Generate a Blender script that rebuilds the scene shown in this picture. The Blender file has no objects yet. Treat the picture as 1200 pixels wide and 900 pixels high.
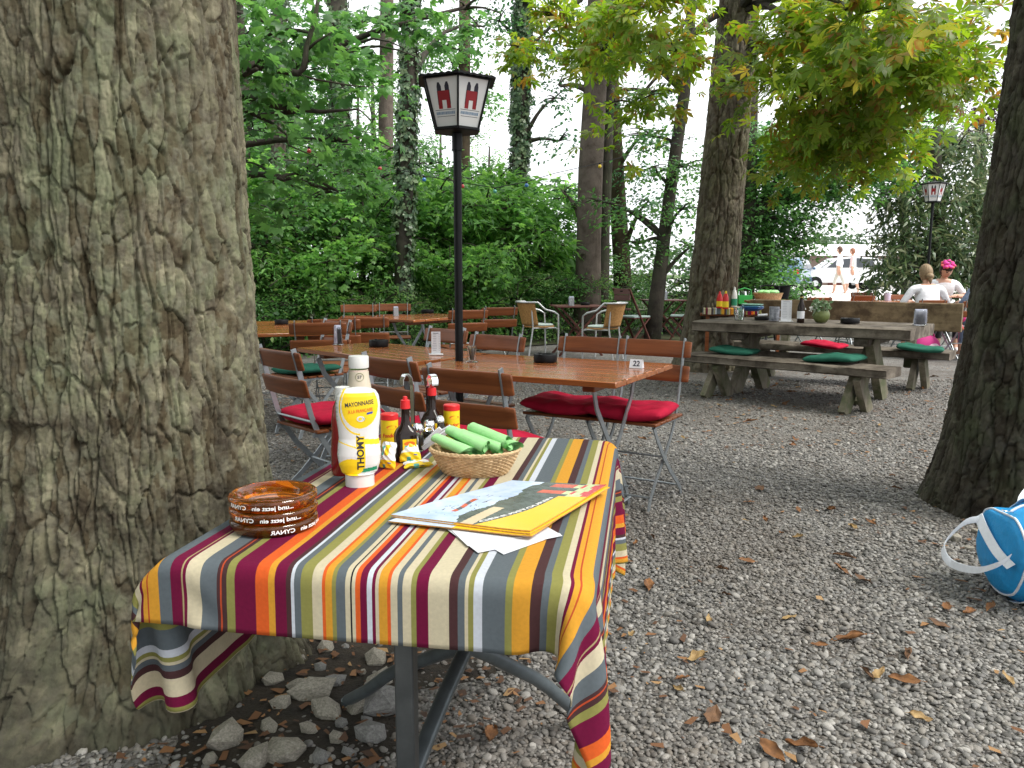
import bpy, bmesh, math, random
import numpy as np
from mathutils import Vector, Matrix, Euler
random.seed(7); rng = np.random.default_rng(7)
R = math.radians; S = bpy.context.scene; COL = S.collection
V = Vector
# ------------------------------------------------------------------ camera
F = 930.0; PITCH = math.atan(129/930); CH = 1.2
cam = bpy.data.cameras.new('camera'); camo = bpy.data.objects.new('camera', cam); COL.objects.link(camo)
cam.sensor_width = 36; cam.lens = 36*F/1200; cam.clip_start = .05; cam.clip_end = 3000
camo.location = (0, 0, CH); camo.rotation_euler = (R(90)-PITCH, 0, 0); S.camera = camo
def ray(px, py):
    u = (px-600)/F; v = (450-py)/F
    return V((u, math.cos(PITCH)+v*math.sin(PITCH), -math.sin(PITCH)+v*math.cos(PITCH)))
def P(px, py, z=0.):            # where a sight line meets the level z
    r = ray(px, py); t = (z-CH)/r.z; return V((r.x*t, r.y*t, z))
def Q(px, py, Y):               # where a sight line meets the distance Y
    r = ray(px, py); t = Y/r.y; return V((r.x*t, Y, CH+r.z*t))
def sstep(a, b, x):
    t = np.clip((np.asarray(x, float)-a)/(b-a), 0, 1); return t*t*(3-2*t)
def gh(x, y):                   # terrain height
    return .42*sstep(15, 29, y)
# ------------------------------------------------------------------ mesh helpers
class MB:
    def __init__(s): s.v = []; s.f = []; s.m = []
    def add(s, v, f, mat=0, M=None):
        n = len(s.v)
        if M is not None: v = [M @ V(p) for p in v]
        s.v.extend([tuple(p) for p in v]); s.f.extend([tuple(i+n for i in q) for q in f])
        s.m.extend(mat if isinstance(mat, list) else [mat]*len(f)); return s
    def box(s, c, d, M=None, ch=.002, mat=0):
        X, Y, Z = d[0]/2, d[1]/2, d[2]/2; ch = min(ch, .45*min(X, Y, Z)*2*.5)
        v = []
        for a in (-1, 1):
            for b in (-1, 1):
                for e in (-1, 1):
                    v += [(c[0]+a*X, c[1]+b*(Y-ch), c[2]+e*(Z-ch)), (c[0]+a*(X-ch), c[1]+b*Y, c[2]+e*(Z-ch)), (c[0]+a*(X-ch), c[1]+b*(Y-ch), c[2]+e*Z)]
        i = lambda a, b, e, k: (a*4+b*2+e)*3+k
        f = []
        for a in (0, 1):
            f.append((i(a,0,0,0), i(a,1,0,0), i(a,1,1,0), i(a,0,1,0)))
            f.append((i(0,a,0,1), i(1,a,0,1), i(1,a,1,1), i(0,a,1,1)))
            f.append((i(0,0,a,2), i(1,0,a,2), i(1,1,a,2), i(0,1,a,2)))
            for b in (0, 1):
                f.append((i(0,a,b,1), i(1,a,b,1), i(1,a,b,2), i(0,a,b,2)))
                f.append((i(a,0,b,0), i(a,1,b,0), i(a,1,b,2), i(a,0,b,2)))
                f.append((i(a,b,0,0), i(a,b,1,0), i(a,b,1,1), i(a,b,0,1)))
                for e in (0, 1): f.append((i(a,b,e,0), i(a,b,e,1), i(a,b,e,2)))
        return s.add(v, f, mat, M)
    def bar(s, a, b, w, t, up=(0,0,1), ch=.002, mat=0):      # a box from a to b: w across, t along up
        a, b = V(a), V(b); x = (b-a).normalized(); y = V(up).cross(x).normalized(); z = x.cross(y)
        M = Matrix((x, y, z)).transposed().to_4x4(); M.translation = (a+b)/2
        return s.box((0,0,0), ((b-a).length, w, t), M, ch, mat)
    def tube(s, pts, r, n=10, mat=0, M=None, caps=True, closed=False):
        pts = [V(p) for p in pts]; k = len(pts); rr = r if hasattr(r, '__len__') else [r]*k
        tan = [(pts[(i+1) % k]-pts[i-1]) if closed else (pts[min(i+1, k-1)]-pts[max(i-1, 0)]) for i in range(k)]
        tan = [t.normalized() if t.length > 1e-9 else V((0,0,1)) for t in tan]
        nn = tan[0].orthogonal().normalized(); v = []; f = []
        for i in range(k):
            nn = (nn - tan[i]*nn.dot(tan[i])); nn = nn.normalized() if nn.length > 1e-6 else tan[i].orthogonal().normalized()
            bb = tan[i].cross(nn)
            for j in range(n):
                a = 2*math.pi*j/n; v.append(pts[i]+(nn*math.cos(a)+bb*math.sin(a))*rr[i])
        for i in range(k if closed else k-1):
            for j in range(n):
                i2 = (i+1) % k; f.append((i*n+j, i*n+(j+1) % n, i2*n+(j+1) % n, i2*n+j))
        if caps and not closed: f += [tuple(range(n-1, -1, -1)), tuple((k-1)*n+j for j in range(n))]
        return s.add(v, f, mat, M)
    def sweep(s, pts, w, t, side=(1,0,0), mat=0, M=None):     # flat bar: thickness t along side, width w in the plane
        pts = [V(p) for p in pts]; side = V(side); k = len(pts); v = []; f = []
        for i in range(k):
            tg = (pts[min(i+1, k-1)]-pts[max(i-1, 0)]).normalized(); n = tg.cross(side).normalized()
            for a, b in ((-1,-1), (1,-1), (1,1), (-1,1)): v.append(pts[i]+side*(a*t/2)+n*(b*w/2))
        for i in range(k-1):
            for j in range(4): f.append((i*4+j, i*4+(j+1) % 4, i*4+4+(j+1) % 4, i*4+4+j))
        f += [(0,1,2,3), tuple((k-1)*4+j for j in (3,2,1,0))]
        return s.add(v, f, mat, M)
    def lathe(s, prof, n=24, mat=0, M=None, sx=1., sy=1.):
        v = []; f = []; k = len(prof)
        for r, z in prof:
            for j in range(n):
                a = 2*math.pi*j/n; v.append((r*math.cos(a)*sx, r*math.sin(a)*sy, z))
        for i in range(k-1):
            for j in range(n): f.append((i*n+j, i*n+(j+1) % n, (i+1)*n+(j+1) % n, (i+1)*n+j))
        if prof[0][0] > 1e-6: f.append(tuple(range(n-1, -1, -1)))
        if prof[-1][0] > 1e-6: f.append(tuple((k-1)*n+j for j in range(n)))
        return s.add(v, f, mat, M)
    def prism(s, poly, h, M=None, mat=0):
        n = len(poly); v = [(p[0], p[1], 0) for p in poly]+[(p[0], p[1], h) for p in poly]
        f = [tuple(range(n-1, -1, -1)), tuple(range(n, 2*n))]+[(i, (i+1) % n, n+(i+1) % n, n+i) for i in range(n)]
        return s.add(v, f, mat, M)
    def grid(s, fn, nu, nv, closeu=False, mat=0, M=None):
        v = [fn(i/(nu if closeu else nu-1), j/(nv-1)) for j in range(nv) for i in range(nu)]; f = []
        for j in range(nv-1):
            for i in range(nu if closeu else nu-1): f.append((j*nu+i, j*nu+(i+1) % nu, (j+1)*nu+(i+1) % nu, (j+1)*nu+i))
        return s.add(v, f, mat, M)
    def mesh(s, name, mats, smooth=True, ang=38, weld=False):
        me = bpy.data.meshes.new(name); me.from_pydata(s.v, [], s.f)
        me.polygons.foreach_set('material_index', s.m)
        bm = bmesh.new(); bm.from_mesh(me)
        if weld: bmesh.ops.remove_doubles(bm, verts=bm.verts, dist=1e-5)
        bmesh.ops.recalc_face_normals(bm, faces=bm.faces); bm.to_mesh(me); bm.free()
        if smooth:
            me.polygons.foreach_set('use_smooth', [True]*len(me.polygons)); me.set_sharp_from_angle(angle=R(ang))
        for m in (mats if isinstance(mats, (list, tuple)) else [mats]): me.materials.append(m)
        return me
    def build(s, name, mats, parent=None, smooth=True, ang=38, weld=False):
        return link(name, s.mesh(name, mats, smooth, ang, weld), parent)
def link(name, me, parent=None):
    o = bpy.data.objects.new(name, me); COL.objects.link(o)
    if parent is not None: o.parent = parent
    return o
def tag(o, label=None, cat=None, group=None, kind=None):
    if label: o['label'] = label
    if cat: o['category'] = cat
    if group: o['group'] = group
    if kind: o['kind'] = kind
    return o
def thing(name, label, cat, loc=(0,0,0), rz=0., group=None):
    o = bpy.data.objects.new(name, None); COL.objects.link(o); o.empty_display_size = .1
    o.location = loc; o.rotation_euler = (0, 0, rz); return tag(o, label, cat, group)
def kids(o): return [c for c in COL.objects if c.parent is o]
KIDS = {}
def copy_tree(o, label=None, loc=None, rz=None, group=None, scale=None, depth=0, parent=None):
    c = o.copy(); COL.objects.link(c)
    if parent is not None: c.parent = parent
    if label: c['label'] = label
    if group: c['group'] = group
    if loc is not None: c.location = loc
    if rz is not None: c.rotation_euler = (0, 0, rz)
    if scale is not None: c.scale = (scale,)*3 if not hasattr(scale, '__len__') else scale
    for ch in list(o.children): copy_tree(ch, parent=c)
    return c
def raw_mesh(name, verts, faces, mats, smooth=False, mi=None):  # numpy arrays: faces (n, k)
    me = bpy.data.meshes.new(name); nv = len(verts); nf, k = faces.shape
    me.vertices.add(nv); me.vertices.foreach_set('co', np.ascontiguousarray(verts, np.float32).ravel())
    me.loops.add(nf*k); me.loops.foreach_set('vertex_index', np.ascontiguousarray(faces, np.int32).ravel())
    me.polygons.add(nf); me.polygons.foreach_set('loop_start', np.arange(0, nf*k, k, dtype=np.int32))
    if smooth: me.polygons.foreach_set('use_smooth', np.ones(nf, bool))
    if mi is not None: me.polygons.foreach_set('material_index', np.asarray(mi, np.int32))
    me.update(calc_edges=True)
    for m in (mats if isinstance(mats, (list, tuple)) else [mats]): me.materials.append(m)
    return me
def text2d(body, size, bold=0., res=3, shear=0., space=1.):
    cu = bpy.data.curves.new('lettering', 'FONT'); cu.body = body; cu.size = size; cu.align_x = 'CENTER'; cu.align_y = 'CENTER'
    cu.offset = bold; cu.resolution_u = res; cu.shear = shear; cu.space_character = space
    o = bpy.data.objects.new('lettering', cu); me = bpy.data.meshes.new_from_object(o)
    v = [tuple(p.co[:2]) for p in me.vertices]; f = [tuple(q.vertices) for q in me.polygons]
    bpy.data.objects.remove(o); bpy.data.curves.remove(cu); bpy.data.meshes.remove(me)
    return v, f
# numpy noise
_T = np.random.default_rng(3).random((256, 256))
def vnoise(x, y, seed=0):
    x = np.asarray(x)+seed*17.3; y = np.asarray(y)+seed*9.1
    xi = np.floor(x).astype(int); yi = np.floor(y).astype(int); u = x-xi; v = y-yi
    u = u*u*(3-2*u); v = v*v*(3-2*v); a, b, c, d = xi & 255, (xi+1) & 255, yi & 255, (yi+1) & 255
    return (_T[a, c]*(1-u)+_T[b, c]*u)*(1-v)+(_T[a, d]*(1-u)+_T[b, d]*u)*v
def fbm(x, y, o=4, seed=0):
    s = 0; a = .5
    for i in range(o): s = s+a*vnoise(np.asarray(x)*2**i, np.asarray(y)*2**i, seed+i); a *= .5
    return s
_TX = np.random.default_rng(5).random((256, 256)); _TY = np.random.default_rng(6).random((256, 256))
def worley(x, y, seed=0):
    x = x+seed*31.7; y = y+seed*13.9; xi = np.floor(x).astype(int); yi = np.floor(y).astype(int)
    f1 = np.full(x.shape, 9.); f2 = np.full(x.shape, 9.); idv = np.zeros(x.shape); vx = np.zeros(x.shape); vy = np.zeros(x.shape)
    for dx in (-1, 0, 1):
        for dy in (-1, 0, 1):
            a, b = (xi+dx) & 255, (yi+dy) & 255
            d = np.hypot(xi+dx+_TX[a, b]-x, yi+dy+_TY[a, b]-y)
            nw = d < f1; f2 = np.where(nw, f1, np.minimum(f2, d)); idv = np.where(nw, _T[a, b], idv); vx = np.where(nw, x-xi-dx-_TX[a, b], vx); vy = np.where(nw, y-yi-dy-_TY[a, b], vy); f1 = np.where(nw, d, f1)
    return f1, f2, idv, vx, vy
# ------------------------------------------------------------------ materials
def nmat(name):
    m = bpy.data.materials.new(name); m.use_nodes = True; nt = m.node_tree; nt.nodes.clear()
    out = nt.nodes.new('ShaderNodeOutputMaterial'); return m, nt, out
def N(nt, t, **k):
    n = nt.nodes.new('ShaderNode'+t)
    for a, b in k.items():
        if a in n.inputs.keys(): n.inputs[a].default_value = b
        else: setattr(n, a, b)
    return n
def ramp(nt, stops, interp='LINEAR'):
    n = nt.nodes.new('ShaderNodeValToRGB'); cr = n.color_ramp; cr.interpolation = interp
    while len(cr.elements) < len(stops): cr.elements.new(1)
    for e, (p, c) in zip(cr.elements, stops): e.position = p; e.color = (*c[:3], 1)
    return n
def sc(c, k): return tuple(min(1, x*k) for x in c)
def mat(name, c, rough=.5, metal=0., var=.12, vs=9., bump=0., bs=80., c2=None, stretch=(1,1,1), trans=0., coat=0., spec=.5, sheen=0., ior=1.45, dist=.002, alpha=1.):
    m, nt, out = nmat(name); L = nt.links.new
    b = N(nt, 'BsdfPrincipled', Roughness=rough, Metallic=metal); L(b.outputs[0], out.inputs[0])
    b.inputs['Specular IOR Level'].default_value = spec; b.inputs['IOR'].default_value = ior
    b.inputs['Transmission Weight'].default_value = trans; b.inputs['Coat Weight'].default_value = coat; b.inputs['Sheen Weight'].default_value = sheen
    tc = N(nt, 'TexCoord'); mp = N(nt, 'Mapping', Scale=stretch); oi = N(nt, 'ObjectInfo')
    ad = N(nt, 'VectorMath', operation='ADD'); ms = N(nt, 'VectorMath', operation='SCALE'); L(oi.outputs['Random'], ms.inputs[0]); ms.inputs['Scale'].default_value = 31.
    L(tc.outputs['Object'], mp.inputs[0]); L(mp.outputs[0], ad.inputs[0]); L(ms.outputs[0], ad.inputs[1])
    nz = N(nt, 'TexNoise', Scale=vs, Detail=6., Roughness=.6); L(ad.outputs[0], nz.inputs['Vector'])
    cr = ramp(nt, [(.3, sc(c, 1-var)), (.7, c2 if c2 else sc(c, 1+var))]); L(nz.outputs[0], cr.inputs[0]); L(cr.outputs[0], b.inputs['Base Color'])
    if bump:
        n2 = N(nt, 'TexNoise', Scale=bs, Detail=5., Roughness=.65); L(ad.outputs[0], n2.inputs['Vector'])
        bp = N(nt, 'Bump', Strength=bump, Distance=dist); L(n2.outputs[0], bp.inputs['Height']); L(bp.outputs[0], b.inputs['Normal'])
    if rough > .15 and metal == 0:
        mr = N(nt, 'MapRange'); mr.inputs['To Min'].default_value = rough*.8; mr.inputs['To Max'].default_value = min(1, rough*1.2); L(nz.outputs[0], mr.inputs[0]); L(mr.outputs[0], b.inputs['Roughness'])
    return m
def wood(name, c1, c2, rough, axis=0, coat=0., sc_=1., bump=.25, grime=None):
    m, nt, out = nmat(name); L = nt.links.new
    b = N(nt, 'BsdfPrincipled', Roughness=rough); b.inputs['Specular IOR Level'].default_value = .28; b.inputs['Coat Weight'].default_value = coat; b.inputs['Coat Roughness'].default_value = .10; L(b.outputs[0], out.inputs[0])
    tc = N(nt, 'TexCoord'); s = [26*sc_]*3; s[axis] = 1.6*sc_; mp = N(nt, 'Mapping', Scale=s); oi = N(nt, 'ObjectInfo')
    gi = N(nt, 'NewGeometry'); r2 = N(nt, 'Math', operation='ADD'); L(oi.outputs['Random'], r2.inputs[0]); L(gi.outputs['Random Per Island'], r2.inputs[1])
    ms = N(nt, 'VectorMath', operation='SCALE', Scale=40.); L(r2.outputs[0], ms.inputs[0]); ad = N(nt, 'VectorMath', operation='ADD')
    L(tc.outputs['Object'], mp.inputs[0]); L(mp.outputs[0], ad.inputs[0]); L(ms.outputs[0], ad.inputs[1])
    nz = N(nt, 'TexNoise', Scale=1., Detail=7., Roughness=.62, Distortion=.6); L(ad.outputs[0], nz.inputs['Vector'])
    cr = ramp(nt, [(.28, c1), (.72, c2)]); L(nz.outputs[0], cr.inputs[0])
    hv = N(nt, 'HueSaturation'); L(cr.outputs[0], hv.inputs['Color']); mr = N(nt, 'MapRange'); mr.inputs['To Min'].default_value = .78; mr.inputs['To Max'].default_value = 1.2
    L(gi.outputs['Random Per Island'], mr.inputs[0]); L(mr.outputs[0], hv.inputs['Value']); col = hv.outputs[0]
    if grime:
        g = N(nt, 'TexNoise', Scale=5., Detail=6., Roughness=.7); L(tc.outputs['Object'], g.inputs['Vector']); gr = ramp(nt, [(.42, (0,0,0)), (.62, (1,1,1))]); L(g.outputs[0], gr.inputs[0])
        mx = N(nt, 'MixRGB', Color2=(*grime, 1)); L(gr.outputs[0], mx.inputs[0]); L(col, mx.inputs[1]); col = mx.outputs[0]
    L(col, b.inputs['Base Color'])
    bp = N(nt, 'Bump', Strength=bump, Distance=.002); L(nz.outputs[0], bp.inputs['Height']); L(bp.outputs[0], b.inputs['Normal'])
    return m
def leafmat(name, stops, tr=.45, gloss=.35, spots=None):
    m, nt, out = nmat(name); L = nt.links.new
    gi = N(nt, 'NewGeometry'); cr = ramp(nt, stops); L(gi.outputs['Random Per Island'], cr.inputs[0]); col = cr.outputs[0]
    tc = N(nt, 'TexCoord'); nz = N(nt, 'TexNoise', Scale=.9, Detail=3.); L(tc.outputs['Object'], nz.inputs['Vector'])
    hs = N(nt, 'HueSaturation'); mr = N(nt, 'MapRange'); mr.inputs['From Min'].default_value = .3; mr.inputs['From Max'].default_value = .7; mr.inputs['To Min'].default_value = .65; mr.inputs['To Max'].default_value = 1.3
    L(nz.outputs[0], mr.inputs[0]); L(mr.outputs[0], hs.inputs['Value']); L(col, hs.inputs['Color']); col = hs.outputs[0]
    if spots:
        n2 = N(nt, 'TexNoise', Scale=spots[1], Detail=4.); L(tc.outputs['Object'], n2.inputs['Vector']); r2 = ramp(nt, [(.56, (0,0,0)), (.66, (1,1,1))]); L(n2.outputs[0], r2.inputs[0])
        mx = N(nt, 'MixRGB', Color2=(*spots[0], 1)); L(r2.outputs[0], mx.inputs[0]); L(col, mx.inputs[1]); col = mx.outputs[0]
    d = N(nt, 'BsdfPrincipled', Roughness=gloss); L(col, d.inputs['Base Color']); d.inputs['Specular IOR Level'].default_value = .35
    t = N(nt, 'BsdfTranslucent'); h2 = N(nt, 'HueSaturation', Saturation=1.15, Value=1.5, Hue=.485); L(col, h2.inputs['Color']); L(h2.outputs[0], t.inputs[0])
    mx2 = N(nt, 'MixShader', Fac=tr); L(d.outputs[0], mx2.inputs[1]); L(t.outputs[0], mx2.inputs[2]); L(mx2.outputs[0], out.inputs[0])
    return m
def barkmat(name, ca, cb, moss=None, s=1., bump=.6, foot_shade=False, plates=False):
    m, nt, out = nmat(name); L = nt.links.new
    b = N(nt, 'BsdfPrincipled', Roughness=.88); b.inputs['Specular IOR Level'].default_value = .25; L(b.outputs[0], out.inputs[0])
    tc = N(nt, 'TexCoord'); n1 = N(nt, 'TexNoise', Scale=7*s, Detail=9., Roughness=.68); L(tc.outputs['Object'], n1.inputs['Vector'])
    cr = ramp(nt, [(.34, ca), (.52, sc(cb, .8)), (.68, cb)]); L(n1.outputs[0], cr.inputs[0]); col = cr.outputs[0]
    mp = N(nt, 'Mapping', Scale=(9*s, 9*s, 1.6*s)); L(tc.outputs['Object'], mp.inputs[0]); n3 = N(nt, 'TexNoise', Scale=3., Detail=7., Roughness=.7, Distortion=.5); L(mp.outputs[0], n3.inputs['Vector'])
    if moss:
        n2 = N(nt, 'TexNoise', Scale=2.6*s, Detail=7., Roughness=.65); L(tc.outputs['Object'], n2.inputs['Vector']); r2 = ramp(nt, [(.47, (0,0,0)), (.62, (1,1,1))]); L(n2.outputs[0], r2.inputs[0])
        mx = N(nt, 'MixRGB', Color2=(*moss, 1)); mu = N(nt, 'Math', operation='MULTIPLY'); mu.inputs[1].default_value = .6; L(r2.outputs[0], mu.inputs[0]); L(mu.outputs[0], mx.inputs[0]); L(col, mx.inputs[1]); col = mx.outputs[0]
    if plates:                                                # each bark scale has its own tone
        pa = N(nt, 'Attribute'); pa.attribute_name = 'plate'; pr = ramp(nt, [(.0, (.50,.42,.34)), (.22, (.80,.74,.66)), (.5, (1,1,1)), (.8, (1.15,1.18,1.05)), (1, (1.5,1.5,1.42))]); L(pa.outputs['Fac'], pr.inputs[0])
        for e_, c_ in zip(pr.color_ramp.elements, ((.50,.42,.34), (.80,.74,.66), (1,1,1), (1.15,1.18,1.05), (1.5,1.5,1.42))): e_.color = (*c_, 1)
        pm = N(nt, 'MixRGB', Fac=1., blend_type='MULTIPLY'); L(col, pm.inputs[1]); L(pr.outputs[0], pm.inputs[2]); col = pm.outputs[0]
    if foot_shade:                                                   # shade at the trunk foot painted into the bark colour, ragged upper edge
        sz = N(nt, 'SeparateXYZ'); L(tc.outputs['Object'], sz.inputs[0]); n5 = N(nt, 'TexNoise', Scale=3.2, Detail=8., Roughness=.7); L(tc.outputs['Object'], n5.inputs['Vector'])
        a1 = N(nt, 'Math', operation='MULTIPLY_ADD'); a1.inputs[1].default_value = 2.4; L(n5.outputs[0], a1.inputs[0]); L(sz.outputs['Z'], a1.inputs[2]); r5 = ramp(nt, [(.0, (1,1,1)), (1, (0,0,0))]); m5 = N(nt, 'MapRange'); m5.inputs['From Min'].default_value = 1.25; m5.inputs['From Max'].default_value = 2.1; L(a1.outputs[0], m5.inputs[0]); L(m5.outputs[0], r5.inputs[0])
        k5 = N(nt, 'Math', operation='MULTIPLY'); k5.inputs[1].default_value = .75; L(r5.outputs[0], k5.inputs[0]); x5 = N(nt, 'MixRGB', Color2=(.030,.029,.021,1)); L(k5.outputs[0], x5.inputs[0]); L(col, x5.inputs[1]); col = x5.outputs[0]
    L(col, b.inputs['Base Color'])
    bp = N(nt, 'Bump', Strength=bump, Distance=.012/s); L(n3.outputs[0], bp.inputs['Height'])
    n4 = N(nt, 'TexNoise', Scale=70*s, Detail=5., Roughness=.7); L(tc.outputs['Object'], n4.inputs['Vector']); b2 = N(nt, 'Bump', Strength=.5, Distance=.004); L(n4.outputs[0], b2.inputs['Height']); L(bp.outputs[0], b2.inputs['Normal'])
    L(b2.outputs[0], b.inputs['Normal']); return m
SLAT = wood('varnished_slat', (.125,.036,.012), (.27,.085,.028), .42, 0, coat=.12)
TOPW = wood('varnished_tabletop', (.235,.070,.020), (.39,.132,.038), .26, 0, coat=.6, bump=.12)
STEEL = mat('galvanised_steel', (.33,.36,.38), .42, .75, .14, 30, .1, 200)
DKSTEEL = mat('grey_painted_steel', (.10,.12,.13), .35, .3, .2, 25, .08, 150)
BLACK = mat('black_plastic', (.008,.008,.009), .45, var=.2, spec=.22)
BLKMET = mat('black_lacquered_metal', (.007,.008,.009), .45, .0, .25, 20, .15, 60, spec=.25)
CHROME = mat('chrome', (.75,.76,.78), .13, 1., .05)
WHITE = mat('white_plastic', (.68,.68,.66), .32, var=.03)
PAPER = mat('white_paper', (.66,.67,.71), .6, var=.03)
REDC = mat('red_cushion_cotton', (.42,.013,.042), .85, var=.16, vs=14, bump=.4, bs=90, spec=.12)
GRNC = mat('green_cushion_cotton', (.022,.105,.072), .85, var=.18, vs=14, bump=.4, bs=90, spec=.12)
GLASS = mat('clear_glass', (.95,.96,.97), .04, var=.0, trans=1., ior=1.45)
GREYWOOD = wood('weathered_hewn_wood', (.075,.062,.048), (.215,.185,.148), .8, 0, sc_=.55, bump=.9, grime=(.055,.043,.032))
GREYWOODZ = wood('weathered_hewn_leg', (.12,.10,.076), (.26,.23,.175), .8, 2, sc_=.55, bump=.7, grime=(.09,.10,.05))
BACKWOOD = wood('brown_weathered_plank', (.12,.085,.048), (.26,.19,.11), .8, 0, sc_=.55, bump=.6, grime=(.09,.06,.035))
DKWOOD = wood('dark_oiled_wood', (.055,.020,.016), (.12,.045,.035), .5, 0)
RED = mat('red_plastic', (.62,.018,.022), .35, var=.05)
YELLOW = mat('yellow_label', (.86,.60,.015), .4, var=.04)
# ------------------------------------------------------------------ light
SUN_AZ, SUN_EL = R(112), R(52)          # from the right, a little behind the camera (clockwise from +Y)
w = bpy.data.worlds.new('World'); S.world = w; w.use_nodes = True; nt = w.node_tree; nt.nodes.clear(); L = nt.links.new
wo = N(nt, 'OutputWorld'); bg = N(nt, 'Background', Strength=.09); L(bg.outputs[0], wo.inputs[0])
sky = N(nt, 'TexSky'); sky.sky_type = 'NISHITA'; sky.sun_disc = False; sky.sun_elevation = SUN_EL; sky.sun_rotation = SUN_AZ; sky.dust_density = 4; sky.air_density = 1.2
tc = N(nt, 'TexCoord'); mp = N(nt, 'Mapping', Scale=(1, 1, 2.5)); nz = N(nt, 'TexNoise', Scale=2.2, Detail=5.); L(tc.outputs['Generated'], mp.inputs[0]); L(mp.outputs[0], nz.inputs['Vector'])
cl = ramp(nt, [(.3, (11.0, 11.4, 12.)), (.7, (14.5, 14.6, 14.8))]); L(nz.outputs[0], cl.inputs[0])
mx = N(nt, 'MixRGB', Fac=.85); L(sky.outputs[0], mx.inputs[1]); L(cl.outputs[0], mx.inputs[2]); L(mx.outputs[0], bg.inputs[0])
for e, c in zip(cl.color_ramp.elements, ((11.0, 11.4, 12.), (14.5, 14.6, 14.8))): e.color = (*c, 1)
sl = bpy.data.lights.new('sun', 'SUN'); so = bpy.data.objects.new('sun', sl); COL.objects.link(so)
sl.energy = 2.9; sl.angle = R(26); sl.color = (1, .965, .90)
sd = V((math.sin(SUN_AZ)*math.cos(SUN_EL), math.cos(SUN_AZ)*math.cos(SUN_EL), math.sin(SUN_EL))); so.rotation_euler = sd.to_track_quat('Z', 'Y').to_euler()
S.view_settings.view_transform = 'Standard'; S.view_settings.look = 'None'; S.view_settings.gamma = 1; S.view_settings.exposure = .76
S.render.engine = 'CYCLES'; S.cycles.use_denoising = True; S.cycles.max_bounces = 9; S.cycles.diffuse_bounces = 5; S.cycles.transmission_bounces = 9; S.cycles.transparent_max_bounces = 6; S.cycles.caustics_reflective = False; S.cycles.caustics_refractive = False
# ------------------------------------------------------------------ ground
def gravelmat():
    m, nt, out = nmat('river_gravel'); L = nt.links.new
    b = N(nt, 'BsdfPrincipled', Roughness=.75); L(b.outputs[0], out.inputs[0]); tc = N(nt, 'TexCoord'); b.inputs['Specular IOR Level'].default_value = .3
    n0 = N(nt, 'TexNoise', Scale=14., Detail=3.); L(tc.outputs['Object'], n0.inputs['Vector']); ad = N(nt, 'MixRGB', Fac=.02, blend_type='ADD'); L(tc.outputs['Object'], ad.inputs[1]); L(n0.outputs['Color'], ad.inputs[2])
    v = N(nt, 'TexVoronoi', Scale=78.); L(ad.outputs[0], v.inputs['Vector']); sx = N(nt, 'SeparateColor'); L(v.outputs['Color'], sx.inputs[0])
    cr = ramp(nt, [(0, (.08,.075,.068)), (.25, (.125,.119,.11)), (.5, (.165,.158,.148)), (.75, (.205,.193,.175)), (.93, (.25,.24,.225)), (1, (.33,.32,.305))]); L(sx.outputs[0], cr.inputs[0])
    g = N(nt, 'TexNoise', Scale=1.3, Detail=8., Roughness=.7); L(tc.outputs['Object'], g.inputs['Vector']); gr = ramp(nt, [(.46, (0,0,0)), (.66, (1,1,1))]); L(g.outputs[0], gr.inputs[0])
    mu = N(nt, 'Math', operation='MULTIPLY'); mu.inputs[1].default_value = .55; L(gr.outputs[0], mu.inputs[0])
    mx = N(nt, 'MixRGB', Color2=(.062,.042,.027,1)); L(mu.outputs[0], mx.inputs[0]); L(cr.outputs[0], mx.inputs[1]); L(mx.outputs[0], b.inputs['Base Color'])
    iv = N(nt, 'Math', operation='SUBTRACT'); iv.inputs[0].default_value = 1; L(v.outputs['Distance'], iv.inputs[1])
    bp = N(nt, 'Bump', Strength=1., Distance=.011); L(iv.outputs[0], bp.inputs['Height']); L(bp.outputs[0], b.inputs['Normal']); return m
def sheet(name, xs, ys, dz, m):
    X, Y = np.meshgrid(xs, ys); Z = gh(X, Y)+dz; nx, ny = len(xs), len(ys)
    if name == 'gravel_ground': Z = Z+(.012*(fbm(X*1.3+40, Y*1.3, 3)-.45))*sstep(30, 12, Y)
    i = np.arange((nx-1)*(ny-1)); a = i//(nx-1)*nx+i % (nx-1)
    return tag(link(name, raw_mesh(name, np.stack([X, Y, Z], -1).reshape(-1, 3), np.stack([a, a+1, a+nx+1, a+nx], -1), m, True)), kind='structure')
def gz(x, y): return float(.012*(fbm(np.array([x*1.3+40]), np.array([y*1.3]), 3)[0]-.45)+gh(x, y))
sheet('gravel_ground', np.concatenate([np.linspace(-900, -20, 12), np.arange(-19, 19.1, .25), np.linspace(20, 900, 12)]), np.concatenate([[-400, -60, -20], np.arange(-6, 30, .25), [32, 40, 60, 100, 200, 500, 1500]]), 0, gravelmat())
soil = mat('leaf_mould_soil', (.045,.032,.018), .95, vs=3, var=.4, c2=(.06,.075,.025), bump=.6, bs=25, dist=.03)
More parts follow.
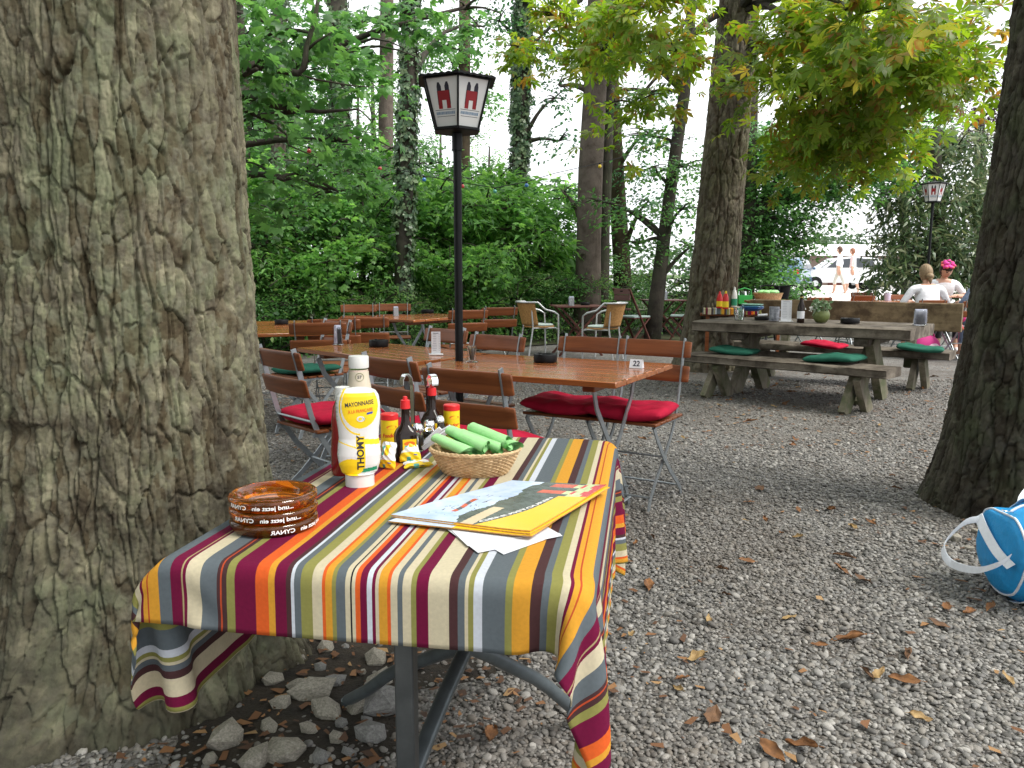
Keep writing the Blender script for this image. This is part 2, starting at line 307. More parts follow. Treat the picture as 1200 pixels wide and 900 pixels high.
# forest floor begins behind the gravel garden
xs = np.linspace(-60, 5.2, 66); t = np.linspace(0, 1, 30); X = np.repeat(xs[None], 30, 0); Y0 = 11.2+.42*np.clip(xs+4, 0, 9)+.5*np.sin(xs*1.3); Y = Y0[None]+t[:, None]**2*70
Z = gh(X, Y)+.02; i = np.arange(65*29); a = i//65*66+i % 65
tag(link('forest_floor', raw_mesh('forest_floor', np.stack([X, Y, Z], -1).reshape(-1, 3), np.stack([a, a+1, a+67, a+66], -1), soil, True)), kind='structure')
sheet('parking_lot', np.linspace(6.5, 90, 30), np.linspace(24, 130, 40), .02, mat('pale_paving', (.66,.65,.63), .8, vs=2, var=.06))
lake = mat('lake_water', (.30,.36,.38), .12, vs=.4, var=.05, bump=.15, bs=1.5, dist=.05)
sheet('lake', np.linspace(-300, 6.4, 20), np.linspace(36, 480, 30), .02, lake)
sheet('far_meadow', np.linspace(6.6, 400, 20), np.linspace(131, 480, 12), .03, mat('far_grass', (.09,.14,.04), .9, vs=.3))
th_ = np.linspace(0, 2*math.pi, 65)[:-1]; rr_ = np.linspace(0, 1, 12); TT, RR = np.meshgrid(th_, rr_); rad_ = RR*(.62+.16*np.sin(3*TT)+.08*np.sin(7*TT+1)); XX, YY = -.62+rad_*np.cos(TT), 2.28+rad_*np.sin(TT); ZZ = .012*(fbm(XX*1.3+40, YY*1.3, 3)-.45)+.007-.012*RR**4
i_ = np.arange(11*64); j_ = i_ % 64; a_ = i_-j_; tag(link('bare_soil', raw_mesh('bare_soil', np.stack([XX, YY, ZZ], -1).reshape(-1, 3), np.stack([a_+j_, a_+(j_+1) % 64, a_+64+(j_+1) % 64, a_+64+j_], -1), mat('dark_damp_soil', (.022,.017,.012), .95, vs=9, var=.4, c2=(.05,.038,.026), bump=.8, bs=60, dist=.02), True)), kind='structure')
# pebbles
def pebbles():
    pts = []; 
    for (d0, d1, dens) in ((1.55, 3.4, 7000), (3.4, 5.6, 4200), (5.6, 9., 1500)):
        n = int(dens*(d1-d0)*1.7*(d1+d0)/2*1.0)
        y = np.sqrt(rng.random(n)*(d1*d1-d0*d0)+d0*d0); x = (rng.random(n)-.5)*1.7*y; pts.append(np.stack([x, y], 1))
    n = 24000; y = .9+rng.random(n)*5.6; pts.append(np.stack([.85*y+rng.random(n)*1.9, y], 1)); n = 6000; y = .7+rng.random(n)*.9; pts.append(np.stack([-.2+rng.random(n)*2.2, y], 1))
    p = np.concatenate(pts)
    keep = (np.hypot(p[:, 0]+1.16, p[:, 1]-2.42) > .40) & (np.hypot(p[:, 0]-2.6, p[:, 1]-3.95) > .36) & (p[:, 1] < 11.2+.42*np.clip(p[:, 0]+4, 0, 9))
    keep &= (np.hypot(p[:, 0]+.62, p[:, 1]-2.28) > .62-.45*rng.random(len(p))**2.5)
    p = p[keep]; n = len(p); s = np.clip(rng.lognormal(math.log(.0061), .34, n), .003, .015)
    sh = rng.random((n, 3)); scl = np.stack([s*(1.0+.35*sh[:, 0]), s*(.75+.25*sh[:, 1]), s*(.42+.33*sh[:, 2])], 1)
    z = .012*(fbm(p[:, 0]*1.3+40, p[:, 1]*1.3, 3)-.45)+scl[:, 2]*(.15+.75*rng.random(n))
    rot = np.stack([(rng.random(n)-.5)*.9, (rng.random(n)-.5)*.9, rng.random(n)*6.28], 1)
    me = bpy.data.meshes.new('gravel_pebbles'); me.vertices.add(n); me.vertices.foreach_set('co', np.stack([p[:, 0], p[:, 1], z], 1).astype(np.float32).ravel())
    dirt = sstep(.42, .62, fbm(p[:, 0]*1.1+3, p[:, 1]*1.1, 5))*(.3+.7*rng.random(n)); at = me.attributes.new('dirt', 'FLOAT', 'POINT'); at.data.foreach_set('value', dirt.astype(np.float32))
    for nm, a in (('scl', scl), ('rot', rot)):
        at = me.attributes.new(nm, 'FLOAT_VECTOR', 'POINT'); at.data.foreach_set('vector', a.astype(np.float32).ravel())
    m, nt, out = nmat('pebble'); L = nt.links.new; b = N(nt, 'BsdfPrincipled', Roughness=.62); L(b.outputs[0], out.inputs[0]); b.inputs['Specular IOR Level'].default_value = .35
    oi = N(nt, 'ObjectInfo'); cr = ramp(nt, [(0, (.07,.066,.060)), (.2, (.115,.110,.103)), (.42, (.158,.154,.148)), (.6, (.19,.173,.150)), (.78, (.225,.217,.204)), (.93, (.270,.258,.238)), (1, (.35,.335,.31))]); L(oi.outputs['Random'], cr.inputs[0])
    tc = N(nt, 'TexCoord'); nz = N(nt, 'TexNoise', Scale=2.2, Detail=5.); L(tc.outputs['Object'], nz.inputs['Vector']); h = N(nt, 'HueSaturation'); mr = N(nt, 'MapRange'); mr.inputs['To Min'].default_value = .65; mr.inputs['To Max'].default_value = 1.3
    L(nz.outputs[0], mr.inputs[0]); L(mr.outputs[0], h.inputs['Value']); L(cr.outputs[0], h.inputs['Color']); da = N(nt, 'Attribute'); da.attribute_type = 'INSTANCER'; da.attribute_name = 'dirt'; dm = N(nt, 'MixRGB', Color2=(.085,.060,.040,1)); dk = N(nt, 'Math', operation='MULTIPLY'); dk.inputs[1].default_value = .42; L(da.outputs['Fac'], dk.inputs[0]); L(dk.outputs[0], dm.inputs[0]); L(h.outputs[0], dm.inputs[1]); L(dm.outputs[0], b.inputs['Base Color'])
    me.materials.append(m); o = tag(link('gravel_pebbles', me), 'loose grey and beige river pebbles covering the garden ground', 'gravel', kind='stuff')
    g = bpy.data.node_groups.new('pebble_scatter', 'GeometryNodeTree'); g.interface.new_socket('Geometry', in_out='INPUT', socket_type='NodeSocketGeometry'); g.interface.new_socket('Geometry', in_out='OUTPUT', socket_type='NodeSocketGeometry')
    A = lambda t: g.nodes.new(t); gi, go = A('NodeGroupInput'), A('NodeGroupOutput')
    ico = A('GeometryNodeMeshIcoSphere'); ico.inputs['Radius'].default_value = 1; ico.inputs['Subdivisions'].default_value = 2
    sm = A('GeometryNodeSetMaterial'); sm.inputs['Material'].default_value = m; ss = A('GeometryNodeSetShadeSmooth'); ip = A('GeometryNodeInstanceOnPoints')
    na = A('GeometryNodeInputNamedAttribute'); na.data_type = 'FLOAT_VECTOR'; na.inputs['Name'].default_value = 'scl'; nb = A('GeometryNodeInputNamedAttribute'); nb.data_type = 'FLOAT_VECTOR'; nb.inputs['Name'].default_value = 'rot'
    er = A('FunctionNodeEulerToRotation'); l = g.links.new
    l(ico.outputs[0], ss.inputs[0]); l(ss.outputs[0], sm.inputs[0]); l(gi.outputs[0], ip.inputs['Points']); l(sm.outputs[0], ip.inputs['Instance'])
    l(nb.outputs[0], er.inputs[0]); l(er.outputs[0], ip.inputs['Rotation']); l(na.outputs[0], ip.inputs['Scale']); l(ip.outputs[0], go.inputs[0])
    md = o.modifiers.new('scatter', 'NODES'); md.node_group = g
pebbles()
# fallen leaves
DEAD = [mat('dead_leaf_'+k, c, .7, vs=25, var=.3, c2=c2, bump=.3, bs=60) for k, c, c2 in (('rust', (.12,.05,.018), (.27,.12,.04)), ('brown', (.07,.036,.018), (.17,.085,.038)), ('tan', (.24,.14,.05), (.38,.26,.11)))]
def dead_leaf(L_, W_, curl, fold, mi, seed):
    r = random.Random(seed); b = MB(); k1, k2 = r.uniform(-.5, .5), r.uniform(.5, 1.4)
    def fn(u, v):
        w_ = W_*math.sin(math.pi*min(1, .04+.96*v**.8))**.8*(1+.10*math.sin(v*17+seed)); s = (u-.5)*2
        x = s*w_*.5*math.cos(fold*s*s); z = abs(s)**1.5*w_*.5*fold+.006*(math.sin(12*v+3*s+seed)*abs(s)+.9*math.sin(7*v-5*s+2*seed)*s)+curl*L_*(v-.5)**2*1.6+k1*s*w_*.25*v+.004*math.sin(9*v+5*s+seed)
        return (x, (v-.5)*L_+.02*k2*s*s*L_, z+.004)
    b.grid(fn, 7, 13); b.tube([(0, -L_*.5, .004+curl*L_*.4), (.004, -L_*.68, .006)], .0012, 4)
    return b.mesh('dead_leaf', DEAD[mi], True, 180)
LM = [dead_leaf(.105, .05, .25, .5, 0, 1), dead_leaf(.13, .055, .15, .9, 0, 2), dead_leaf(.09, .06, .4, .3, 1, 3), dead_leaf(.12, .045, -.1, 1.1, 1, 4), dead_leaf(.085, .045, .3, .6, 2, 5), dead_leaf(.11, .06, .2, .8, 0, 6)]
lr = random.Random(5)
hand = [(835,845),(1060,802),(1015,792),(925,728),(800,800),(815,775),(1078,846),(795,812),(1010,682),(990,655),(915,628),(935,632),(860,545),(890,575),(1160,716),(1135,722),(575,868),(120,0),(640,745),(1065,770),(905,885),(940,880),(830,730),(760,690),(745,640),(765,632),(880,495),(870,462),(920,475),(1000,510),(1045,560),(975,600),(1020,615),(740,748),(1100,735),(1180,800),(960,760),(875,660),(850,700)]
nl = 0
for k in range(150):
    if k < len(hand):
        if hand[k][1] == 0: continue
        p = P(*hand[k])
    else:
        y = math.sqrt(lr.uniform(3.6, 100)) if k < 110 else lr.uniform(5.5, 9.5); x = lr.uniform(-.1, .66)*y
        if k >= 125: x, y = lr.uniform(1.8, 3.6), lr.uniform(6.9, 8.9)
        p = V((x, y, 0))
        if math.hypot(p.x-2.6, p.y-3.95) < .55: continue
    o = link('fallen_leaf', LM[lr.choice((0, 1, 5, 4, 2, 3, 4, 0))]); s = lr.uniform(.45, .9); o.location = (p.x, p.y, gz(p.x, p.y)+.014); o.scale = (s, s, s*lr.uniform(.3, .8))
    o.rotation_euler = (lr.uniform(-.3, .3), lr.uniform(-.4, .4), lr.uniform(0, 6.28)); tag(o, 'curled brown dead leaf lying loose on the grey gravel', 'fallen leaf', 'dead leaves fallen on the gravel'); nl += 1
# leaf crumbs, nobody could count them
n = 9000; y = np.sqrt(rng.random(n)*(110-3)+3); x = (rng.random(n)-.5)*1.45*y; sz = .005+.020*rng.random(n)**2.5
keep = (fbm(x*.9+7, y*.9, 4)+.15*fbm(x*5, y*5, 2) > .38+.16*rng.random(n)); x, y, sz = x[keep], y[keep], sz[keep]; ra = rng.random(420)**.6*.62; ta = rng.random(420)*6.283; x = np.concatenate([x, -.55+ra*np.cos(ta)]); y = np.concatenate([y, 2.25+ra*np.sin(ta)]); sz = np.concatenate([sz, .006+.018*rng.random(420)**1.5]); n = len(x); th = rng.random(n)*6.28; tl = (rng.random((n, 4))-.3)*.6
c, s_ = np.cos(th), np.sin(th); q = np.array([(-1, -.5), (1, -.5), (1, .5), (-1, .5)]); jt = .35+.95*rng.random((n, 4, 2))
vv = np.stack([np.stack([x+sz*(q[j, 0]*jt[:, j, 0]*c-q[j, 1]*jt[:, j, 1]*s_), y+sz*(q[j, 0]*jt[:, j, 0]*s_+q[j, 1]*jt[:, j, 1]*c), .012*(fbm(x*1.3+40, y*1.3, 3)-.45)+.013+sz*tl[:, j]*.6], 1) for j in range(4)], 1).reshape(-1, 3)
crm, nt_, out_ = nmat('leaf_crumb'); bb = N(nt_, 'BsdfPrincipled', Roughness=.8); gi_ = N(nt_, 'NewGeometry'); rr = ramp(nt_, [(0, (.06,.03,.016)), (.5, (.15,.065,.025)), (.85, (.26,.13,.05)), (1, (.34,.22,.10))]); nt_.links.new(gi_.outputs['Random Per Island'], rr.inputs[0]); nt_.links.new(rr.outputs[0], bb.inputs[0]); nt_.links.new(bb.outputs[0], out_.inputs[0])
tag(link('leaf_crumbs', raw_mesh('leaf_crumbs', vv, np.arange(n*4).reshape(-1, 4), crm)), 'small brown crumbs of dead leaves between the pebbles', 'leaf litter', kind='stuff')
# stones
STN = [mat('pale_limestone', (.24,.215,.17), .9, vs=18, var=.3, c2=(.42,.39,.33), bump=.7, bs=40, dist=.006), mat('grey_fieldstone', (.19,.185,.18), .9, vs=15, var=.3, c2=(.30,.295,.28), bump=.7, bs=40, dist=.006)]
def stone(seed, m):
    bm = bmesh.new(); bmesh.ops.create_icosphere(bm, subdivisions=1, radius=.5); r = random.Random(seed)
    for v in bm.verts: v.co *= r.uniform(.72, 1.15)
    bmesh.ops.subdivide_edges(bm, edges=bm.edges[:], cuts=2, use_grid_fill=True)
    for v in bm.verts:
        v.co *= 1+.10*(fbm(np.array([v.co.x*3+seed]), np.array([v.co.y*3+v.co.z*4]), 3)[0]-.45)
    me = bpy.data.meshes.new('stone'); bm.to_mesh(me); bm.free(); me.materials.append(m); me.polygons.foreach_set('use_smooth', [True]*len(me.polygons)); me.set_sharp_from_angle(angle=R(28)); return me
SM = [stone(i, STN[0] if i < 5 else STN[1]) for i in range(8)]
spots = [(265,872,.16),(330,828,.12),(362,858,.10),(335,885,.10),(300,895,.11),(345,775,.10),(375,785,.09),(330,762,.09),(365,815,.12),(400,850,.07),(435,865,.11),(410,885,.08),(446,800,.10),(450,830,.11),(395,800,.09),(425,790,.07),(350,805,.07),(385,835,.08),(420,830,.07),(360,745,.08),(320,800,.08),(470,770,.08),(455,750,.07),(340,738,.06),(245,895,.09),(375,890,.06),(440,775,.09),(405,760,.07),(380,762,.06),(315,855,.07),(352,880,.06),(395,868,.05),(430,845,.06),(1120,634,.12),(1090,634,.07),(1145,625,.08),(1135,645,.06)]
for k, (px, py, s) in enumerate(spots):
    p = P(px, py); mi = 7 if (px, py) == (435, 865) else lr.choice((0, 1, 2, 3, 4, 4, 0, 1, 5, 6, 7)); o = link('stone', SM[mi]); o.location = (p.x, p.y, gz(p.x, p.y)+s*.11); s *= .95*lr.choice((.6, .8, 1, 1.15, 1.35))
    o.scale = (s*lr.uniform(.9, 1.3), s*lr.uniform(.7, 1), s*lr.uniform(.55, .8)); o.rotation_euler = (lr.uniform(-.4, .4), lr.uniform(-.4, .4), lr.uniform(0, 6.28))
    if px > 1000: tag(o, 'pale stone lying at the foot of the trunk beside the blue bag', 'stone', 'stones by the trunk beside the bag')
    else: tag(o, 'rough pale limestone heaped on the ground under the striped table', 'stone', 'limestones heaped at the foot of the big trunk')
# ------------------------------------------------------------------ bark trunks
PL = [None]
def bark_h(s, z, k, amp, seed):
    a = s/(.058*k)+1.3*fbm(s/(.11*k), z/(.34*k), 4, seed); b = z/(.27*k)+.9*fbm(s/(.10*k)+5, z/(.18*k), 3, seed+2)
    f1, f2, i1, vx, vy = worley(a, b, seed); e1 = f2-f1; c1 = sstep(.0, .12, e1+.11*(fbm(s/(.02*k), z/(.03*k), 3, seed+4)-.45))
    g1, g2, i2, _, _ = worley(s/(.115*k)+1.2*fbm(s/(.16*k), z/(.45*k), 4, seed+7), z/(1.3*k)+.5*fbm(s/(.3*k), z/(.3*k), 3, seed+8), seed+3); c2 = sstep(.0, .10, g2-g1+.05*(fbm(s/(.015*k), z/(.03*k), 3, seed+14)-.45))
    h1, h2, i3, wx, wy = worley(s/(.026*k)+.9*fbm(s/(.05*k), z/(.08*k), 3, seed+11), z/(.055*k)+.8*fbm(s/(.05*k)+9, z/(.07*k), 3, seed+12), seed+6); c3 = sstep(0, .10, h2-h1)
    q = fbm(s/(.05*k)+3, z/(.10*k), 4, seed+5)*6; st = (np.floor(q)+sstep(.0, .16, q-np.floor(q)))/6
    PL[0] = np.clip(.5+.75*(i1-.5)+.55*(i3-.5)+.9*(fbm(s/(.05*k), z/(.07*k), 4, seed+15)-.47), 0, 1); return amp*(.80*c1+1.20*c2+.45*i1+.25*i2+.55*vx*(i1-.5)*2-.30*vy+.22*c3+.22*i3+.85*st+.50*fbm(s/(.012*k), z/(.022*k), 4, seed+9)+.22*fbm(s/(.004*k), z/(.006*k), 2, seed+10)-.8)
def bark_trunk(zs, nth, cx, cy, rad, k, amp, seed, m, name='trunk', parent=None):
    th = np.arange(nth)/nth*2*math.pi-math.pi/2+math.pi        # seam faces away from the camera
    T, Z = np.meshgrid(th, zs); r = rad(T, Z); r0 = float(np.median(r)); h = bark_h(T*r0, Z, k, amp, seed); r = r+h-amp*1.6
    X = cx(Z)+r*np.cos(T); Y = cy(Z)+r*np.sin(T); nz = len(zs)
    i = np.arange(nth*(nz-1)); a = i//nth*nth; j = i % nth; f = np.stack([a+j, a+(j+1) % nth, a+nth+(j+1) % nth, a+nth+j], -1)
    me = raw_mesh(name, np.stack([X, Y, Z], -1).reshape(-1, 3), f, m, True); at = me.attributes.new('plate', 'FLOAT', 'POINT'); at.data.foreach_set('value', PL[0].astype(np.float32).ravel())
    return link(name, me, parent)
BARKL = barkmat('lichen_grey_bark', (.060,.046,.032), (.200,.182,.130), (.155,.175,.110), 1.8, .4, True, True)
BARKR = barkmat('dark_mossy_bark', (.026,.023,.018), (.068,.062,.048), (.04,.05,.024), 1.2, .8, False, True)
BARKM = barkmat('brown_grey_bark', (.058,.047,.034), (.155,.135,.105), (.09,.09,.05), .8, 1., False, True)
BARKD = barkmat('dark_bark', (.022,.019,.016), (.07,.06,.048), (.03,.045,.018), .6, 1.)
BARKP = barkmat('reddish_pine_bark', (.06,.045,.036), (.155,.125,.105), None, .6, 1.)
# ------------------------------------------------------------------ foliage
def nrm(a): return a/np.maximum(np.linalg.norm(a, axis=-1, keepdims=True), 1e-9)
OVAL = (np.array([(0,0,0), (-.30,.42,.07), (.30,.42,.07), (0,1,-.10)]), np.array([(0,2,1), (1,2,3)]))
LANCE = (np.array([(0,0,0), (-.13,.4,.04), (.13,.4,.04), (0,1,-.22)]), np.array([(0,2,1), (1,2,3)]))
def _star(angs, lens, wd):
    v = [(0, 0, 0)]; f = []
    for a, l in zip(angs, lens):
        c, s = math.cos(R(a)), math.sin(R(a)); n = len(v)
        for t, w_, z in ((.62, -wd, .05), (.62, wd, .05), (1, 0, -.10)): v.append((l*(t*s+w_*c), l*(t*c-w_*s), z-.10*abs(a)/90))
        f += [(0, n+1, n), (n, n+1, n+2)]
    return np.array(v), np.array(f)
PALM = _star((-105, -62, -22, 22, 62, 105), (.55, .85, 1, 1, .85, .55), .17)
MAPLE = _star((-80, -38, 0, 38, 80), (.6, .9, 1, .9, .6), .24)
IVYL = _star((-75, 0, 75), (.7, 1, .7), .34)
def leaves(name, pos, nor, dr, size, tmpl, m, parent=None):
    tv, tf = tmpl; n = len(pos); y = nrm(dr-nor*np.sum(dr*nor, -1, keepdims=True)); x = np.cross(y, nor)
    v = pos[:, None]+size[:, None, None]*(tv[None, :, 0, None]*x[:, None]+tv[None, :, 1, None]*y[:, None]+tv[None, :, 2, None]*nor[:, None])
    f = tf[None]+(np.arange(n)*len(tv))[:, None, None]
    return link(name, raw_mesh(name, v.reshape(-1, 3), f.reshape(-1, 3), m), parent)
def sprays(g, C, A, ns, per, rs, flat=.8, droop=.35, shell=2.4, jit=.4):
    C, A = np.asarray(C, float), np.asarray(A, float); w_ = np.prod(A, 1)**.67; idx = g.choice(len(C), ns, p=w_/w_.sum())
    d = nrm(g.normal(size=(ns, 3))); rad = g.random((ns, 1))**(1/shell); pos = C[idx]+A[idx]*d*rad; out = nrm(d/A[idx])
    sn = nrm(np.array([0, 0, flat])+out*(1-flat)+.22*g.normal(size=(ns, 3))); ax = out+.5*g.normal(size=(ns, 3)); ax[:, 2] *= .4; ax = nrm(ax-sn*np.sum(ax*sn, -1, keepdims=True)); la = np.cross(sn, ax)
    t = g.random((ns, per))*2-1; s = (g.random((ns, per))*2-1)*(.75-.45*t); z = -droop*(t+1)**2*.35-droop*s*s*.4
    r_ = rs*(.65+.7*g.random((ns, 1)))
    p = pos[:, None]+(ax[:, None]*t[..., None]+la[:, None]*s[..., None])*r_[..., None]+np.array([0, 0, 1.])*(z*r_)[..., None]+g.normal(size=(ns, per, 3))*rs*.07
    dr = ax[:, None]*.7+la[:, None]*np.sign(s)[..., None]*.8+g.normal(size=(ns, per, 3))*.35; dr[..., 2] -= droop*.8
    nn = nrm(sn[:, None]+jit*g.normal(size=(ns, per, 3)))
    return p.reshape(-1, 3), nn.reshape(-1, 3), dr.reshape(-1, 3)
G_WOOD = leafmat('wood_leaf_green', [(0, (0.050,0.129,0.046)), (.5, (0.098,0.232,0.069)), (1, (0.152,0.322,0.097))], .5)
G_BRIGHT = leafmat('young_maple_leaf', [(0, (0.085,0.212,0.062)), (.5, (0.155,0.342,0.093)), (1, (0.241,0.450,0.130))], .55)
G_DARK = leafmat('dark_wood_leaf', [(0, (0.036,0.095,0.050)), (.5, (0.066,0.164,0.072)), (1, (0.114,0.240,0.101))], .5)
G_SHRUB = leafmat('shrub_leaf', [(0, (0.068,0.161,0.061)), (.6, (0.146,0.292,0.092)), (1, (0.259,0.376,0.135))], .5)
G_CHEST = leafmat("horse_chestnut_leaf", [(0, (.11,.205,.034)), (.55, (.175,.285,.046)), (.92, (.25,.325,.062)), (.98, (.34,.28,.07)), (1, (.32,.17,.05))], .55, .45, ((.26,.15,.045), 9.))
G_LAUREL = leafmat('laurel_leaf', [(0, (0.054,0.099,0.047)), (.5, (0.102,0.166,0.073)), (.85, (0.188,0.227,0.108)), (1, (0.349,0.375,0.231))], .35, .3)
G_IVY = leafmat('ivy_leaf', [(0, (0.040,0.081,0.043)), (.5, (0.080,0.144,0.066)), (1, (0.208,0.278,0.148))], .2, .3)
G_PURPLE = leafmat('copper_leaf', [(0, (.04,.022,.03)), (1, (.09,.06,.07))], .35)
G_FAR = leafmat('far_tree_leaf', [(0, (.05,.10,.05)), (1, (.10,.16,.07))], .4)
def limb(b, p0, p1, r0, r1, sag=.0, g=random, n=7):
    p0, p1 = V(p0), V(p1); L_ = (p1-p0).length; pts = []; ph = g.uniform(0, 6)
    for i in range(n):
        t = i/(n-1); p = p0.lerp(p1, t); p.z += L_*.10*math.sin(math.pi*t)-sag*t*t; p.x += L_*.035*math.sin(5*t+ph)*t; p.y += L_*.03*math.cos(4*t+ph)*t; pts.append(p)
    b.tube(pts, [r0+(r1-r0)*(i/(n-1))**.8 for i in range(n)], 8)
def tree(name, label, cat, base, tops, blobs, m_bark, lm, tmpl, ns, per, rs, size, group=None, seed=0, flat=.8, droop=.35, parent_part='crown', limbs=True, trunk=None, jit=.4, shell=2.4):
    """tops: trunk polyline [(x,y,z,r)...] in world metres; blobs: [(centre, radii)...] in world metres"""
    g = np.random.default_rng(seed+100); rr = random.Random(seed); base = V(base); t = thing(name, label, cat, base, 0, group); b = MB()
    if tops: b.tube([V(p[:3])-base for p in tops], [p[3] for p in tops], 14)
    if limbs and tops:
        for c, a in blobs:
            c = V(c); best = min(tops, key=lambda p: abs(p[2]-(c.z-.5*(c-V(p[:3])).xy.length))); limb(b, V(best[:3])-base, c-base, best[3]*.42, .018, 0, rr)
            for _ in range(4): limb(b, c-base, c-base+V((rr.uniform(-1, 1)*a[0], rr.uniform(-1, 1)*a[1], rr.uniform(-.5, .6)*a[2])), .022, .005, 0, rr, 5)
    if b.v: b.build('trunk' if tops else 'branch', m_bark, t, ang=180)
    C = np.array([tuple(V(c)-base) for c, a in blobs]); A = np.array([a for c, a in blobs])
    p, n_, d = sprays(g, C, A, ns, per, rs, flat, droop, shell, jit); s = size*(.6+.7*g.random(len(p)))
    leaves(parent_part, p, n_, d, s, tmpl, lm, t); return t
# ------------------------------------------------------------------ trees
def zrows(a, b, n, top, m): return np.concatenate([np.linspace(a, b, n), np.linspace(b, top, m+1)[1:]])
# big trunk close by
t = thing('chestnut_tree', 'huge old trunk with pale cracked grey green bark behind the striped table', 'tree', (-1.16, 2.38, 0))
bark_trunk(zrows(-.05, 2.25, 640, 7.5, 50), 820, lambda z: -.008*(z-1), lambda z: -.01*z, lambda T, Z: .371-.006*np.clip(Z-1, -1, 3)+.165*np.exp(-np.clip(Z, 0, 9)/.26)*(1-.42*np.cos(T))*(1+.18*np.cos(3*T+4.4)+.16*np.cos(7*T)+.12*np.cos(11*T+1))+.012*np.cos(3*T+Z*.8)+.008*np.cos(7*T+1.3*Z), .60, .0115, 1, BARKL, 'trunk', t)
g = np.random.default_rng(11); p, n_, d = sprays(g, [(0, 0, 6.8), (-2, -1.2, 6.2), (1.2, -1.8, 6.6)], [(3.3, 3.0, 1.3), (2.4, 2.4, 1.2), (2, 2.2, 1)], 420, 9, .5, .75, .4); leaves('crown', p, n_, d, .17*(.7+.6*g.random(len(p))), PALM, G_CHEST, t)
b = MB(); rr = random.Random(1)
for a in range(7): limb(b, (0, 0, 5+.3*a), (3*math.cos(a*.9), 2.6*math.sin(a*.9), 6.6+.2*a), .14, .02, 0, rr)
b.build('limb', BARKD, t)
# trunk at the right edge
t = thing('chestnut_tree', 'dark mossy trunk rising beside the blue sports bag', 'tree', (2.60, 3.97, 0))
bark_trunk(zrows(-.05, 2.9, 420, 7.5, 40), 420, lambda z: .055*np.clip(z, 0, 3)+.0*z, lambda z: 0*z, lambda T, Z: .335-.014*np.clip(Z, 0, 4)+.085*np.exp(-np.clip(Z, 0, 9)/.35)*(1+.25*np.cos(4*T+2.4))+.012*np.cos(3*T+Z), .8, .0165, 21, BARKR, 'trunk', t)
g = np.random.default_rng(12); p, n_, d = sprays(g, [(.0, -.6, 7.0), (1.0, -2.4, 6.6)], [(2.2, 2.0, 1.1), (2, 2, 1.)], 120, 9, .5, .75, .4); leaves('crown', p, n_, d, .17*(.7+.6*g.random(len(p))), PALM, G_CHEST, t)
b = MB()
for a in range(6): limb(b, (.15, 0, 5+.3*a), (2.4*math.cos(a*1.1), 2.4*math.sin(a*1.1), 6.8+.2*a), .12, .02, 0, rr)
b.build('limb', BARKD, t)
# middle chestnut with the low yellowing crown
t = thing('chestnut_tree', 'tall chestnut standing behind the hewn picnic table with low yellowing crown', 'tree', (2.47, 10.1, 0))
bark_trunk(zrows(-.05, 5.2, 420, 8, 40), 220, lambda z: .062*z, lambda z: 0*z, lambda T, Z: .292-.016*np.clip(Z, 0, 6)+.12*np.exp(-np.clip(Z, 0, 9)/.35)*(1+.25*np.cos(4*T+1))+.01*np.cos(3*T+Z), 1., .0165, 33, BARKM, 'trunk', t)
base = V((2.47, 10.1, 0))
cb = [(Q(980, 90, 8), (.82, 1.2, .60)), (Q(1060, 65, 7), (.72, 1.0, .45)), (Q(1090, 50, 7.6), (.6, .8, .42)), (Q(945, 30, 7.2), (.42, 1.0, .4)), (Q(990, 150, 8.6), (.72, .9, .34)), (Q(950, 172, 9.2), (.6, .7, .24)), (Q(1010, 15, 6), (.6, .8, .32)), (Q(1050, 148, 8.4), (.40, .5, .20)),
      (Q(750, 10, 8), (.80, .8, .30)), (Q(705, 60, 9), (.32, .4, .28)), (Q(790, 60, 9), (.48, .6, .28)), (Q(745, 122, 9.5), (.40, .4, .16)), (Q(650, 22, 9), (.45, .5, .17)), (Q(610, 55, 9.5), (.22, .3, .10))]
g = np.random.default_rng(13); C = np.array([tuple(c-base) for c, a in cb]); A = np.array([a for c, a in cb])
p, n_, d = sprays(g, C, A, 390, 9, .32, .72, .55, 1.7, .45); p2, n2, d2 = sprays(g, [(1.2, 2.4, 8.2), (3., 1., 8)], [(2.6, 2.4, 1.3), (2.0, 2.0, 1.1)], 150, 9, .5, .75, .4)
s_ = np.concatenate([.145*(.65+.6*g.random(len(p))), .18*(.65+.6*g.random(len(p2)))]); p = np.concatenate([p, p2]); n_ = np.concatenate([n_, n2]); d = np.concatenate([d, d2]); leaves('crown', p, n_, d, s_, PALM, G_CHEST, t)
b = MB(); rr = random.Random(3)
for c, a in cb:
    c = c-base; z0 = min(7, max(3.2, c.z+1.3)); limb(b, (.062*z0, 0, z0), c, .06, .014, .0, rr)
    for _ in range(5): limb(b, c, c+V((rr.uniform(-1, 1)*a[0], rr.uniform(-1, 1)*a[1], rr.uniform(-.6, .6)*a[2])), .013, .004, 0, rr, 5)
for a in range(7): limb(b, (.4, 0, 6+.25*a), (.3+3*math.cos(a*.9), 3*math.sin(a*.9), 7.4+.15*a), .12, .02, 0, rr)
b.build('limb', BARKD, t)

def tops(Y, *pts):
    o = []
    for px, py, wpx in pts: q = Q(px, py, Y); o.append((q.x, q.y, q.z, wpx/2*Y/F))
    z0 = float(gh(0, Y)); a, c = o[0], (o[1] if len(o) > 1 else o[0])
    if a[2] > z0+.05:
        k = (a[2]-z0)/max(.1, c[2]-a[2]); k = min(k, 3); o.insert(0, (a[0]-(c[0]-a[0])*k, Y, z0-.05, a[3]*1.18))
    return o
def base_of(tp): return (tp[0][0], tp[0][1], max(0, float(gh(0, tp[0][1]))))
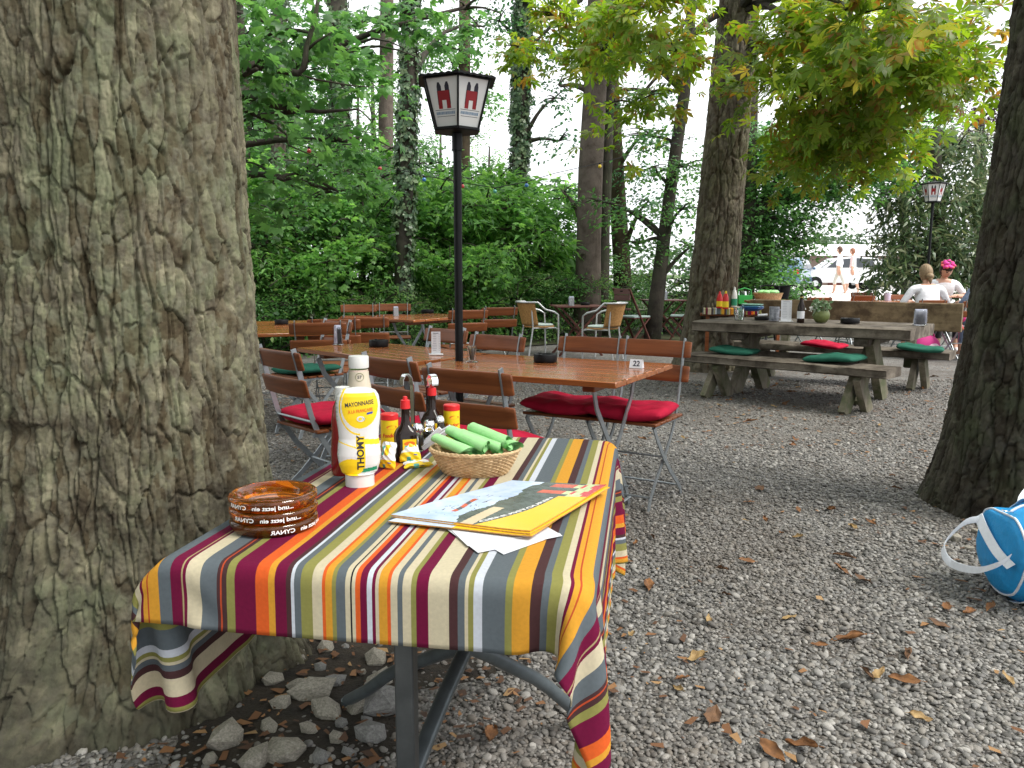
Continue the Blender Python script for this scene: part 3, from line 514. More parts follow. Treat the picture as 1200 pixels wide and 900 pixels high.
# tree whose branches reach in beside the big trunk
tp = [(-4.0, 8.3, -.05, .17), (-3.9, 8.3, 2, .15), (-3.8, 8.3, 4.5, .12), (-3.6, 8.3, 7, .06)]
t = tree('maple_tree', 'dark limbed maple reaching its leafy branches out beside the big trunk', 'tree', (-4, 8.3, 0), tp,
     [(Q(330, 35, 7.6), (.8, .9, .42)), (Q(410, 60, 8.6), (.8, .9, .42)), (Q(340, 130, 7.8), (.6, .8, .3)), (Q(400, 165, 8.6), (.55, .8, .3)), (Q(325, 210, 8), (.5, .7, .3)), (Q(470, 20, 9.4), (.7, .8, .3)), (Q(290, 80, 7), (.4, .6, .4)), (Q(395, 225, 9), (.4, .6, .2)), (Q(545, 10, 9.5), (.5, .6, .2)), (Q(-20, 300, 9), (1., 1.5, 1.2)), (Q(-40, 120, 9), (1, 1.5, 1.2))],
     BARKD, G_WOOD, MAPLE, 285, 12, .34, .105, seed=1, droop=.45)
b = MB(); bb = V((4, -8.3, 0))
b.tube([Q(x, y, 7.2)+bb for x, y in ((160, 95), (230, 72), (275, 73), (315, 80), (350, 86), (357, 78), (359, 55), (367, 30), (376, -15))], [.045, .04, .036, .034, .03, .028, .022, .02, .016], 8)
b.tube([Q(x, y, 7.8)+bb for x, y in ((170, 80), (240, 95), (290, 113), (325, 125), (375, 131), (420, 128))], [.05, .042, .034, .028, .02, .008], 8)
b.tube([Q(x, y, 7.5)+bb for x, y in ((180, 90), (280, 126), (320, 145), (336, 158), (338, 170), (372, 185))], [.03, .018, .014, .012, .008, .004], 6)
b.tube([Q(x, y, 7.3)+bb for x, y in ((358, 60), (372, 48), (392, 36))], [.016, .012, .005], 6); b.tube([Q(x, y, 7.3)+bb for x, y in ((345, 86), (370, 93), (410, 100), (435, 102))], [.012, .009, .007, .003], 6)
b.build('limb', BARKD, t, ang=180)
# ivy-clad trunks
def ivy(t, tp, n, seed, fr=(0, 1), r=1.0, size=.085):
    g = np.random.default_rng(seed); base = np.array(base_of(tp)); pts = np.array([p[:3] for p in tp]); rad = np.array([p[3] for p in tp])
    z = np.interp(g.random(n), [0, 1], [pts[:, 2].min()+fr[0]*np.ptp(pts[:, 2]), pts[:, 2].min()+fr[1]*np.ptp(pts[:, 2])]); cx = np.interp(z, pts[:, 2], pts[:, 0]); cy = np.interp(z, pts[:, 2], pts[:, 1]); rd = np.interp(z, pts[:, 2], rad)
    th = g.random(n)*6.283; k = fbm(th*1.5+seed, z*1.6, 3, seed); keep = k > .36; z, cx, cy, rd, th, k = z[keep], cx[keep], cy[keep], rd[keep], th[keep], k[keep]; n = len(z)
    rr_ = rd*r+.02+.20*g.random(n)**2*(k-.3); o = np.stack([np.cos(th), np.sin(th), 0*th], 1); p = np.stack([cx, cy, z], 1)+o*rr_[:, None]-base
    nn = nrm(o+.35*g.normal(size=(n, 3))+np.array([0, 0, .35])); dr = np.stack([-o[:, 1]*g.normal(size=n), o[:, 0]*g.normal(size=n), -1+.4*g.normal(size=n)], 1)
    leaves('ivy', p, nn, dr, size*(.6+.7*g.random(n)), IVYL, G_IVY, t)
tp = tops(12.7, (473, 285, 19), (475, 200, 20), (479, 100, 18), (482, 0, 17), (484, -120, 15))
t = tree('ivy_clad_tree', 'slim trunk wrapped in pale flecked ivy just left of the lamp', 'tree', base_of(tp), tp, [(V((tp[-1][0], 12.9, 10.6)), (1.6, 1.5, .7)), (Q(560, 30, 15.5), (.8, .8, .35)), (Q(520, 55, 15), (.5, .6, .3))], BARKD, G_WOOD, OVAL, 130, 24, .5, .10, seed=2); ivy(t, tp, 2600, 2)
tp = tops(20, (452, 330, 18), (452, 160, 17), (453, 60, 16), (454, -60, 14))
tree('tall_tree', 'bare pinkish grey trunk left of the ivy wrapped one', 'tree', base_of(tp), tp, [(V((tp[-1][0]+.2, 20, 10)), (2, 2, 1))], BARKP, G_WOOD, OVAL, 100, 20, .5, .11, seed=3)
tp = tops(18, (400, 330, 24), (399, 200, 23), (397, 90, 22), (395, -60, 20))
t = tree('ivy_clad_tree', 'thick dark ivy trunk seen above the branches near the big tree', 'tree', base_of(tp), tp, [(V((tp[-1][0], 18, 9)), (2, 2, 1))], BARKD, G_DARK, OVAL, 100, 20, .5, .11, seed=4); ivy(t, tp, 2200, 4, size=.10)
tp = tops(17, (606, 330, 17), (609, 170, 17), (611, 60, 17), (614, -60, 15))
t = tree('ivy_clad_tree', 'dark ivy covered trunk right of the lantern against white sky', 'tree', base_of(tp), tp, [(Q(640, 60, 17), (.5, .6, .35)), (Q(650, 115, 17), (.35, .5, .3)), (Q(585, 25, 17), (.4, .5, .3)), (V((tp[-1][0], 17, 7.6)), (1.6, 1.5, .7)), (Q(655, 165, 17), (.3, .4, .3))], BARKD, G_DARK, OVAL, 170, 22, .42, .10, seed=5); ivy(t, tp, 3400, 5, size=.11)
tp = tops(15, (689, 335, 30), (690, 280, 28), (692, 200, 28), (697, 110, 26), (702, 0, 25), (706, -90, 22))
t = tree('pine_tree', 'thick reddish brown trunk standing left in the pair by the bistro tables', 'tree', base_of(tp), tp, [(Q(660, 225, 15.5), (.3, .4, .25)), (Q(655, 100, 15), (.3, .4, .3)), (V((tp[-1][0], 15, 7.8)), (1.6, 1.6, .7))], BARKP, G_DARK, OVAL, 60, 22, .4, .09, seed=6)
tp = tops(15.4, (705, 330, 18), (707, 270, 15), (710, 190, 15), (712, 100, 15), (714, -60, 13))
tree('pine_tree', 'slim dark stem pressed against the thick reddish trunk', 'tree', base_of(tp), tp, [(Q(725, 130, 15.4), (.22, .4, .2)), (V((tp[-1][0]+.5, 15.4, 7)), (1, 1, .6))], BARKD, G_DARK, OVAL, 28, 22, .4, .09, seed=7)
tp = tops(17.5, (728, 300, 20), (722, 200, 18), (717, 110, 17), (714, 20, 16), (712, -80, 14))
t = tree('tall_tree', 'grey green leaning trunk standing right in the pair by the bistro tables', 'tree', base_of(tp), tp, [(Q(755, 200, 17), (.55, .6, .14)), (Q(760, 235, 17), (.55, .6, .14)), (Q(755, 160, 17), (.5, .6, .13)), (Q(765, 110, 17), (.5, .6, .15))], BARKM, G_DARK, OVAL, 70, 20, .4, .09, seed=8)
tp = tops(14, (772, 330, 17), (778, 280, 15), (786, 220, 14), (793, 170, 14), (802, 110, 13), (809, 30, 11), (812, -60, 9))
t = tree('leaning_tree', 'thin dark leaning trunk with layered leafy boughs left of the chestnut', 'tree', base_of(tp), tp, [(Q(770, 205, 14), (.55, .7, .12)), (Q(745, 250, 14), (.5, .7, .14)), (Q(800, 245, 13.5), (.35, .7, .14)), (Q(765, 160, 14), (.55, .7, .12)), (Q(800, 195, 13), (.4, .7, .14)), (Q(755, 110, 14), (.5, .6, .12)), (Q(750, 285, 14), (.5, .6, .14)), (Q(810, 290, 13.8), (.3, .6, .16)), (Q(700, 235, 14), (.25, .5, .12)), (Q(790, 60, 14), (.5, .6, .26)), (Q(735, 45, 14.5), (.6, .6, .3)), (Q(690, 25, 15), (.5, .6, .25)), (Q(640, 20, 15), (.4, .6, .2))], BARKD, G_WOOD, OVAL, 230, 20, .4, .085, seed=9)
tp = tops(14, (325, 330, 18), (326, 220, 17), (327, 120, 16), (328, -40, 14))
t = tree('ivy_clad_tree', 'ivy speckled brown trunk half hidden in leaves next to the big tree', 'tree', base_of(tp), tp, [(V((tp[-1][0], 14, 7.4)), (1.5, 1.5, .7))], BARKP, G_WOOD, OVAL, 70, 20, .5, .1, seed=10); ivy(t, tp, 900, 10)
tp = tops(24, (543, 330, 15), (544, 100, 14), (545, -60, 12))
tree('tall_tree', 'distant grey trunk seen over the top of the lantern', 'tree', base_of(tp), tp, [(Q(520, 60, 24), (1.0, 1, .8)), (Q(560, 110, 24), (.8, 1, .6))], BARKM, G_WOOD, OVAL, 110, 22, .5, .12, seed=12)
# dark trees behind the chestnut on the right
tp = tops(15.5, (874, 340, 20), (876, 260, 18), (880, 150, 15), (884, 40, 10)); tp2 = tops(16.3, (898, 340, 12), (897, 270, 11), (898, 180, 9))
t = tree('dark_tree', 'dense dark green tree spreading low behind the chestnut trunk', 'tree', base_of(tp), tp, [(Q(885, 170, 15.5), (.9, 1, .5)), (Q(940, 200, 15.5), (1., 1, .45)), (Q(905, 240, 15.5), (.75, .9, .4)), (Q(960, 170, 15.8), (.8, .9, .4)), (Q(925, 285, 15.2), (.38, .6, .35)), (Q(1010, 195, 15.6), (.65, .8, .32)), (Q(885, 300, 15), (.35, .6, .4)), (Q(905, 325, 14.6), (.5, .6, .3)), (Q(1030, 160, 16), (.6, .8, .4)), (Q(855, 210, 16), (.5, .8, .5)), (Q(960, 232, 15.5), (.45, .5, .28)), (Q(1000, 220, 15.5), (.55, .6, .24)), (Q(1040, 205, 15.8), (.55, .6, .3)), (Q(890, 270, 15.8), (.6, .7, .4)), (Q(935, 262, 15.6), (.36, .5, .28))], BARKD, G_WOOD, OVAL, 900, 22, .40, .095, seed=13)
tree('dark_tree', 'slender dark stem next to the spreading dark green tree', 'tree', base_of(tp2), tp2, [(Q(915, 170, 16.4), (.7, .7, .5)), (Q(880, 250, 17), (.6, .7, .5)), (Q(900, 300, 17.4), (.5, .6, .4)), (Q(845, 300, 18), (.7, .7, .6))], BARKD, G_DARK, OVAL, 260, 22, .4, .1, seed=14)
tp = tops(15.8, (1100, 340, 18), (1098, 240, 15), (1096, 150, 10))
tree('laurel_tree', 'broad evergreen with glossy pale tipped leaves behind the far lamp', 'tree', base_of(tp), tp, [(Q(1065, 285, 15.8), (.72, .8, .55)), (Q(1110, 230, 15.8), (.8, .8, .6)), (Q(1060, 235, 16), (.55, .7, .45)), (Q(1120, 175, 16), (.7, .8, .5)), (Q(1115, 300, 15.8), (.8, .8, .6)), (Q(1165, 250, 16), (.8, .8, 1)), (Q(1045, 320, 15.6), (.45, .6, .35)), (Q(1080, 170, 16.4), (.45, .6, .4)), (Q(1150, 320, 15.6), (.8, .6, .5))], BARKD, G_LAUREL, LANCE, 640, 20, .36, .17, seed=15, flat=.3, droop=.7, jit=.5)
tp = tops(24, (1150, 300, 16), (1148, 140, 10))
tree('copper_beech', 'dusky purple leaved tree peeping beside the dark trunk at the top', 'tree', base_of(tp), tp, [(Q(1145, 140, 24), (.9, 1, .9)), (Q(1120, 165, 24), (.6, .8, .5)), (Q(1190, 120, 24), (1.2, 1, 1.2))], BARKD, G_PURPLE, OVAL, 130, 20, .5, .12, seed=16)
tp = tops(20, (1062, 340, 12), (1058, 200, 9), (1050, 100, 6))
tree('young_tree', 'light green tree glimpsed between the chestnut crown and the evergreen', 'tree', base_of((tp[0], tp[1])), tp, [(Q(1080, 135, 20), (.9, .9, .5)), (Q(1030, 120, 20), (.7, .8, .5))], BARKD, G_BRIGHT, OVAL, 70, 20, .45, .1, seed=17)
# understorey: four shrub plants reused
def shrub(h, w_, lm, tmpl, size, ns, per, seed, label, name='leafy_shrub', flat=.85, droop=.45):
    g = random.Random(seed); bl = [(V((g.uniform(-.6, .6)*w_, g.uniform(-.5, .5)*w_, h*g.uniform(.10, .92))), (w_*g.uniform(.16, .36), w_*g.uniform(.16, .34), h*g.uniform(.06, .13))) for _ in range(15)]
    return tree(name, label, 'shrub', (0, 0, 0), [(0, 0, -.05, .035), (.03, 0, h*.3, .03), (0, .05, h*.6, .022), (.05, 0, h*.85, .012)], bl, BARKD, lm, tmpl, ns, per, .36, size, None, seed, flat, droop)
SH = [shrub(1.7, 1.5, G_SHRUB, OVAL, .075, 190, 20, 31, 'low mixed green bush edging the gravel'), shrub(3.3, 2.1, G_BRIGHT, MAPLE, .115, 210, 13, 32, 'tall fresh green maple sapling'),
      shrub(3.4, 2.2, G_WOOD, OVAL, .095, 240, 18, 33, 'tall mid green understorey bush'), shrub(1.4, 1.4, G_WOOD, OVAL, .07, 180, 20, 34, 'low dark green bush'), shrub(3.0, 1.8, G_BRIGHT, LANCE, .20, 230, 14, 35, 'bright pinnate leaved sapling')]
used = set(); adj = ('thin', 'spreading', 'ragged', 'rounded', 'upright', 'drooping', 'dense', 'leggy')
lay = [ # kind, px, Y, scale
 (3,310,11.6,.7),(4,345,12.0,.55),(1,395,12.6,.62),(0,438,12.3,.6),(4,470,13.2,.6),(0,500,12.9,.55),(1,530,13.6,.6),(4,562,14.0,.62),(0,605,14.2,.72),(3,648,14.8,.85),(0,690,15.3,.7),(3,735,15.8,.72),(0,778,16,.75),(3,815,16.2,.75),
 (1,320,13,1.0),(2,372,13.4,1.0),(1,428,13.8,.92),(2,452,14.6,1.0),(4,505,14.8,1.0),(1,548,15.3,1.0),(4,592,15.6,1.12),(1,632,16.2,.92),(4,565,16.8,1.2),(2,655,17.4,.72),(1,605,17.8,1.15),(2,300,15,1.25),(1,350,16.4,1.25),(2,410,17,1.35),(2,500,18,1.2),(3,845,17,1.2),(0,880,16.6,.9),(3,925,15.9,.65),
 (0,255,11.8,1.2),(2,215,13,1.1),(1,20,11,1.2),(2,-20,10,1.2),(0,-10,9,1.1),(2,100,12.5,1.1),(3,700,18,.85),(3,760,19,.85),(0,660,20,.9)]
where = {0: 'low mixed green bush', 1: 'tall fresh green maple sapling', 2: 'tall mid green understorey bush', 3: 'low dark green bush', 4: 'bright feathery sapling'}
marks = [(330, 'beside the big bark trunk'), (385, 'behind the leftmost tables'), (440, 'behind the two pale back chairs'), (500, 'under the ivy wrapped trunk'), (550, 'behind the lamp post'), (600, 'right of the lamp post'), (660, 'left of the reddish trunk'), (720, 'below the pair of trunks'), (790, 'behind the bistro tables'), (860, 'behind the chestnut trunk'), (1300, 'by the white car park gap')]
for k, (kind, px, Y, s) in enumerate(lay):
    loc = Q(px, 400, Y); loc.z = float(gh(0, Y)); mk = next(m_ for x_, m_ in marks if px < x_); row = 'in front' if Y < 13 else ('in the middle row' if Y < 15.5 else 'at the back')
    lab = f'{where[kind]} {mk}'
    if px < 290: lab = f'{where[kind]} hidden past the far side of the big trunk'
    if lab in used: lab += ' '+row
    if lab in used: lab += ', '+adj[k % 8]
    lab = lab.replace('hidden past the far side of the big trunk', 'hidden past the big trunk')
    used.add(lab); o = copy_tree(SH[kind], lab, loc, lr.uniform(0, 6.28), 'bushes and saplings along the edge of the wood', s)
def drop(o):
    for c in list(o.children): drop(c)
    bpy.data.objects.remove(o)
for o in SH: drop(o)
# taller trees filling the wood behind
bgt = [('background_tree', i) for i in range(3)]
BG = []
for i, (lm, r_) in enumerate(((G_WOOD, 1), (G_DARK, 1), (G_BRIGHT, .8))):
    g_ = random.Random(60+i); bl = [(V((g_.uniform(-1.6, 1.6), g_.uniform(-1.2, 1.2), g_.uniform(1.2, 10.5))), (g_.uniform(1.0, 1.6), g_.uniform(.9, 1.3), g_.uniform(.5, .9))) for _ in range(15)]
    BG.append(tree('woodland_tree', 'x', 'tree', (0, 0, 0), [(0, 0, -.1, .2), (.1, 0, 4, .17), (0, .1, 8, .12), (.1, 0, 11, .05)], bl, BARKD, lm, OVAL, 250, 18, .65, .17, None, 60+i))
pl = [(0,300,20,1),(1,345,22,.8),(2,425,23,.55),(0,478,26,.62),(2,535,25,.5),(2,575,23,.42),(0,250,21,1),(1,190,19,1),(0,120,22,1),(1,40,18,1),(0,-30,20,1),(1,330,34,.9),(0,400,36,.95),(2,445,33,.8),(0,520,38,.7),(1,270,32,1.3),(2,20,14,.8)]
wl = ['on the far left edge', 'beside the big trunk', 'behind the maple branches', 'left of the ivy trunk', 'behind the ivy trunk', 'behind the lantern', 'right of the lantern']
cn = {}
for k, (kind, px, Y, s) in enumerate(pl):
    loc = Q(px, 400, Y); loc.z = float(gh(0, Y)); j = 0 if px < 260 else 1 if px < 335 else 2 if px < 400 else 3 if px < 455 else 4 if px < 505 else 5 if px < 560 else 6
    lab = ('mid green', 'dark green', 'light green')[kind]+' woodland tree '+('hidden behind the big trunk' if px < 260 else wl[j])+(', in the nearer row' if Y < 23 else ', in the farther row'); cn[lab] = cn.get(lab, 0)+1
    o = copy_tree(BG[kind], lab, loc, lr.uniform(0, 6.28), 'trees of the wood behind the shrubs', (s, s, s*lr.uniform(.9, 1.1)))
for (x, y, s, kind, lab) in ((-3.6, .1, .95, 1, 'added unseen woodland tree close on the left of the big trunk, blocking sky light'), (-7.4, 1.4, 1.1, 1, 'added unseen woodland tree farthest out on the left, blocking sky light'), (-5.2, .6, .8, 0, 'added unseen woodland tree farther left of the big trunk, blocking sky light'), (-4.6, -2.6, .85, 1, 'added unseen woodland tree behind the photographer, blocking sky light'), (-1.2, -4.6, .8, 0, 'second added unseen woodland tree behind the photographer, blocking sky light'), (-6.8, 3.6, 1, 0, 'added unseen woodland tree beyond the left side of the big trunk, blocking sky light')): copy_tree(BG[kind], lab, (x, y, 0), x, 'trees of the wood behind the shrubs', s)  # unseen trees added as occluders, holding back sky light from left and behind
for o in BG: drop(o)
# woods on the far shore
g = np.random.default_rng(77); n = 26; C = np.stack([np.linspace(24, 110, n), 120+30*g.random(n), 2.5+3*g.random(n)], 1); A = np.stack([4+3*g.random(n), 3+2*g.random(n), 3.5+2.5*g.random(n)], 1)
p, n_, d = sprays(g, C, A, 900, 14, 1.6, .5, .4); tag(leaves('far_woods', p, n_, d, .9*(.6+.7*g.random(len(p))), OVAL, G_FAR), 'pale line of trees far beyond the car park', 'woods', kind='stuff')
# ------------------------------------------------------------------ the striped table in front
TZ = .745; TO = V((-.565, 1.207, 0)); TA = V((.9866, -.1632, 0)).normalized(); TB = V((.1632, .9866, 0)).normalized(); TW, TL = .69, 1.05
TM = Matrix((TA, TB, V((0,0,1)))).transposed().to_4x4(); TM.translation = TO; TYAW = math.atan2(TA.y, TA.x)
ctr = TM @ V((TW/2, TL/2, 0))
t = thing('dining_table', 'garden table with grey tube feet under the striped cloth', 'table', ctr, TYAW); I = t.matrix_basis.inverted() if False else (Matrix.Translation(ctr) @ Matrix.Rotation(TYAW, 4, 'Z')).inverted()
b = MB(); b.box((0, 0, TZ-.018), (TW-.04, TL-.04, .026), ch=.006); b.build('tabletop', wood('table_board', (.2,.13,.07), (.3,.2,.11), .5, 1), t)
b = MB(); q = I @ V((-.185, 1.305, 0)); b.box((q.x, q.y, .36), (.034, .034, .72), ch=.004); b.build('leg', mat('scuffed_grey_post', (.055,.062,.066), .45, .2, .3, 8, .2, 60, c2=(.11,.118,.12)), t)
b = MB(); b.box((q.x+.004, q.y-.0176, .2), (.009, .0015, .08), ch=.0005); b.build('paint_mark', mat('red_paint_smear', (.16,.02,.015), .7, var=.5, vs=60), t)
pj = I @ V((-.099, 1.66, 0)); b = MB(); b.tube([(pj.x, pj.y, .375), (pj.x, pj.y, .72)], .024, 16); b.build('pedestal', DKSTEEL, t)
for e, zz in ((V((.21, 1.985, 0)), .40), (V((-.46, 2.08, 0)), .40), (V((-.205, 1.24, 0)), .41)):
    e = I @ e; d = e-V((pj.x, pj.y, 0)); s_ = V((pj.x, pj.y, 0)); pts = [s_+d*k+V((0, 0, z)) for k, z in (((0, .385), (.38, .350), (.60, .322), (.74, .300), (.82, .255), (.90, .15), (1, .017)) if e.y < pj.y else ((.0, .385), (.17, .332), (.34, .275), (.50, .222), (.62, .175), (.80, .094), (1, .017)))]
    b = MB(); b.tube(pts, .0165, 14); b.tube([V((e.x, e.y, .0)), V((e.x, e.y, .02))], .019, 12); b.build('foot', DKSTEEL, t)
# cloth: a small relaxation of a hanging grid
def drape():
    a0, a1, b0, b1, h = -.262, .978, -.104, 1.20, .0155
    na = int((a1-a0)/h)+1; nb = int((b1-b0)/h)+1; A = np.linspace(a0, a1, na); B = np.linspace(b0, b1, nb); AA, BB = np.meshgrid(A, B)
    g = np.random.default_rng(2); X = np.stack([AA, BB, np.full_like(AA, TZ+.006)], -1); ov = np.maximum.reduce([-AA, AA-TW, -BB, BB-TL])
    X[..., 2] -= np.clip(ov, 0, 1)*.25; X[..., :2] += 0; X += g.normal(size=X.shape)*.0012*(ov > 0)[..., None]
    fix = ov < -.03; X0 = X.copy(); vel = np.zeros_like(X); ha, hb = A[1]-A[0], B[1]-B[0]
    def con(p, q, L0, k, fp, fq):
        d = q-p; l = np.linalg.norm(d, axis=-1, keepdims=True)+1e-9; c = k*(l-L0)/l*d; wp = (~fp)[..., None]*1.; wq = (~fq)[..., None]*1.; s = np.maximum(wp+wq, 1e-6)
        p += c*wp/s; q -= c*wq/s
    r = .010; dt = .012; PUSH = np.zeros_like(X); cl_ = (AA < -.0) & (BB < .0); fx_ = (BB < 0) & (AA <= .05) & (AA >= .42*BB-.004); fix |= fx_; X0[fx_] = np.stack([AA, np.full_like(AA, -.0075), TZ+.006-np.abs(BB)], -1)[fx_]; X[fx_] = X0[fx_]
    bh = (BB < .02) & (AA < .42*np.minimum(BB, 0)-.004) & ~fx_; rg = .42*np.minimum(BB, 0); tt_ = np.maximum(rg-AA, 0); X[bh] = np.stack([rg-.25*tt_, .9*tt_+np.maximum(BB, 0), TZ+.006-np.abs(np.minimum(BB, 0))-.35*tt_], -1)[bh]; PUSH[(AA < .42*BB) & (BB < .0)] = (-.2, 1.7, 0)
    for it in range(330):
        vel[..., 2] -= 9.8*dt; vel += PUSH*dt; vel *= .955; prev = X.copy(); X += vel*dt*(~fix)[..., None]
        for k in range(14):
            for o in (0, 1):
                for st, kk in ((1, 1.), (2, .22)):
                    for o2 in range(st):
                        s1 = slice(o*st+o2, None, 2*st); n = X[:, s1].shape[1]; qs = X[:, o*st+o2+st::2*st]; n = min(n, qs.shape[1]); con(X[:, s1][:, :n], qs[:, :n], ha*st, kk, fix[:, s1][:, :n], fix[:, o*st+o2+st::2*st][:, :n])
                        n = X[s1].shape[0]; qs = X[o*st+o2+st::2*st]; n = min(n, qs.shape[0]); con(X[s1][:n], qs[:n], hb*st, kk, fix[s1][:n], fix[o*st+o2+st::2*st][:n])
            dg = math.hypot(ha, hb)
            for o in (0, 1):
                n = (X.shape[0]-1-o+1)//2
                for (ps, qs) in ((X[o:-1:2, :-1], X[o+1::2, 1:]), (X[o:-1:2, 1:], X[o+1::2, :-1])):
                    m_ = min(len(ps), len(qs)); z_ = np.zeros(ps[:m_].shape[:2], bool); con(ps[:m_], qs[:m_], dg, .35, z_, z_)
            X[fix] = X0[fix]
            a, b_, z = X[..., 0], X[..., 1], X[..., 2]; da = np.minimum(a, TW-a)+.003; db = np.minimum(b_, TL-b_)+.003; dz = TZ+.003-z
            ins = (da > 0) & (db > 0) & (dz > 0) & (z > .69); mn = np.minimum.reduce([da, db, dz])
            m1 = ins & (dz == mn); z[m1] += dz[m1]; m2 = ins & (da == mn) & ~m1; a[m2] += np.where(a[m2] < TW/2, -da[m2], da[m2]); m3 = ins & (db == mn) & ~m1 & ~m2; b_[m3] += np.where(b_[m3] < TL/2, -db[m3], db[m3])
            cm = ins; X[cm] = X[cm]
        vel = (X-prev)/dt; sp = np.linalg.norm(vel, axis=-1, keepdims=True); vel *= np.minimum(1, 2.5/np.maximum(sp, 1e-6))
        near = (np.abs(X[..., 2]-TZ-.003) < .004); vel[near] *= .3
    return X, AA, BB
X, AA, BB = drape()
X[..., 2] += .0025*(fbm(AA*9, BB*7, 3)-.45)*(AA > .01)*(AA < TW-.01)*(BB > .01)*(BB < TL-.01)+.0018
nb, na = AA.shape; wv = (np.concatenate([X.reshape(-1, 3), np.ones((na*nb, 1))], 1) @ np.array(TM).T)[:, :3]
i = np.arange((na-1)*(nb-1)); a = i//(na-1)*na+i % (na-1); fc = np.stack([a, a+1, a+na+1, a+na], -1)
CC = dict(c=(.60,.53,.375), m=(.155,.006,.042), y=(.66,.315,.035), r=(.46,.07,.025), g=(.120,.142,.16), t=(.40,.31,.16), b=(.070,.030,.032), o=(.265,.255,.075), O=(.70,.115,.022), w=(.60,.63,.70), k=(.012,.012,.02))
SEQ = 'c6 m5 y5 r2 y14 g16 m13 t3 m3 c18 g19 b3 r2 b7 o10 m24 O16 y8 m14 b5 w5 g8 o12 c12 O4 y8 o6 g9 c7 k2 c3 O7 m8 w4 m4 c5 y9 O5 c7 g5 c10 o6 m15 c22 b11 g7 c4 o6 w9 g26 o7 y19 b12 g9 o12'.split()
def clothmat(name, scale=1.):
    m, nt, out = nmat(name); L = nt.links.new; bs = N(nt, 'BsdfPrincipled', Roughness=.72); L(bs.outputs[0], out.inputs[0]); bs.inputs['Specular IOR Level'].default_value = .12
    uv = N(nt, 'UVMap'); sp = N(nt, 'SeparateXYZ'); L(uv.outputs[0], sp.inputs[0]); tot = sum(int(s[1:]) for s in SEQ)
    m1 = N(nt, 'Math', operation='ADD'); m1.inputs[1].default_value = .037+7*.68*scale; L(sp.outputs[0], m1.inputs[0]); m2 = N(nt, 'Math', operation='DIVIDE'); m2.inputs[1].default_value = .68*scale; L(m1.outputs[0], m2.inputs[0]); fr = N(nt, 'Math', operation='FRACT'); L(m2.outputs[0], fr.inputs[0])
    acc = 0; st = []
    for s in SEQ: st.append((acc/tot, CC[s[0]])); acc += int(s[1:])
    h = 27; ra = ramp(nt, st[:h], 'CONSTANT'); rb = ramp(nt, st[h:], 'CONSTANT'); L(fr.outputs[0], ra.inputs[0]); L(fr.outputs[0], rb.inputs[0])
    gt = N(nt, 'Math', operation='GREATER_THAN'); gt.inputs[1].default_value = st[h][0]; L(fr.outputs[0], gt.inputs[0]); mx = N(nt, 'MixRGB'); L(gt.outputs[0], mx.inputs[0]); L(ra.outputs[0], mx.inputs[1]); L(rb.outputs[0], mx.inputs[2])
    tn = N(nt, 'TexNoise', Scale=160., Detail=3.); L(uv.outputs[0], tn.inputs['Vector']); h_ = N(nt, 'HueSaturation'); mr = N(nt, 'MapRange'); mr.inputs['To Min'].default_value = .85; mr.inputs['To Max'].default_value = 1.15; L(tn.outputs[0], mr.inputs[0]); L(mr.outputs[0], h_.inputs['Value']); L(mx.outputs[0], h_.inputs['Color']); L(h_.outputs[0], bs.inputs['Base Color'])
    wx = N(nt, 'TexWave', Scale=260., bands_direction='X'); wy = N(nt, 'TexWave', Scale=260., bands_direction='Y'); L(uv.outputs[0], wx.inputs[0]); L(uv.outputs[0], wy.inputs[0]); ad = N(nt, 'Math', operation='ADD'); L(wx.outputs['Fac'], ad.inputs[0]); L(wy.outputs['Fac'], ad.inputs[1])
    n3 = N(nt, 'TexNoise', Scale=9., Detail=4.); L(uv.outputs[0], n3.inputs['Vector']); b1 = N(nt, 'Bump', Strength=.5, Distance=.006); L(n3.outputs[0], b1.inputs['Height']); bp = N(nt, 'Bump', Strength=.6, Distance=.0010); L(ad.outputs[0], bp.inputs['Height']); L(b1.outputs[0], bp.inputs['Normal']); L(bp.outputs[0], bs.inputs['Normal']); return m
CLM = clothmat('striped_cotton')
me = raw_mesh('tablecloth', wv, fc, CLM, True); uvl = me.uv_layers.new(name='UVMap'); li = np.zeros(len(me.loops), np.int32); me.loops.foreach_get('vertex_index', li)
uvl.data.foreach_set('uv', np.stack([AA.ravel()[li], BB.ravel()[li]], 1).astype(np.float32).ravel())
o = tag(link('tablecloth', me), 'striped cloth in maroon, mustard, grey and olive hanging over the nearest table', 'tablecloth'); sm = o.modifiers.new('sub', 'SUBSURF'); sm.levels = sm.render_levels = 1; so_ = o.modifiers.new('hem', 'SOLIDIFY'); so_.thickness = .0014; so_.offset = 0
CT = TZ+.0065
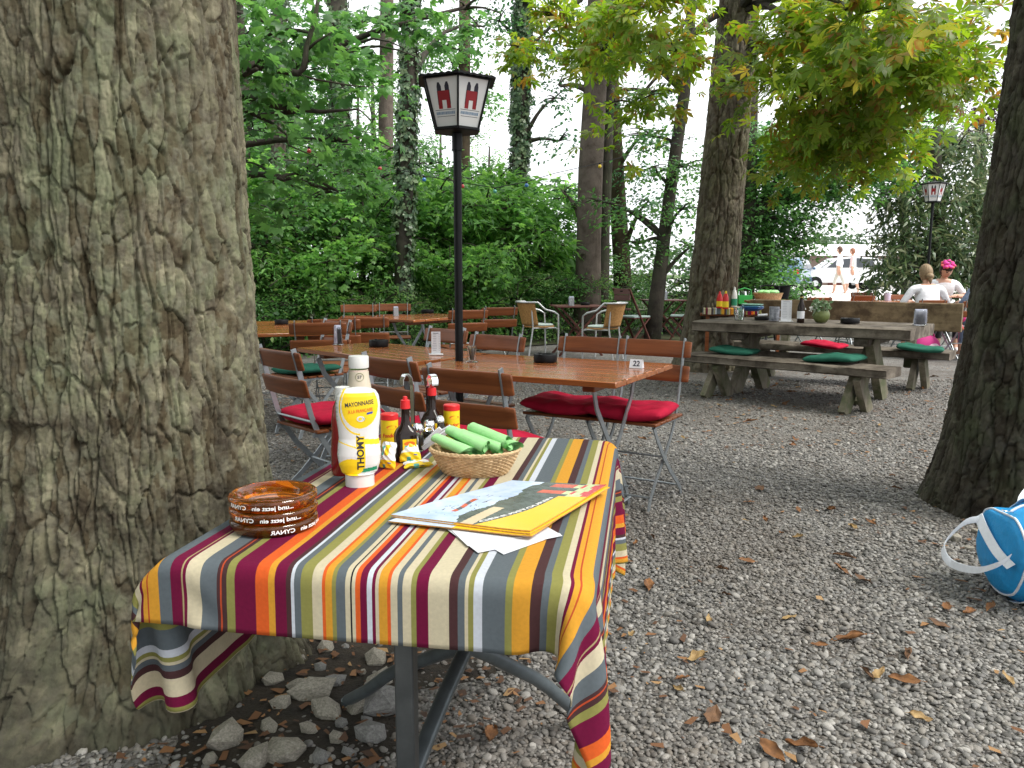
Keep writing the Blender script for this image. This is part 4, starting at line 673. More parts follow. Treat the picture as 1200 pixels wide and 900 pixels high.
# ------------------------------------------------------------------ things on the striped table
def on(px, py, z=CT): return P(px, py, z)
AMB = mat('amber_glass', (.74,.20,.012), .04, var=.05, trans=.92, ior=1.5); PRINT = mat('white_print', (.85,.85,.85), .5, var=0)
tv, tf = text2d('...und jetzt ein   CYNAR', .0125, .0003, 3)
for k, (dz, rot, lab) in enumerate(((0, 58, 'bottom amber glass ashtray of the stack, its white lettering turned to the right'), (.0215, 6, 'middle amber glass ashtray of the stack on the striped cloth'), (.043, -4, 'topmost amber glass ashtray of the stack, open and empty'))):
    p = on(322, 617); t = thing('ashtray', lab, 'ashtray', (p.x, p.y, CT+dz), R(rot), 'stacked amber glass ashtrays'); b = MB()
    b.lathe([(0, .0), (.060, .0), (.071, .003), (.0755, .010), (.0765, .017), (.075, .0215), (.071, .024), (.066, .0235), (.058, .018), (.050, .0135), (.047, .008), (.044, .0062), (0, .0062)], 72); b.build('dish', AMB, t, ang=50)
    b = MB(); r_ = .0768; b.add([((r_)*math.sin(-x/r_), -r_*math.cos(-x/r_), .0120+y*.8) for x, y in tv], tf); b.build('lettering', PRINT, t, smooth=False)
# sauce bottle standing on its cap
ZP = [(.0, .0305), (.0275, .0305), (.0285, .033), (.033, .0375), (.05, .043), (.07, .0455), (.09, .0440), (.106, .0415), (.125, .0428), (.15, .0458), (.178, .0462), (.196, .0435), (.206, .037), (.2115, .025), (.2135, .0)]
zk = np.array([z for z, a in ZP]); ak = np.array([a for z, a in ZP])
BW = lambda z: float(np.interp(z, zk, ak)); EX = 2.5
def bsurf(x, z, e=0.):
    a = BW(z); d = a*(.62 if z > .03 else .92); return -d*(max(0, 1-min(1, abs(x)/a)**EX))**(1/EX)-e
def blabel(x, y, z):
    if z < .028: return 1
    if y > 0: return 0
    if abs(x) > .0425: return 4 if (x < 0 and y > -.016 and .05 < z < .19 and (z*1000) % 9 < 3) else 0
    if -.006 < x < .011 and .043 < z < .112: return 2
    if z > .1285-.0 and ((x-.003)/.0375)**2+((z-.176)/.047)**2 < 1 and z < .203: return 2
    if ((x+.018)/.026)**2+((z-.046)/.019)**2 < 1: return 2
    if x > .010 and abs(z-.101+.1*(x-.01)) < .0055: return 2
    if .002 < x < .036 and abs(z-.0385-.12*(x-.01)) < .0042: return 3
    if abs(((x-.003)/.0415)**2+((z-.172)/.056)**2-1) < .07 and x < .0: return 2
    if abs(z-.088-.35*(-.006-x)+0.0) < .0014 and x < -.006: return 2
    return 0
p = on(422, 569); t = thing('sauce_bottle', 'white squeeze bottle of mayonnaise with yellow label standing on its cap', 'sauce bottle', (p.x, p.y, CT), R(13)); b = MB(); nu, nv = 150, 190; zs = np.linspace(0, .2135, nv); vv = []; mi = []
for z in zs:
    a = max(BW(z), 1e-4); d = a*(.62 if z > .03 else .92); ex = EX if z > .03 else 2
    for j in range(nu):
        th = 2*math.pi*j/nu; c, s = math.cos(th), math.sin(th); vv.append((a*math.copysign(abs(c)**(2/ex), c), d*math.copysign(abs(s)**(2/ex), s), z))
ff = []
for k in range(nv-1):
    for j in range(nu):
        q = (k*nu+j, k*nu+(j+1) % nu, (k+1)*nu+(j+1) % nu, (k+1)*nu+j); ff.append(q); m_ = [sum(vv[i_][c_] for i_ in q)/4 for c_ in range(3)]; mi.append(blabel(*m_))
b.add(vv, ff, mi); GLOSSW = mat('glossy_white_bottle', (.70,.70,.69), .22, var=.02); GREEN_ = mat('green_print', (.02,.25,.13), .4, var=.05)
b.build('bottle', [GLOSSW, WHITE, YELLOW, GREEN_, mat('faint_green_print', (.25,.42,.33), .4)], t, ang=60)
def put(body, size, cx, cz, m, t, rot=0., bold=.0002, e=.0006, shear=0., surf=bsurf, name='lettering', sx=1.):
    tv, tf = text2d(body, size, bold, 3, shear); c, s = math.cos(rot), math.sin(rot); b = MB(); vv = []
    for x, y in tv: x *= sx; X_, Z_ = cx+x*c-y*s, cz+x*s+y*c; vv.append((X_, surf(X_, Z_, e), Z_))
    b.add(vv, tf); return b.build(name, m, t, smooth=False)
DKP = mat('dark_print', (.02,.02,.035), .5, var=0); ORP = mat('orange_print', (.75,.16,.02), .5, var=0); BLP = mat('blue_print', (.03,.07,.35), .5, var=0)
put('MAYONNAISE', .0128, .002, .1815, DKP, t, R(6), sx=.74); put('À LA FRANÇAISE', .0092, .004, .1665, ORP, t, R(6), sx=.74); put('THOMY', .0200, .0025, .0775, DKP, t, R(90), .0006, sx=1.02)
b = MB(); g2 = lambda x, z: (x, bsurf(x, z, .0007), z)
for (cx, cz, rx, rz, m_) in ((.004, .1495, .0085, .0062, 0), (.003, .150, .0038, .0032, 1)): b.add([g2(cx+rx*math.cos(k*.3927), cz+rz*math.sin(k*.3927)) if m_ == 0 else (cx+rx*math.cos(k*.3927), bsurf(cx, cz, .0011), cz+rz*math.sin(k*.3927)) for k in range(16)], [tuple(range(16))], m_)
for k in range(5): a_ = k*1.1; b.add([g2(.012+.004*math.cos(a_+d_)*s_, .149+.004*math.sin(a_+d_)*s_) for d_, s_ in ((0, .3), (.4, 1.6), (.8, .3))], [(0, 1, 2)], 2)
b.add([g2(.0165+x, .158+z) for x, z in ((0, 0), (.0125, .002), (.013, .0065), (.0005, .0045))], [(0, 1, 2, 3)], 3); b.build('emblem', [GLOSSW, YELLOW, GREEN_, BLP], t, smooth=False)
# bottle with beige label behind it, ketchup beside it
p = on(423, 528); t = thing('sauce_bottle', 'tall bottle with white cap and beige round label behind the mayonnaise', 'sauce bottle', (p.x, p.y, CT)); topz = .246
b = MB(); b.lathe([(0, 0), (.030, 0), (.032, .005), (.032, .13), (.029, .165), (.0245, .19), (.0235, .210)], 32); b.build('bottle', mat('pinkish_sauce', (.62,.50,.42), .12, var=.06, coat=.6), t)
b = MB(); b.lathe([(.0236, .214), (.0250, .214), (.0255, .218), (.0255, .240), (.0245, .244), (.0, .2445)], 32); b.build('cap', WHITE, t)
b = MB(); b.lathe([(.0322, .14), (.0296, .167), (.0252, .19), (.0245, .205)], 32); b.build('label', mat('beige_label', (.62,.55,.43), .5, var=.05), t)
cyl = lambda r_: (lambda x, z, e: -math.sqrt(max(1e-8, (float(np.interp(z, [.14, .167, .19, .205], [.0322, .0296, .0252, .0245]))+e)**2-x*x)))
b = MB(); sf = cyl(0); b.add([q for k in range(25) for q in ((.006+.0105*math.cos(k*.2618), sf(.006+.0105*math.cos(k*.2618), .1925+.0105*math.sin(k*.2618), .0008), .1925+.0105*math.sin(k*.2618)), (.006+.0093*math.cos(k*.2618), sf(.006+.0093*math.cos(k*.2618), .1925+.0093*math.sin(k*.2618), .0008), .1925+.0093*math.sin(k*.2618)))], [(2*k, 2*k+1, 2*k+3, 2*k+2) for k in range(24)])
b.build('ring', mat('olive_print', (.16,.17,.07), .5), t, smooth=False); put('57', .0105, .006, .1925, DKP, t, 0, .0002, .0009, surf=sf)
p = on(404, 556); t = thing('ketchup_bottle', 'dark red ketchup bottle with white cap at the left of the mayonnaise', 'sauce bottle', (p.x, p.y, CT)); b = MB()
b.lathe([(0, 0), (.026, 0), (.029, .006), (.029, .06), (.026, .10), (.026, .125), (.022, .155), (.014, .172)], 28); b.build('bottle', mat('ketchup', (.22,.010,.008), .12, var=.1, coat=.5), t); b = MB(); b.lathe([(.0145, .172), (.0165, .1725), (.016, .200), (.0, .202)], 24); b.build('cap', WHITE, t)
# seasoning
def tin(p, lab):
    t = thing('seasoning_shaker', lab, 'seasoning shaker', (p.x, p.y, CT), 0, 'yellow seasoning shakers with red lids'); b = MB(); b.lathe([(0, 0), (.0215, 0), (.022, .003), (.022, .085)], 28); b.build('body', YELLOW, t)
    b = MB(); b.lathe([(.0222, .0852), (.0226, .0856), (.0226, .098), (.0205, .1005), (0, .101)], 28); b.build('lid', RED, t); s_ = lambda x, z, e: -math.sqrt((.022+e)**2-min(x*x, .00048))
    put('Fondor', .0135, .002, .047, mat('red_print', (.62,.03,.02), .5, var=0), t, R(3), .0004, .0005, .25, s_, sx=.85); b = MB(); b.add([(.008+.0125*math.cos(k*.5236), s_(.008+.0125*math.cos(k*.5236), 0, .0006), .068+.0048*math.sin(k*.5236)) for k in range(12)], [tuple(range(12))]); b.build('emblem', ORP, t, smooth=False)
tin(on(457, 530), 'yellow seasoning shaker with red lid close behind the mayonnaise bottle'); q = P(529, 474, CT+.1); tin(q, 'yellow seasoning shaker with red lid behind the napkin basket')
MAG = mat('dark_brown_glass', (.012,.005,.003), .10, var=.1, spec=.4)
def maggi(p, rz, lab):
    t = thing('seasoning_bottle', lab, 'seasoning bottle', (p.x, p.y, CT), rz, 'small dark seasoning bottles with red caps'); b = MB()
    pr = [(0, .024, 5), (.003, .0265, 5), (.066, .0265, 5), (.078, .022, 3.5), (.088, .0135, 2.4), (.10, .0105, 2), (.128, .0095, 2)]; n = 40; v = [(a*math.copysign(abs(math.cos(j*2*math.pi/n))**(2/e), math.cos(j*2*math.pi/n)), a*math.copysign(abs(math.sin(j*2*math.pi/n))**(2/e), math.sin(j*2*math.pi/n)), z) for z, a, e in pr for j in range(n)]
    b.add(v, [(k*n+j, k*n+(j+1) % n, (k+1)*n+(j+1) % n, (k+1)*n+j) for k in range(len(pr)-1) for j in range(n)]+[tuple(range(n))]); b.build('bottle', MAG, t); b = MB(); b.lathe([(.0108, .1285), (.0122, .129), (.0112, .149), (.006, .1505), (.0052, .158), (0, .159)], 20); b.build('cap', RED, t)
    b = MB(); b.box((.004, -.0272, .038), (.033, .0008, .040), ch=.0003); b.build('label', YELLOW, t, smooth=False); b = MB(); b.add([(.004+.0135*math.cos(k*.5236), -.0279, .048+.0055*math.sin(k*.5236)) for k in range(12)], [tuple(range(12))]); b.build('emblem', ORP, t, smooth=False)
maggi(on(476, 540), R(18), 'dark brown seasoning bottle with red pointed cap in front of the metal caddy'); q = P(506, 450, CT+.159); maggi(q, R(-10), 'dark seasoning bottle with red cap hidden behind the metal strap of the caddy')
# caddy with two bent straps, shakers in it
cp = on(494, 518); t = thing('condiment_caddy', 'shiny metal condiment caddy with two bent strap handles', 'caddy', (cp.x, cp.y, CT), R(-8)); b = MB(); b.box((0, 0, .004), (.13, .085, .005), ch=.002); b.build('tray', CHROME, t)
b = MB(); b.tube([(.066*math.cos(k*.3142)*1.0, .045*math.sin(k*.3142), .032) for k in range(20)], .0022, 8, closed=True); b.build('rail', CHROME, t)
for sx, fl in ((-.026, -1), (.020, 1)):
    b = MB(); q_ = lambda d, z: (sx+fl*d*.72, .01-d*.70, z); b.sweep([q_(d, z) for d, z in ((0, .006), (0, .08), (0, .15), (.004, .172), (.013, .184), (.024, .182), (.031, .170), (.031, .156))], .0024, .019, V((.70, fl*.72, 0)).normalized()); b.build('strap', CHROME, t, ang=60)
for (px, py, c_, lab) in ((489, 531, (.5,.4,.26), 'glass pepper shaker with chrome top in the caddy'), (503, 526, (.8,.8,.78), 'glass salt shaker with chrome top in the caddy'), (515, 520, (.8,.8,.8), 'small glass shaker beside the basket in the caddy')):
    p = on(px, py); s = thing('spice_shaker', lab, 'shaker', (p.x, p.y, CT+.007)); b = MB(); b.lathe([(0, 0), (.016, 0), (.0175, .003), (.016, .048), (.0135, .052)], 24); b.build('jar', GLASS, s); b = MB(); b.lathe([(0, .003), (.0148, .003), (.0140, .036), (0, .037)], 20); b.build('contents', mat('seasoning_grain', c_, .8, var=.15, vs=300), s); b = MB(); b.lathe([(.0137, .0522), (.0155, .0525), (.0155, .060), (.012, .068), (0, .0705)], 24); b.build('lid', CHROME, s)
for k, (px, py) in enumerate(((505, 512), (509, 516), (513, 509))):
    q = P(px, py, CT+.04); d = V((.05+.01*k, -.01*k, .045)); b = MB(); b.bar(q-d*.5, q+d*.5, .012, .006, (0, 1, .3), .002); tag(b.build('sugar_sachet', PAPER), 'white paper sugar stick leaning out of the caddy by the napkins', 'sachet', 'paper sugar sticks in the caddy')
# portion packs
def pack(p, L_, W_, H_, rz, tilt, lab, flip):
    t = thing('sauce_sachet', lab, 'sachet', (p.x, p.y, CT+.002), rz, 'yellow and white sauce portion packs'); t.rotation_euler = (tilt, 0, rz); t.location.z = CT+.003+math.sin(tilt)*L_/2; b = MB(); nu, nv = 29, 25
    def fn(u, v, top):
        s = (u-.5)*2; w_ = W_/2*(1-.18*v+.06*math.sin(9*v)); h = H_*(max(0, 1-abs(s)**2.2))**.6*math.sin(math.pi*min(1, .06+.9*v))**.7; return (s*w_, (v-.5)*L_, (h if top else -h*.25)+H_*.28+.0012*math.sin(25*v+8*s)+.05*L_*v*v)
    for top in (1, 0):
        ms = []
        for j in range(nv-1):
            for k in range(nu-1):
                u, v = k/(nu-1)-.5, j/(nv-1); m_ = 0
                if v < .27: m_ = 1
                if abs(u-.06) < .14 and .42 < v < .86: m_ = 1
                if -.32 < u < -.16 and .42 < v < .8: m_ = 2
                if .13 < v < .2 and .12 < u < .3: m_ = 3
                if v < .12 and abs(u+.1) < .1: m_ = 2
                ms.append(m_)
        b.grid(lambda u, v, tp_=top: fn(u, v, tp_), nu, nv, mat=ms)
    b.build('pack', [mat('white_foil', (.78,.80,.79), .28, var=.05), YELLOW, mat('teal_print', (.10,.42,.36), .4), BLP], t, weld=True, ang=70); return t
t = pack(on(480, 541), .066, .050, .017, R(14), R(58), 'white and yellow sauce portion pack leaning beside the napkin basket', 0)
tv, tf = text2d('THOMY', .011, .0003); b = MB(); b.add([(y*-.9+.004, x*.9+.011, .0205) for x, y in tv], tf); b.build('lettering', DKP, t, smooth=False)
pack(on(457, 549), .060, .042, .016, R(-22), R(72), 'white and yellow sauce portion pack propped against the mayonnaise bottle', 1); pack(on(489, 548), .030, .070, .010, R(24), R(8), 'flat yellow sauce portion pack lying in front of the leaning one', 2)
p = on(497, 541); b = MB(); b.lathe([(0, 0), (.012, .0), (.0125, .003), (.012, .0045), (0, .005)], 20); o = tag(b.build('jam_tub', mat('magenta_foil', (.30,.02,.10), .3)), 'tiny magenta portion tub between the sachets and the basket', 'portion tub'); o.location = (p.x, p.y, CT)
# basket of rolled napkins
WICK = mat('pale_wicker', (.52,.33,.16), .6, var=.25, vs=60, c2=(.74,.54,.31), bump=.3, bs=200)
p = on(557, 555); t = thing('bread_basket', 'oval wicker basket holding rolled green napkins', 'basket', (p.x, p.y, CT), R(-6)); b = MB(); rows = 15
def wk(u, v, inn=0.):
    th = u*2*math.pi; r_ = (.068+.030*v**.8); row = int(v*rows*.9999); q = (v*rows) % 1; d = .0032*math.cos(26*th+math.pi*row)*(math.sin(math.pi*q)**.6)+.0010*math.sin(math.pi*q); r_ += d-inn
    return (r_*math.cos(th)*1.02, (r_-.018)*math.sin(th), .003+.054*v)
b.grid(lambda u, v: wk(u, v), 264, rows*6+1, True); b.grid(lambda u, v: wk(u, v, .005), 132, 12, True); b.build('weave', WICK, t, ang=180)
b = MB(); b.lathe([(0, .002), (.068, .002), (.068, .006), (0, .006)], 40, sx=1.02, sy=.74); b.build('bottom', WICK, t)
for k in range(2): b = MB(); b.tube([((.0995)*math.cos(a)*1.02+.0016*math.sin(26*a+k*3.14), .0815*math.sin(a)+.0012*math.cos(26*a), .0585+.0022*math.sin(26*a+k*3.14159)) for a in np.arange(160)*2*math.pi/160], .0030, 6, closed=True); b.build('rim', WICK, t)
NAP = mat('green_paper_napkin', (.32,.64,.27), .9, var=.10, vs=40, bump=.5, bs=300)
def napkin(q0, q1, r_, lab, k):
    d = q1-q0; L_ = d.length; t = thing('rolled_napkin', lab, 'napkin', q0, 0, 'rolled green napkins in the basket'); t.rotation_euler = d.to_track_quat('Y', 'Z').to_euler(); b = MB()
    def fn(u, v):
        a = u*2*math.pi*2.7+k; rr_ = r_*(.42+.58*u)*(1+.10*math.sin(2*a+k)*.5)*(1+.22*(v-.4)+.02*math.sin(12*v+5*u)); return (rr_*math.cos(a), L_*v+.012*math.sin(a+k)*(1 if v > .95 else .2), rr_*math.sin(a)*.72)
    b.grid(fn, 72, 10); b.build('roll', NAP, t, ang=180)
BM_ = Matrix.Translation(t.location) @ Matrix.Rotation(R(-6), 4, 'Z')
for k, (a_, c_, r_, lab) in enumerate((((-.092, .005, .080), (-.012, -.050, .062), .0185, 'rolled green napkin nearest the sauce bottles'), ((-.066, .046, .090), (.030, -.046, .072), .0205, 'fat rolled green napkin with its open end facing the camera'), ((-.018, .072, .094), (.078, -.008, .074), .0185, 'rolled green napkin lying highest at the back of the basket'), ((-.045, .012, .062), (.014, -.056, .058), .0160, 'rolled green napkin wedged low in the basket'), ((.012, .062, .074), (.090, .0, .064), .0165, 'rolled green napkin at the right end of the basket'), ((-.078, .034, .056), (.0, -.03, .050), .012, 'half hidden rolled green napkin at the basket front'), ((-.040, .058, .082), (.060, -.026, .066), .0165, 'rolled green napkin between the two highest ones'), ((.030, .030, .070), (.056, -.030, .060), .0130, 'short rolled green napkin at the front right of the basket'))):
    napkin(BM_ @ V(a_), BM_ @ V(c_), r_, lab, k*1.3)
# brochures
ac, bc, cc, dc = (P(458, 604, CT+.012), P(600, 563, CT+.012), P(711, 572, CT+.012), P(621, 627, CT+.012)); BM = [mat('printed_sky', (.42,.56,.80), .22, vs=20, var=.12, c2=(.62,.72,.88)), mat('printed_hills', (.075,.095,.085), .25, vs=50, var=.5), mat('printed_yellow', (.84,.52,.02), .25, vs=8, var=.05), mat('printed_coral', (.55,.10,.05), .25, vs=60, var=.3), mat('printed_pale_green', (.50,.58,.30), .25, vs=60, var=.3), mat('printed_sand', (.62,.50,.33), .25), mat('printed_twig', (.10,.09,.11), .25), mat('printed_red', (.55,.04,.05), .25)]
def bcol(s, t_):
    n1 = float(fbm(np.array([s*6]), np.array([t_*6]), 4)[0])-.45
    if t_ < .70 and s > .62+.20*t_+.04*math.sin(5*t_): return 2
    if t_ >= .66 and s > .50:
        q = (t_-.66)/.34
        if s > .93: return 7
        if (.25 < q < .48) or (.68 < q < .92): return (4 if int(s*30) % 3 else 7) if s > .72 else 3
        return 1 if s < .8 else 4
    ed = .40+.20*n1-.13*t_+.05
    if s > ed: return 5 if (s > .50-.1*t_ and t_ < .36 and abs(s-.56+.15*(t_)) < .045) else 1
    tw = abs(float(fbm(np.array([s*14+3]), np.array([t_*5]), 3)[0])-.44)
    if tw < .007 and .16 < s < .40 and .1 < t_ < .6: return 6
    if abs(s-.25-.05*math.sin(9*t_)) < .02 and .18 < t_ < .48: return 3 if math.sin(t_*60+s*30) > -.2 else 6
    return 0
def brochure(off, rz, z0, top, lab):
    cen = (ac+bc+cc+dc)/4; t = thing('brochure', lab, 'brochure', (cen.x, cen.y, CT+z0), rz, 'picture brochures fanned on the striped table'); b = MB(); n = 151 if top else 51
    def fn(u, v, zz): q = (ac*(1-u)+dc*u)*(1-v)+(bc*(1-u)+cc*u)*v-cen; return (q.x+off[0], q.y+off[1], zz+.004*(1-math.cos(2.2*u))*(1-.3*v)*.6+.006*max(0, u-.75)**2*16*.35+.0012*math.sin(5*v+u*3))
    ms = [bcol((i_+.5)/(n-1), (j_+.5)/(n-1)) for j_ in range(n-1) for i_ in range(n-1)] if top else 2
    b.grid(lambda u, v: fn(u, v, .0022), n, n, mat=ms)
    if not top: b.m = [0 if (k % (n-1))/(n-1) < .45 else 2 for k in range(len(b.f))]
    b2 = MB(); b2.grid(lambda u, v: fn(u, v, .0), 20, 20); b2.add([q for v in np.linspace(0, 1, 20) for q in (fn(0, v, 0), fn(0, v, .0021))], [(2*k, 2*k+1, 2*k+3, 2*k+2) for k in range(19)])
    for ed in (lambda s: (s, 0), lambda s: (1, s), lambda s: (s, 1)): b2.add([q for s in np.linspace(0, 1, 20) for q in (fn(*ed(s), 0), fn(*ed(s), .0021))], [(2*k, 2*k+1, 2*k+3, 2*k+2) for k in range(19)])
    b.build('cover', BM, t, ang=180); b2.build('pages', mat('page_edges', (.52,.26,.06), .6, vs=200, var=.4), t, ang=180)
    if top:
        tv, tf = text2d('GENUSSTOUREN', .05, .0012); L_ = max(x for x, y in tv); b = MB(); vv = []
        for x, y in tv:
            t_ = (x/L_*.5+.5)*.60+.055; s_ = .605+.20*t_+.04*math.sin(5*t_)-y*.9-.012+.0; q = fn(s_, t_, .0028); vv.append(q)
        b.add(vv, tf); b.build('lettering', PRINT, t, smooth=False)
brochure((-.006, -.012), R(2.5), .0065, False, 'lowest brochure of the fanned pile showing only its orange edge'); brochure((.004, -.006), R(-1), .0090, False, 'middle brochure of the fanned pile under the yellow cover'); brochure((0, 0), 0, .0115, True, 'top brochure with blue sky photo and yellow corner')
for k, (cs, z0, lab) in enumerate((([(505, 606), (610, 600), (659, 628), (560, 648)], .0045, 'white folded paper lowest under the brochures'), ([(520, 613), (600, 606), (641, 625), (548, 640)], .0058, 'white folded paper between the others under the brochures'), ([(530, 616), (590, 604), (657, 626), (590, 650)], .0036, 'white loose sheet poking out towards the table edge'))):
    q = [P(x, y, CT+z0) for x, y in cs]; b = MB(); b.add([tuple(c) for c in q]+[tuple(c+V((0, 0, .0009))) for c in q], [(0,1,2,3), (4,5,6,7), (0,1,5,4), (1,2,6,5), (2,3,7,6), (3,0,4,7)]); tag(b.build('paper_sheet', PAPER, smooth=False), lab, 'paper', 'white papers under the brochures')
# ------------------------------------------------------------------ folding chairs
CHZ = .86
def make_chair():
    t = thing('folding_chair', 'x', 'folding chair'); w_ = .205
    for z, y in ((.795, -.262), (.665, -.238)):
        b = MB(); b.grid(lambda u, v: ((u-.5)*.42, y-.016*(1-(2*u-1)**2)+.03*(z-.795)*0-(v-.5)*.022, z+(v-.5)*.090*(1-.10*abs(2*u-1)**6)), 13, 5)
        o = b.build('back_slat', SLAT, t, ang=180); m_ = o.modifiers.new('t', 'SOLIDIFY'); m_.thickness = .013; m_.offset = 0; bv = o.modifiers.new('b', 'BEVEL'); bv.width = .003; bv.segments = 1
    b = MB()
    for k in range(5): b.box((0, -.155+.078*k, .452-.012*(k == 0)*0), (.40, .066, .016), ch=.004)
    b.build('seat', SLAT, t)
    for s in (-1, 1):
        b = MB(); b.sweep([(s*.168, y, z) for y, z in ((-.282, .855), (-.262, .78), (-.232, .65), (-.200, .53), (-.165, .44), (-.10, .34), (.0, .235), (.11, .13), (.165, .06), (.185, .0))], .026, .006); b.build('leg', STEEL, t)
        b = MB(); b.sweep([(s*.184, y, z) for y, z in ((.175, .435), (.12, .36), (.04, .27), (-.06, .175), (-.17, .09), (-.22, .045), (-.24, .0))], .026, .006); b.build('leg', STEEL, t)
        b = MB(); b.sweep([(s*.176, y, z) for y, z in ((-.20, .437), (0, .441), (.18, .437))], .022, .005); b.build('seat_rail', STEEL, t)
    for y, z, x in ((.155, .07, .168), (-.205, .06, .184), (-.02, .25, .18), (-.195, .50, .168)):
        b = MB(); b.tube([(-x, y, z), (x, y, z)], .006, 8); b.build('crossbar', STEEL, t)
    return t
proto = make_chair()
def chair(px, py, face, label, group='varnished folding chairs round the garden tables', z=CHZ, bend=0):
    q = P(px, py, z); rz = R(face-90); off = Matrix.Rotation(rz, 3, 'Z') @ V((0, -.272, 0)); loc = q-off; loc.z = 0 if q.y < 12 else float(gh(0, q.y))*0
    return copy_tree(proto, label, loc, rz, group)
def cushion(m, W_, D_, H_, seed, name='seat_cushion', tuft=.5):
    b = MB(); n = 34; g = random.Random(seed); ph = [g.uniform(0, 6) for _ in range(6)]
    def fn(u, v, top):
        x, y = (u-.5)*2, (v-.5)*2; e = max(0, 1-abs(x)**4)*max(0, 1-abs(y)**4); h = H_*.5*e**.42; k = math.exp(-((x-.4)**2+(y-.4)**2)*22)+math.exp(-((x+.4)**2+(y-.4)**2)*22)+math.exp(-((x-.4)**2+(y+.4)**2)*22)+math.exp(-((x+.4)**2+(y+.4)**2)*22)
        wr = .006*math.sin(4*x+3*y+ph[0])*e+.004*math.sin(9*x-5*y+ph[1])*e+.003*math.sin(3*x+11*y+ph[2])*e; h = h*(1-tuft*.55*k)+(wr if top else 0)
        ro = 1-.06*(abs(x)*abs(y))**3+.012*math.sin(5*(x-y)+ph[3]); return (x*W_/2*ro, y*D_/2*ro, H_*.42+(h if top else -h*.82)+.012*math.sin(2*x+ph[4]))
    for top in (1, 0): b.grid(lambda u, v: fn(u, v, top), n, n)
    return b.mesh(name, m, True, 180, True)
CUR = [cushion(REDC, .42, .40, .066, 1), cushion(REDC, .43, .40, .082, 2)]; CUG = [cushion(GRNC, .44, .38, .068, 3), cushion(GRNC, .46, .40, .075, 4)]
def cush(me, loc, rz, lab, grp=None, tilt=(0, 0)): o = link('seat_cushion', me); o.location = loc; o.rotation_euler = (*tilt, rz); return tag(o, lab, 'cushion', grp)
def seat_cush(ch, me, lab, grp=None, dx=0, dy=.01, drz=0): q = Matrix.Rotation(ch.rotation_euler.z, 3, 'Z') @ V((dx, dy, 0)); return cush(me, (ch.location.x+q.x, ch.location.y+q.y, ch.location.z+.466), ch.rotation_euler.z+drz, lab, grp)
c1 = chair(325, 405, 44, 'folding chair nearest the big trunk with a red cushion on its seat'); seat_cush(c1, CUR[1], 'plump red cushion on the chair beside the big trunk')
c2 = chair(454, 414, 44, 'folding chair with its back right behind the mayonnaise bottle'); seat_cush(c2, CUR[0], 'red cushion on the chair behind the mayonnaise bottle')
c3 = chair(545, 427, 57, 'folding chair with its back right behind the napkin basket'); seat_cush(c3, CUR[0], 'red cushion on the chair behind the napkin basket')
c4 = chair(694, 391, 240, 'folding chair across table 22, left one of the pair with red cushions'); seat_cush(c4, CUR[1], 'long plump red cushion on the left chair behind table 22', dy=.03)
c5 = chair(768, 394, 238, 'folding chair across table 22, right one of the pair with red cushions'); seat_cush(c5, CUR[1], 'wrinkled plump red cushion on the right chair behind table 22', dy=.03, drz=.1)
c13 = chair(583, 389, 232, 'empty folding chair behind the pencil cup right of the lamp post'); c12 = chair(523, 382, 226, 'empty folding chair directly behind the lamp post and menu card')
cg = chair(340, 392, 226, 'folding chair with a green cushion on the far side of the long table'); cg.location = P(352, 402, .74)+V((-.12, .62, -.74)); seat_cush(cg, CUG[0], 'green cushion on the chair across the long table near the trunk')
chair(372, 375, 98, 'folding chair turned away in front of the leftmost table'); chair(391, 371, 98, 'folding chair half hidden right behind the one at the leftmost table')
chair(426, 369, 98, 'folding chair turned away in front of the far table with the napkin holder')
chair(420, 355, 278, 'folding chair facing the camera on the left behind the far table'); chair(461, 354, 278, 'folding chair facing the camera on the right behind the far table')
chair(549, 361, 112, 'folding chair seen from behind, just right of the lamp post'); chair(586, 358, 112, 'folding chair seen from behind beside the bushes, left of the rattan chairs')
# slatted tables
def make_table(L_, W_, name='garden_table', z=.74, planks=6):
    t = thing(name, 'x', 'table'); b = MB(); pw = W_/planks
    for k in range(planks): b.box((0, -W_/2+pw*(k+.5), z-.014), (L_, pw-.004, .028), ch=.004)
    b.build('tabletop', TOPW, t); b = MB()
    for s in (-1, 1): b.box((s*(L_/2-.16), 0, z-.046), (.06, W_-.16, .034), ch=.004)
    b.build('cleat', SLAT, t)
    for s in (-1, 1):
        for d in (-1, 1):
            b = MB(); x = s*(L_/2-.16)+d*.012; b.sweep([(x, d*y, zz) for y, zz in ((.24, z-.06), (.20, z-.16), (.06, .42), (-.06, .30), (-.22, .10), (-.27, .0))], .032, .007); b.build('leg', STEEL, t)
        b = MB(); b.tube([(s*(L_/2-.16), -.25, .05), (s*(L_/2-.16), .25, .05)], .008, 8); b.build('crossbar', STEEL, t)
    for d in (-1, 1): b = MB(); b.tube([(-(L_/2-.15), d*.20, .12), ((L_/2-.15), d*.20, .12)], .006, 8); b.build('stretcher', STEEL, t)
    return t
def place_table(A, B, C, label, L_=None, name='garden_table'):   # A front right, B back right, C front/back left along the long side from A or B
    t = make_table((C-B).length if L_ is None else L_, (B-A).length, name); d = (B-C).normalized(); cen = (A+C)/2 if L_ is None else (A+B)/2-d*L_/2
    t.location = (cen.x, cen.y, 0); t.rotation_euler = (0, 0, math.atan2(d.y, d.x)); tag(t, label, 'table'); return t
A_, B_, C_ = P(704, 447, .74), P(804, 427, .74), P(582, 415, .74)
T1 = place_table(A_, B_, C_, 'varnished brown garden table carrying the number 22 tent card')
A2, B2, C2 = P(489, 425, .74), P(571, 414, .74), None
d2 = (A2-P(353, 408, .74)).normalized(); T2 = place_table(A2, B2, B2-d2*1.16, 'varnished long garden table with the menu card, left of the lamp post')
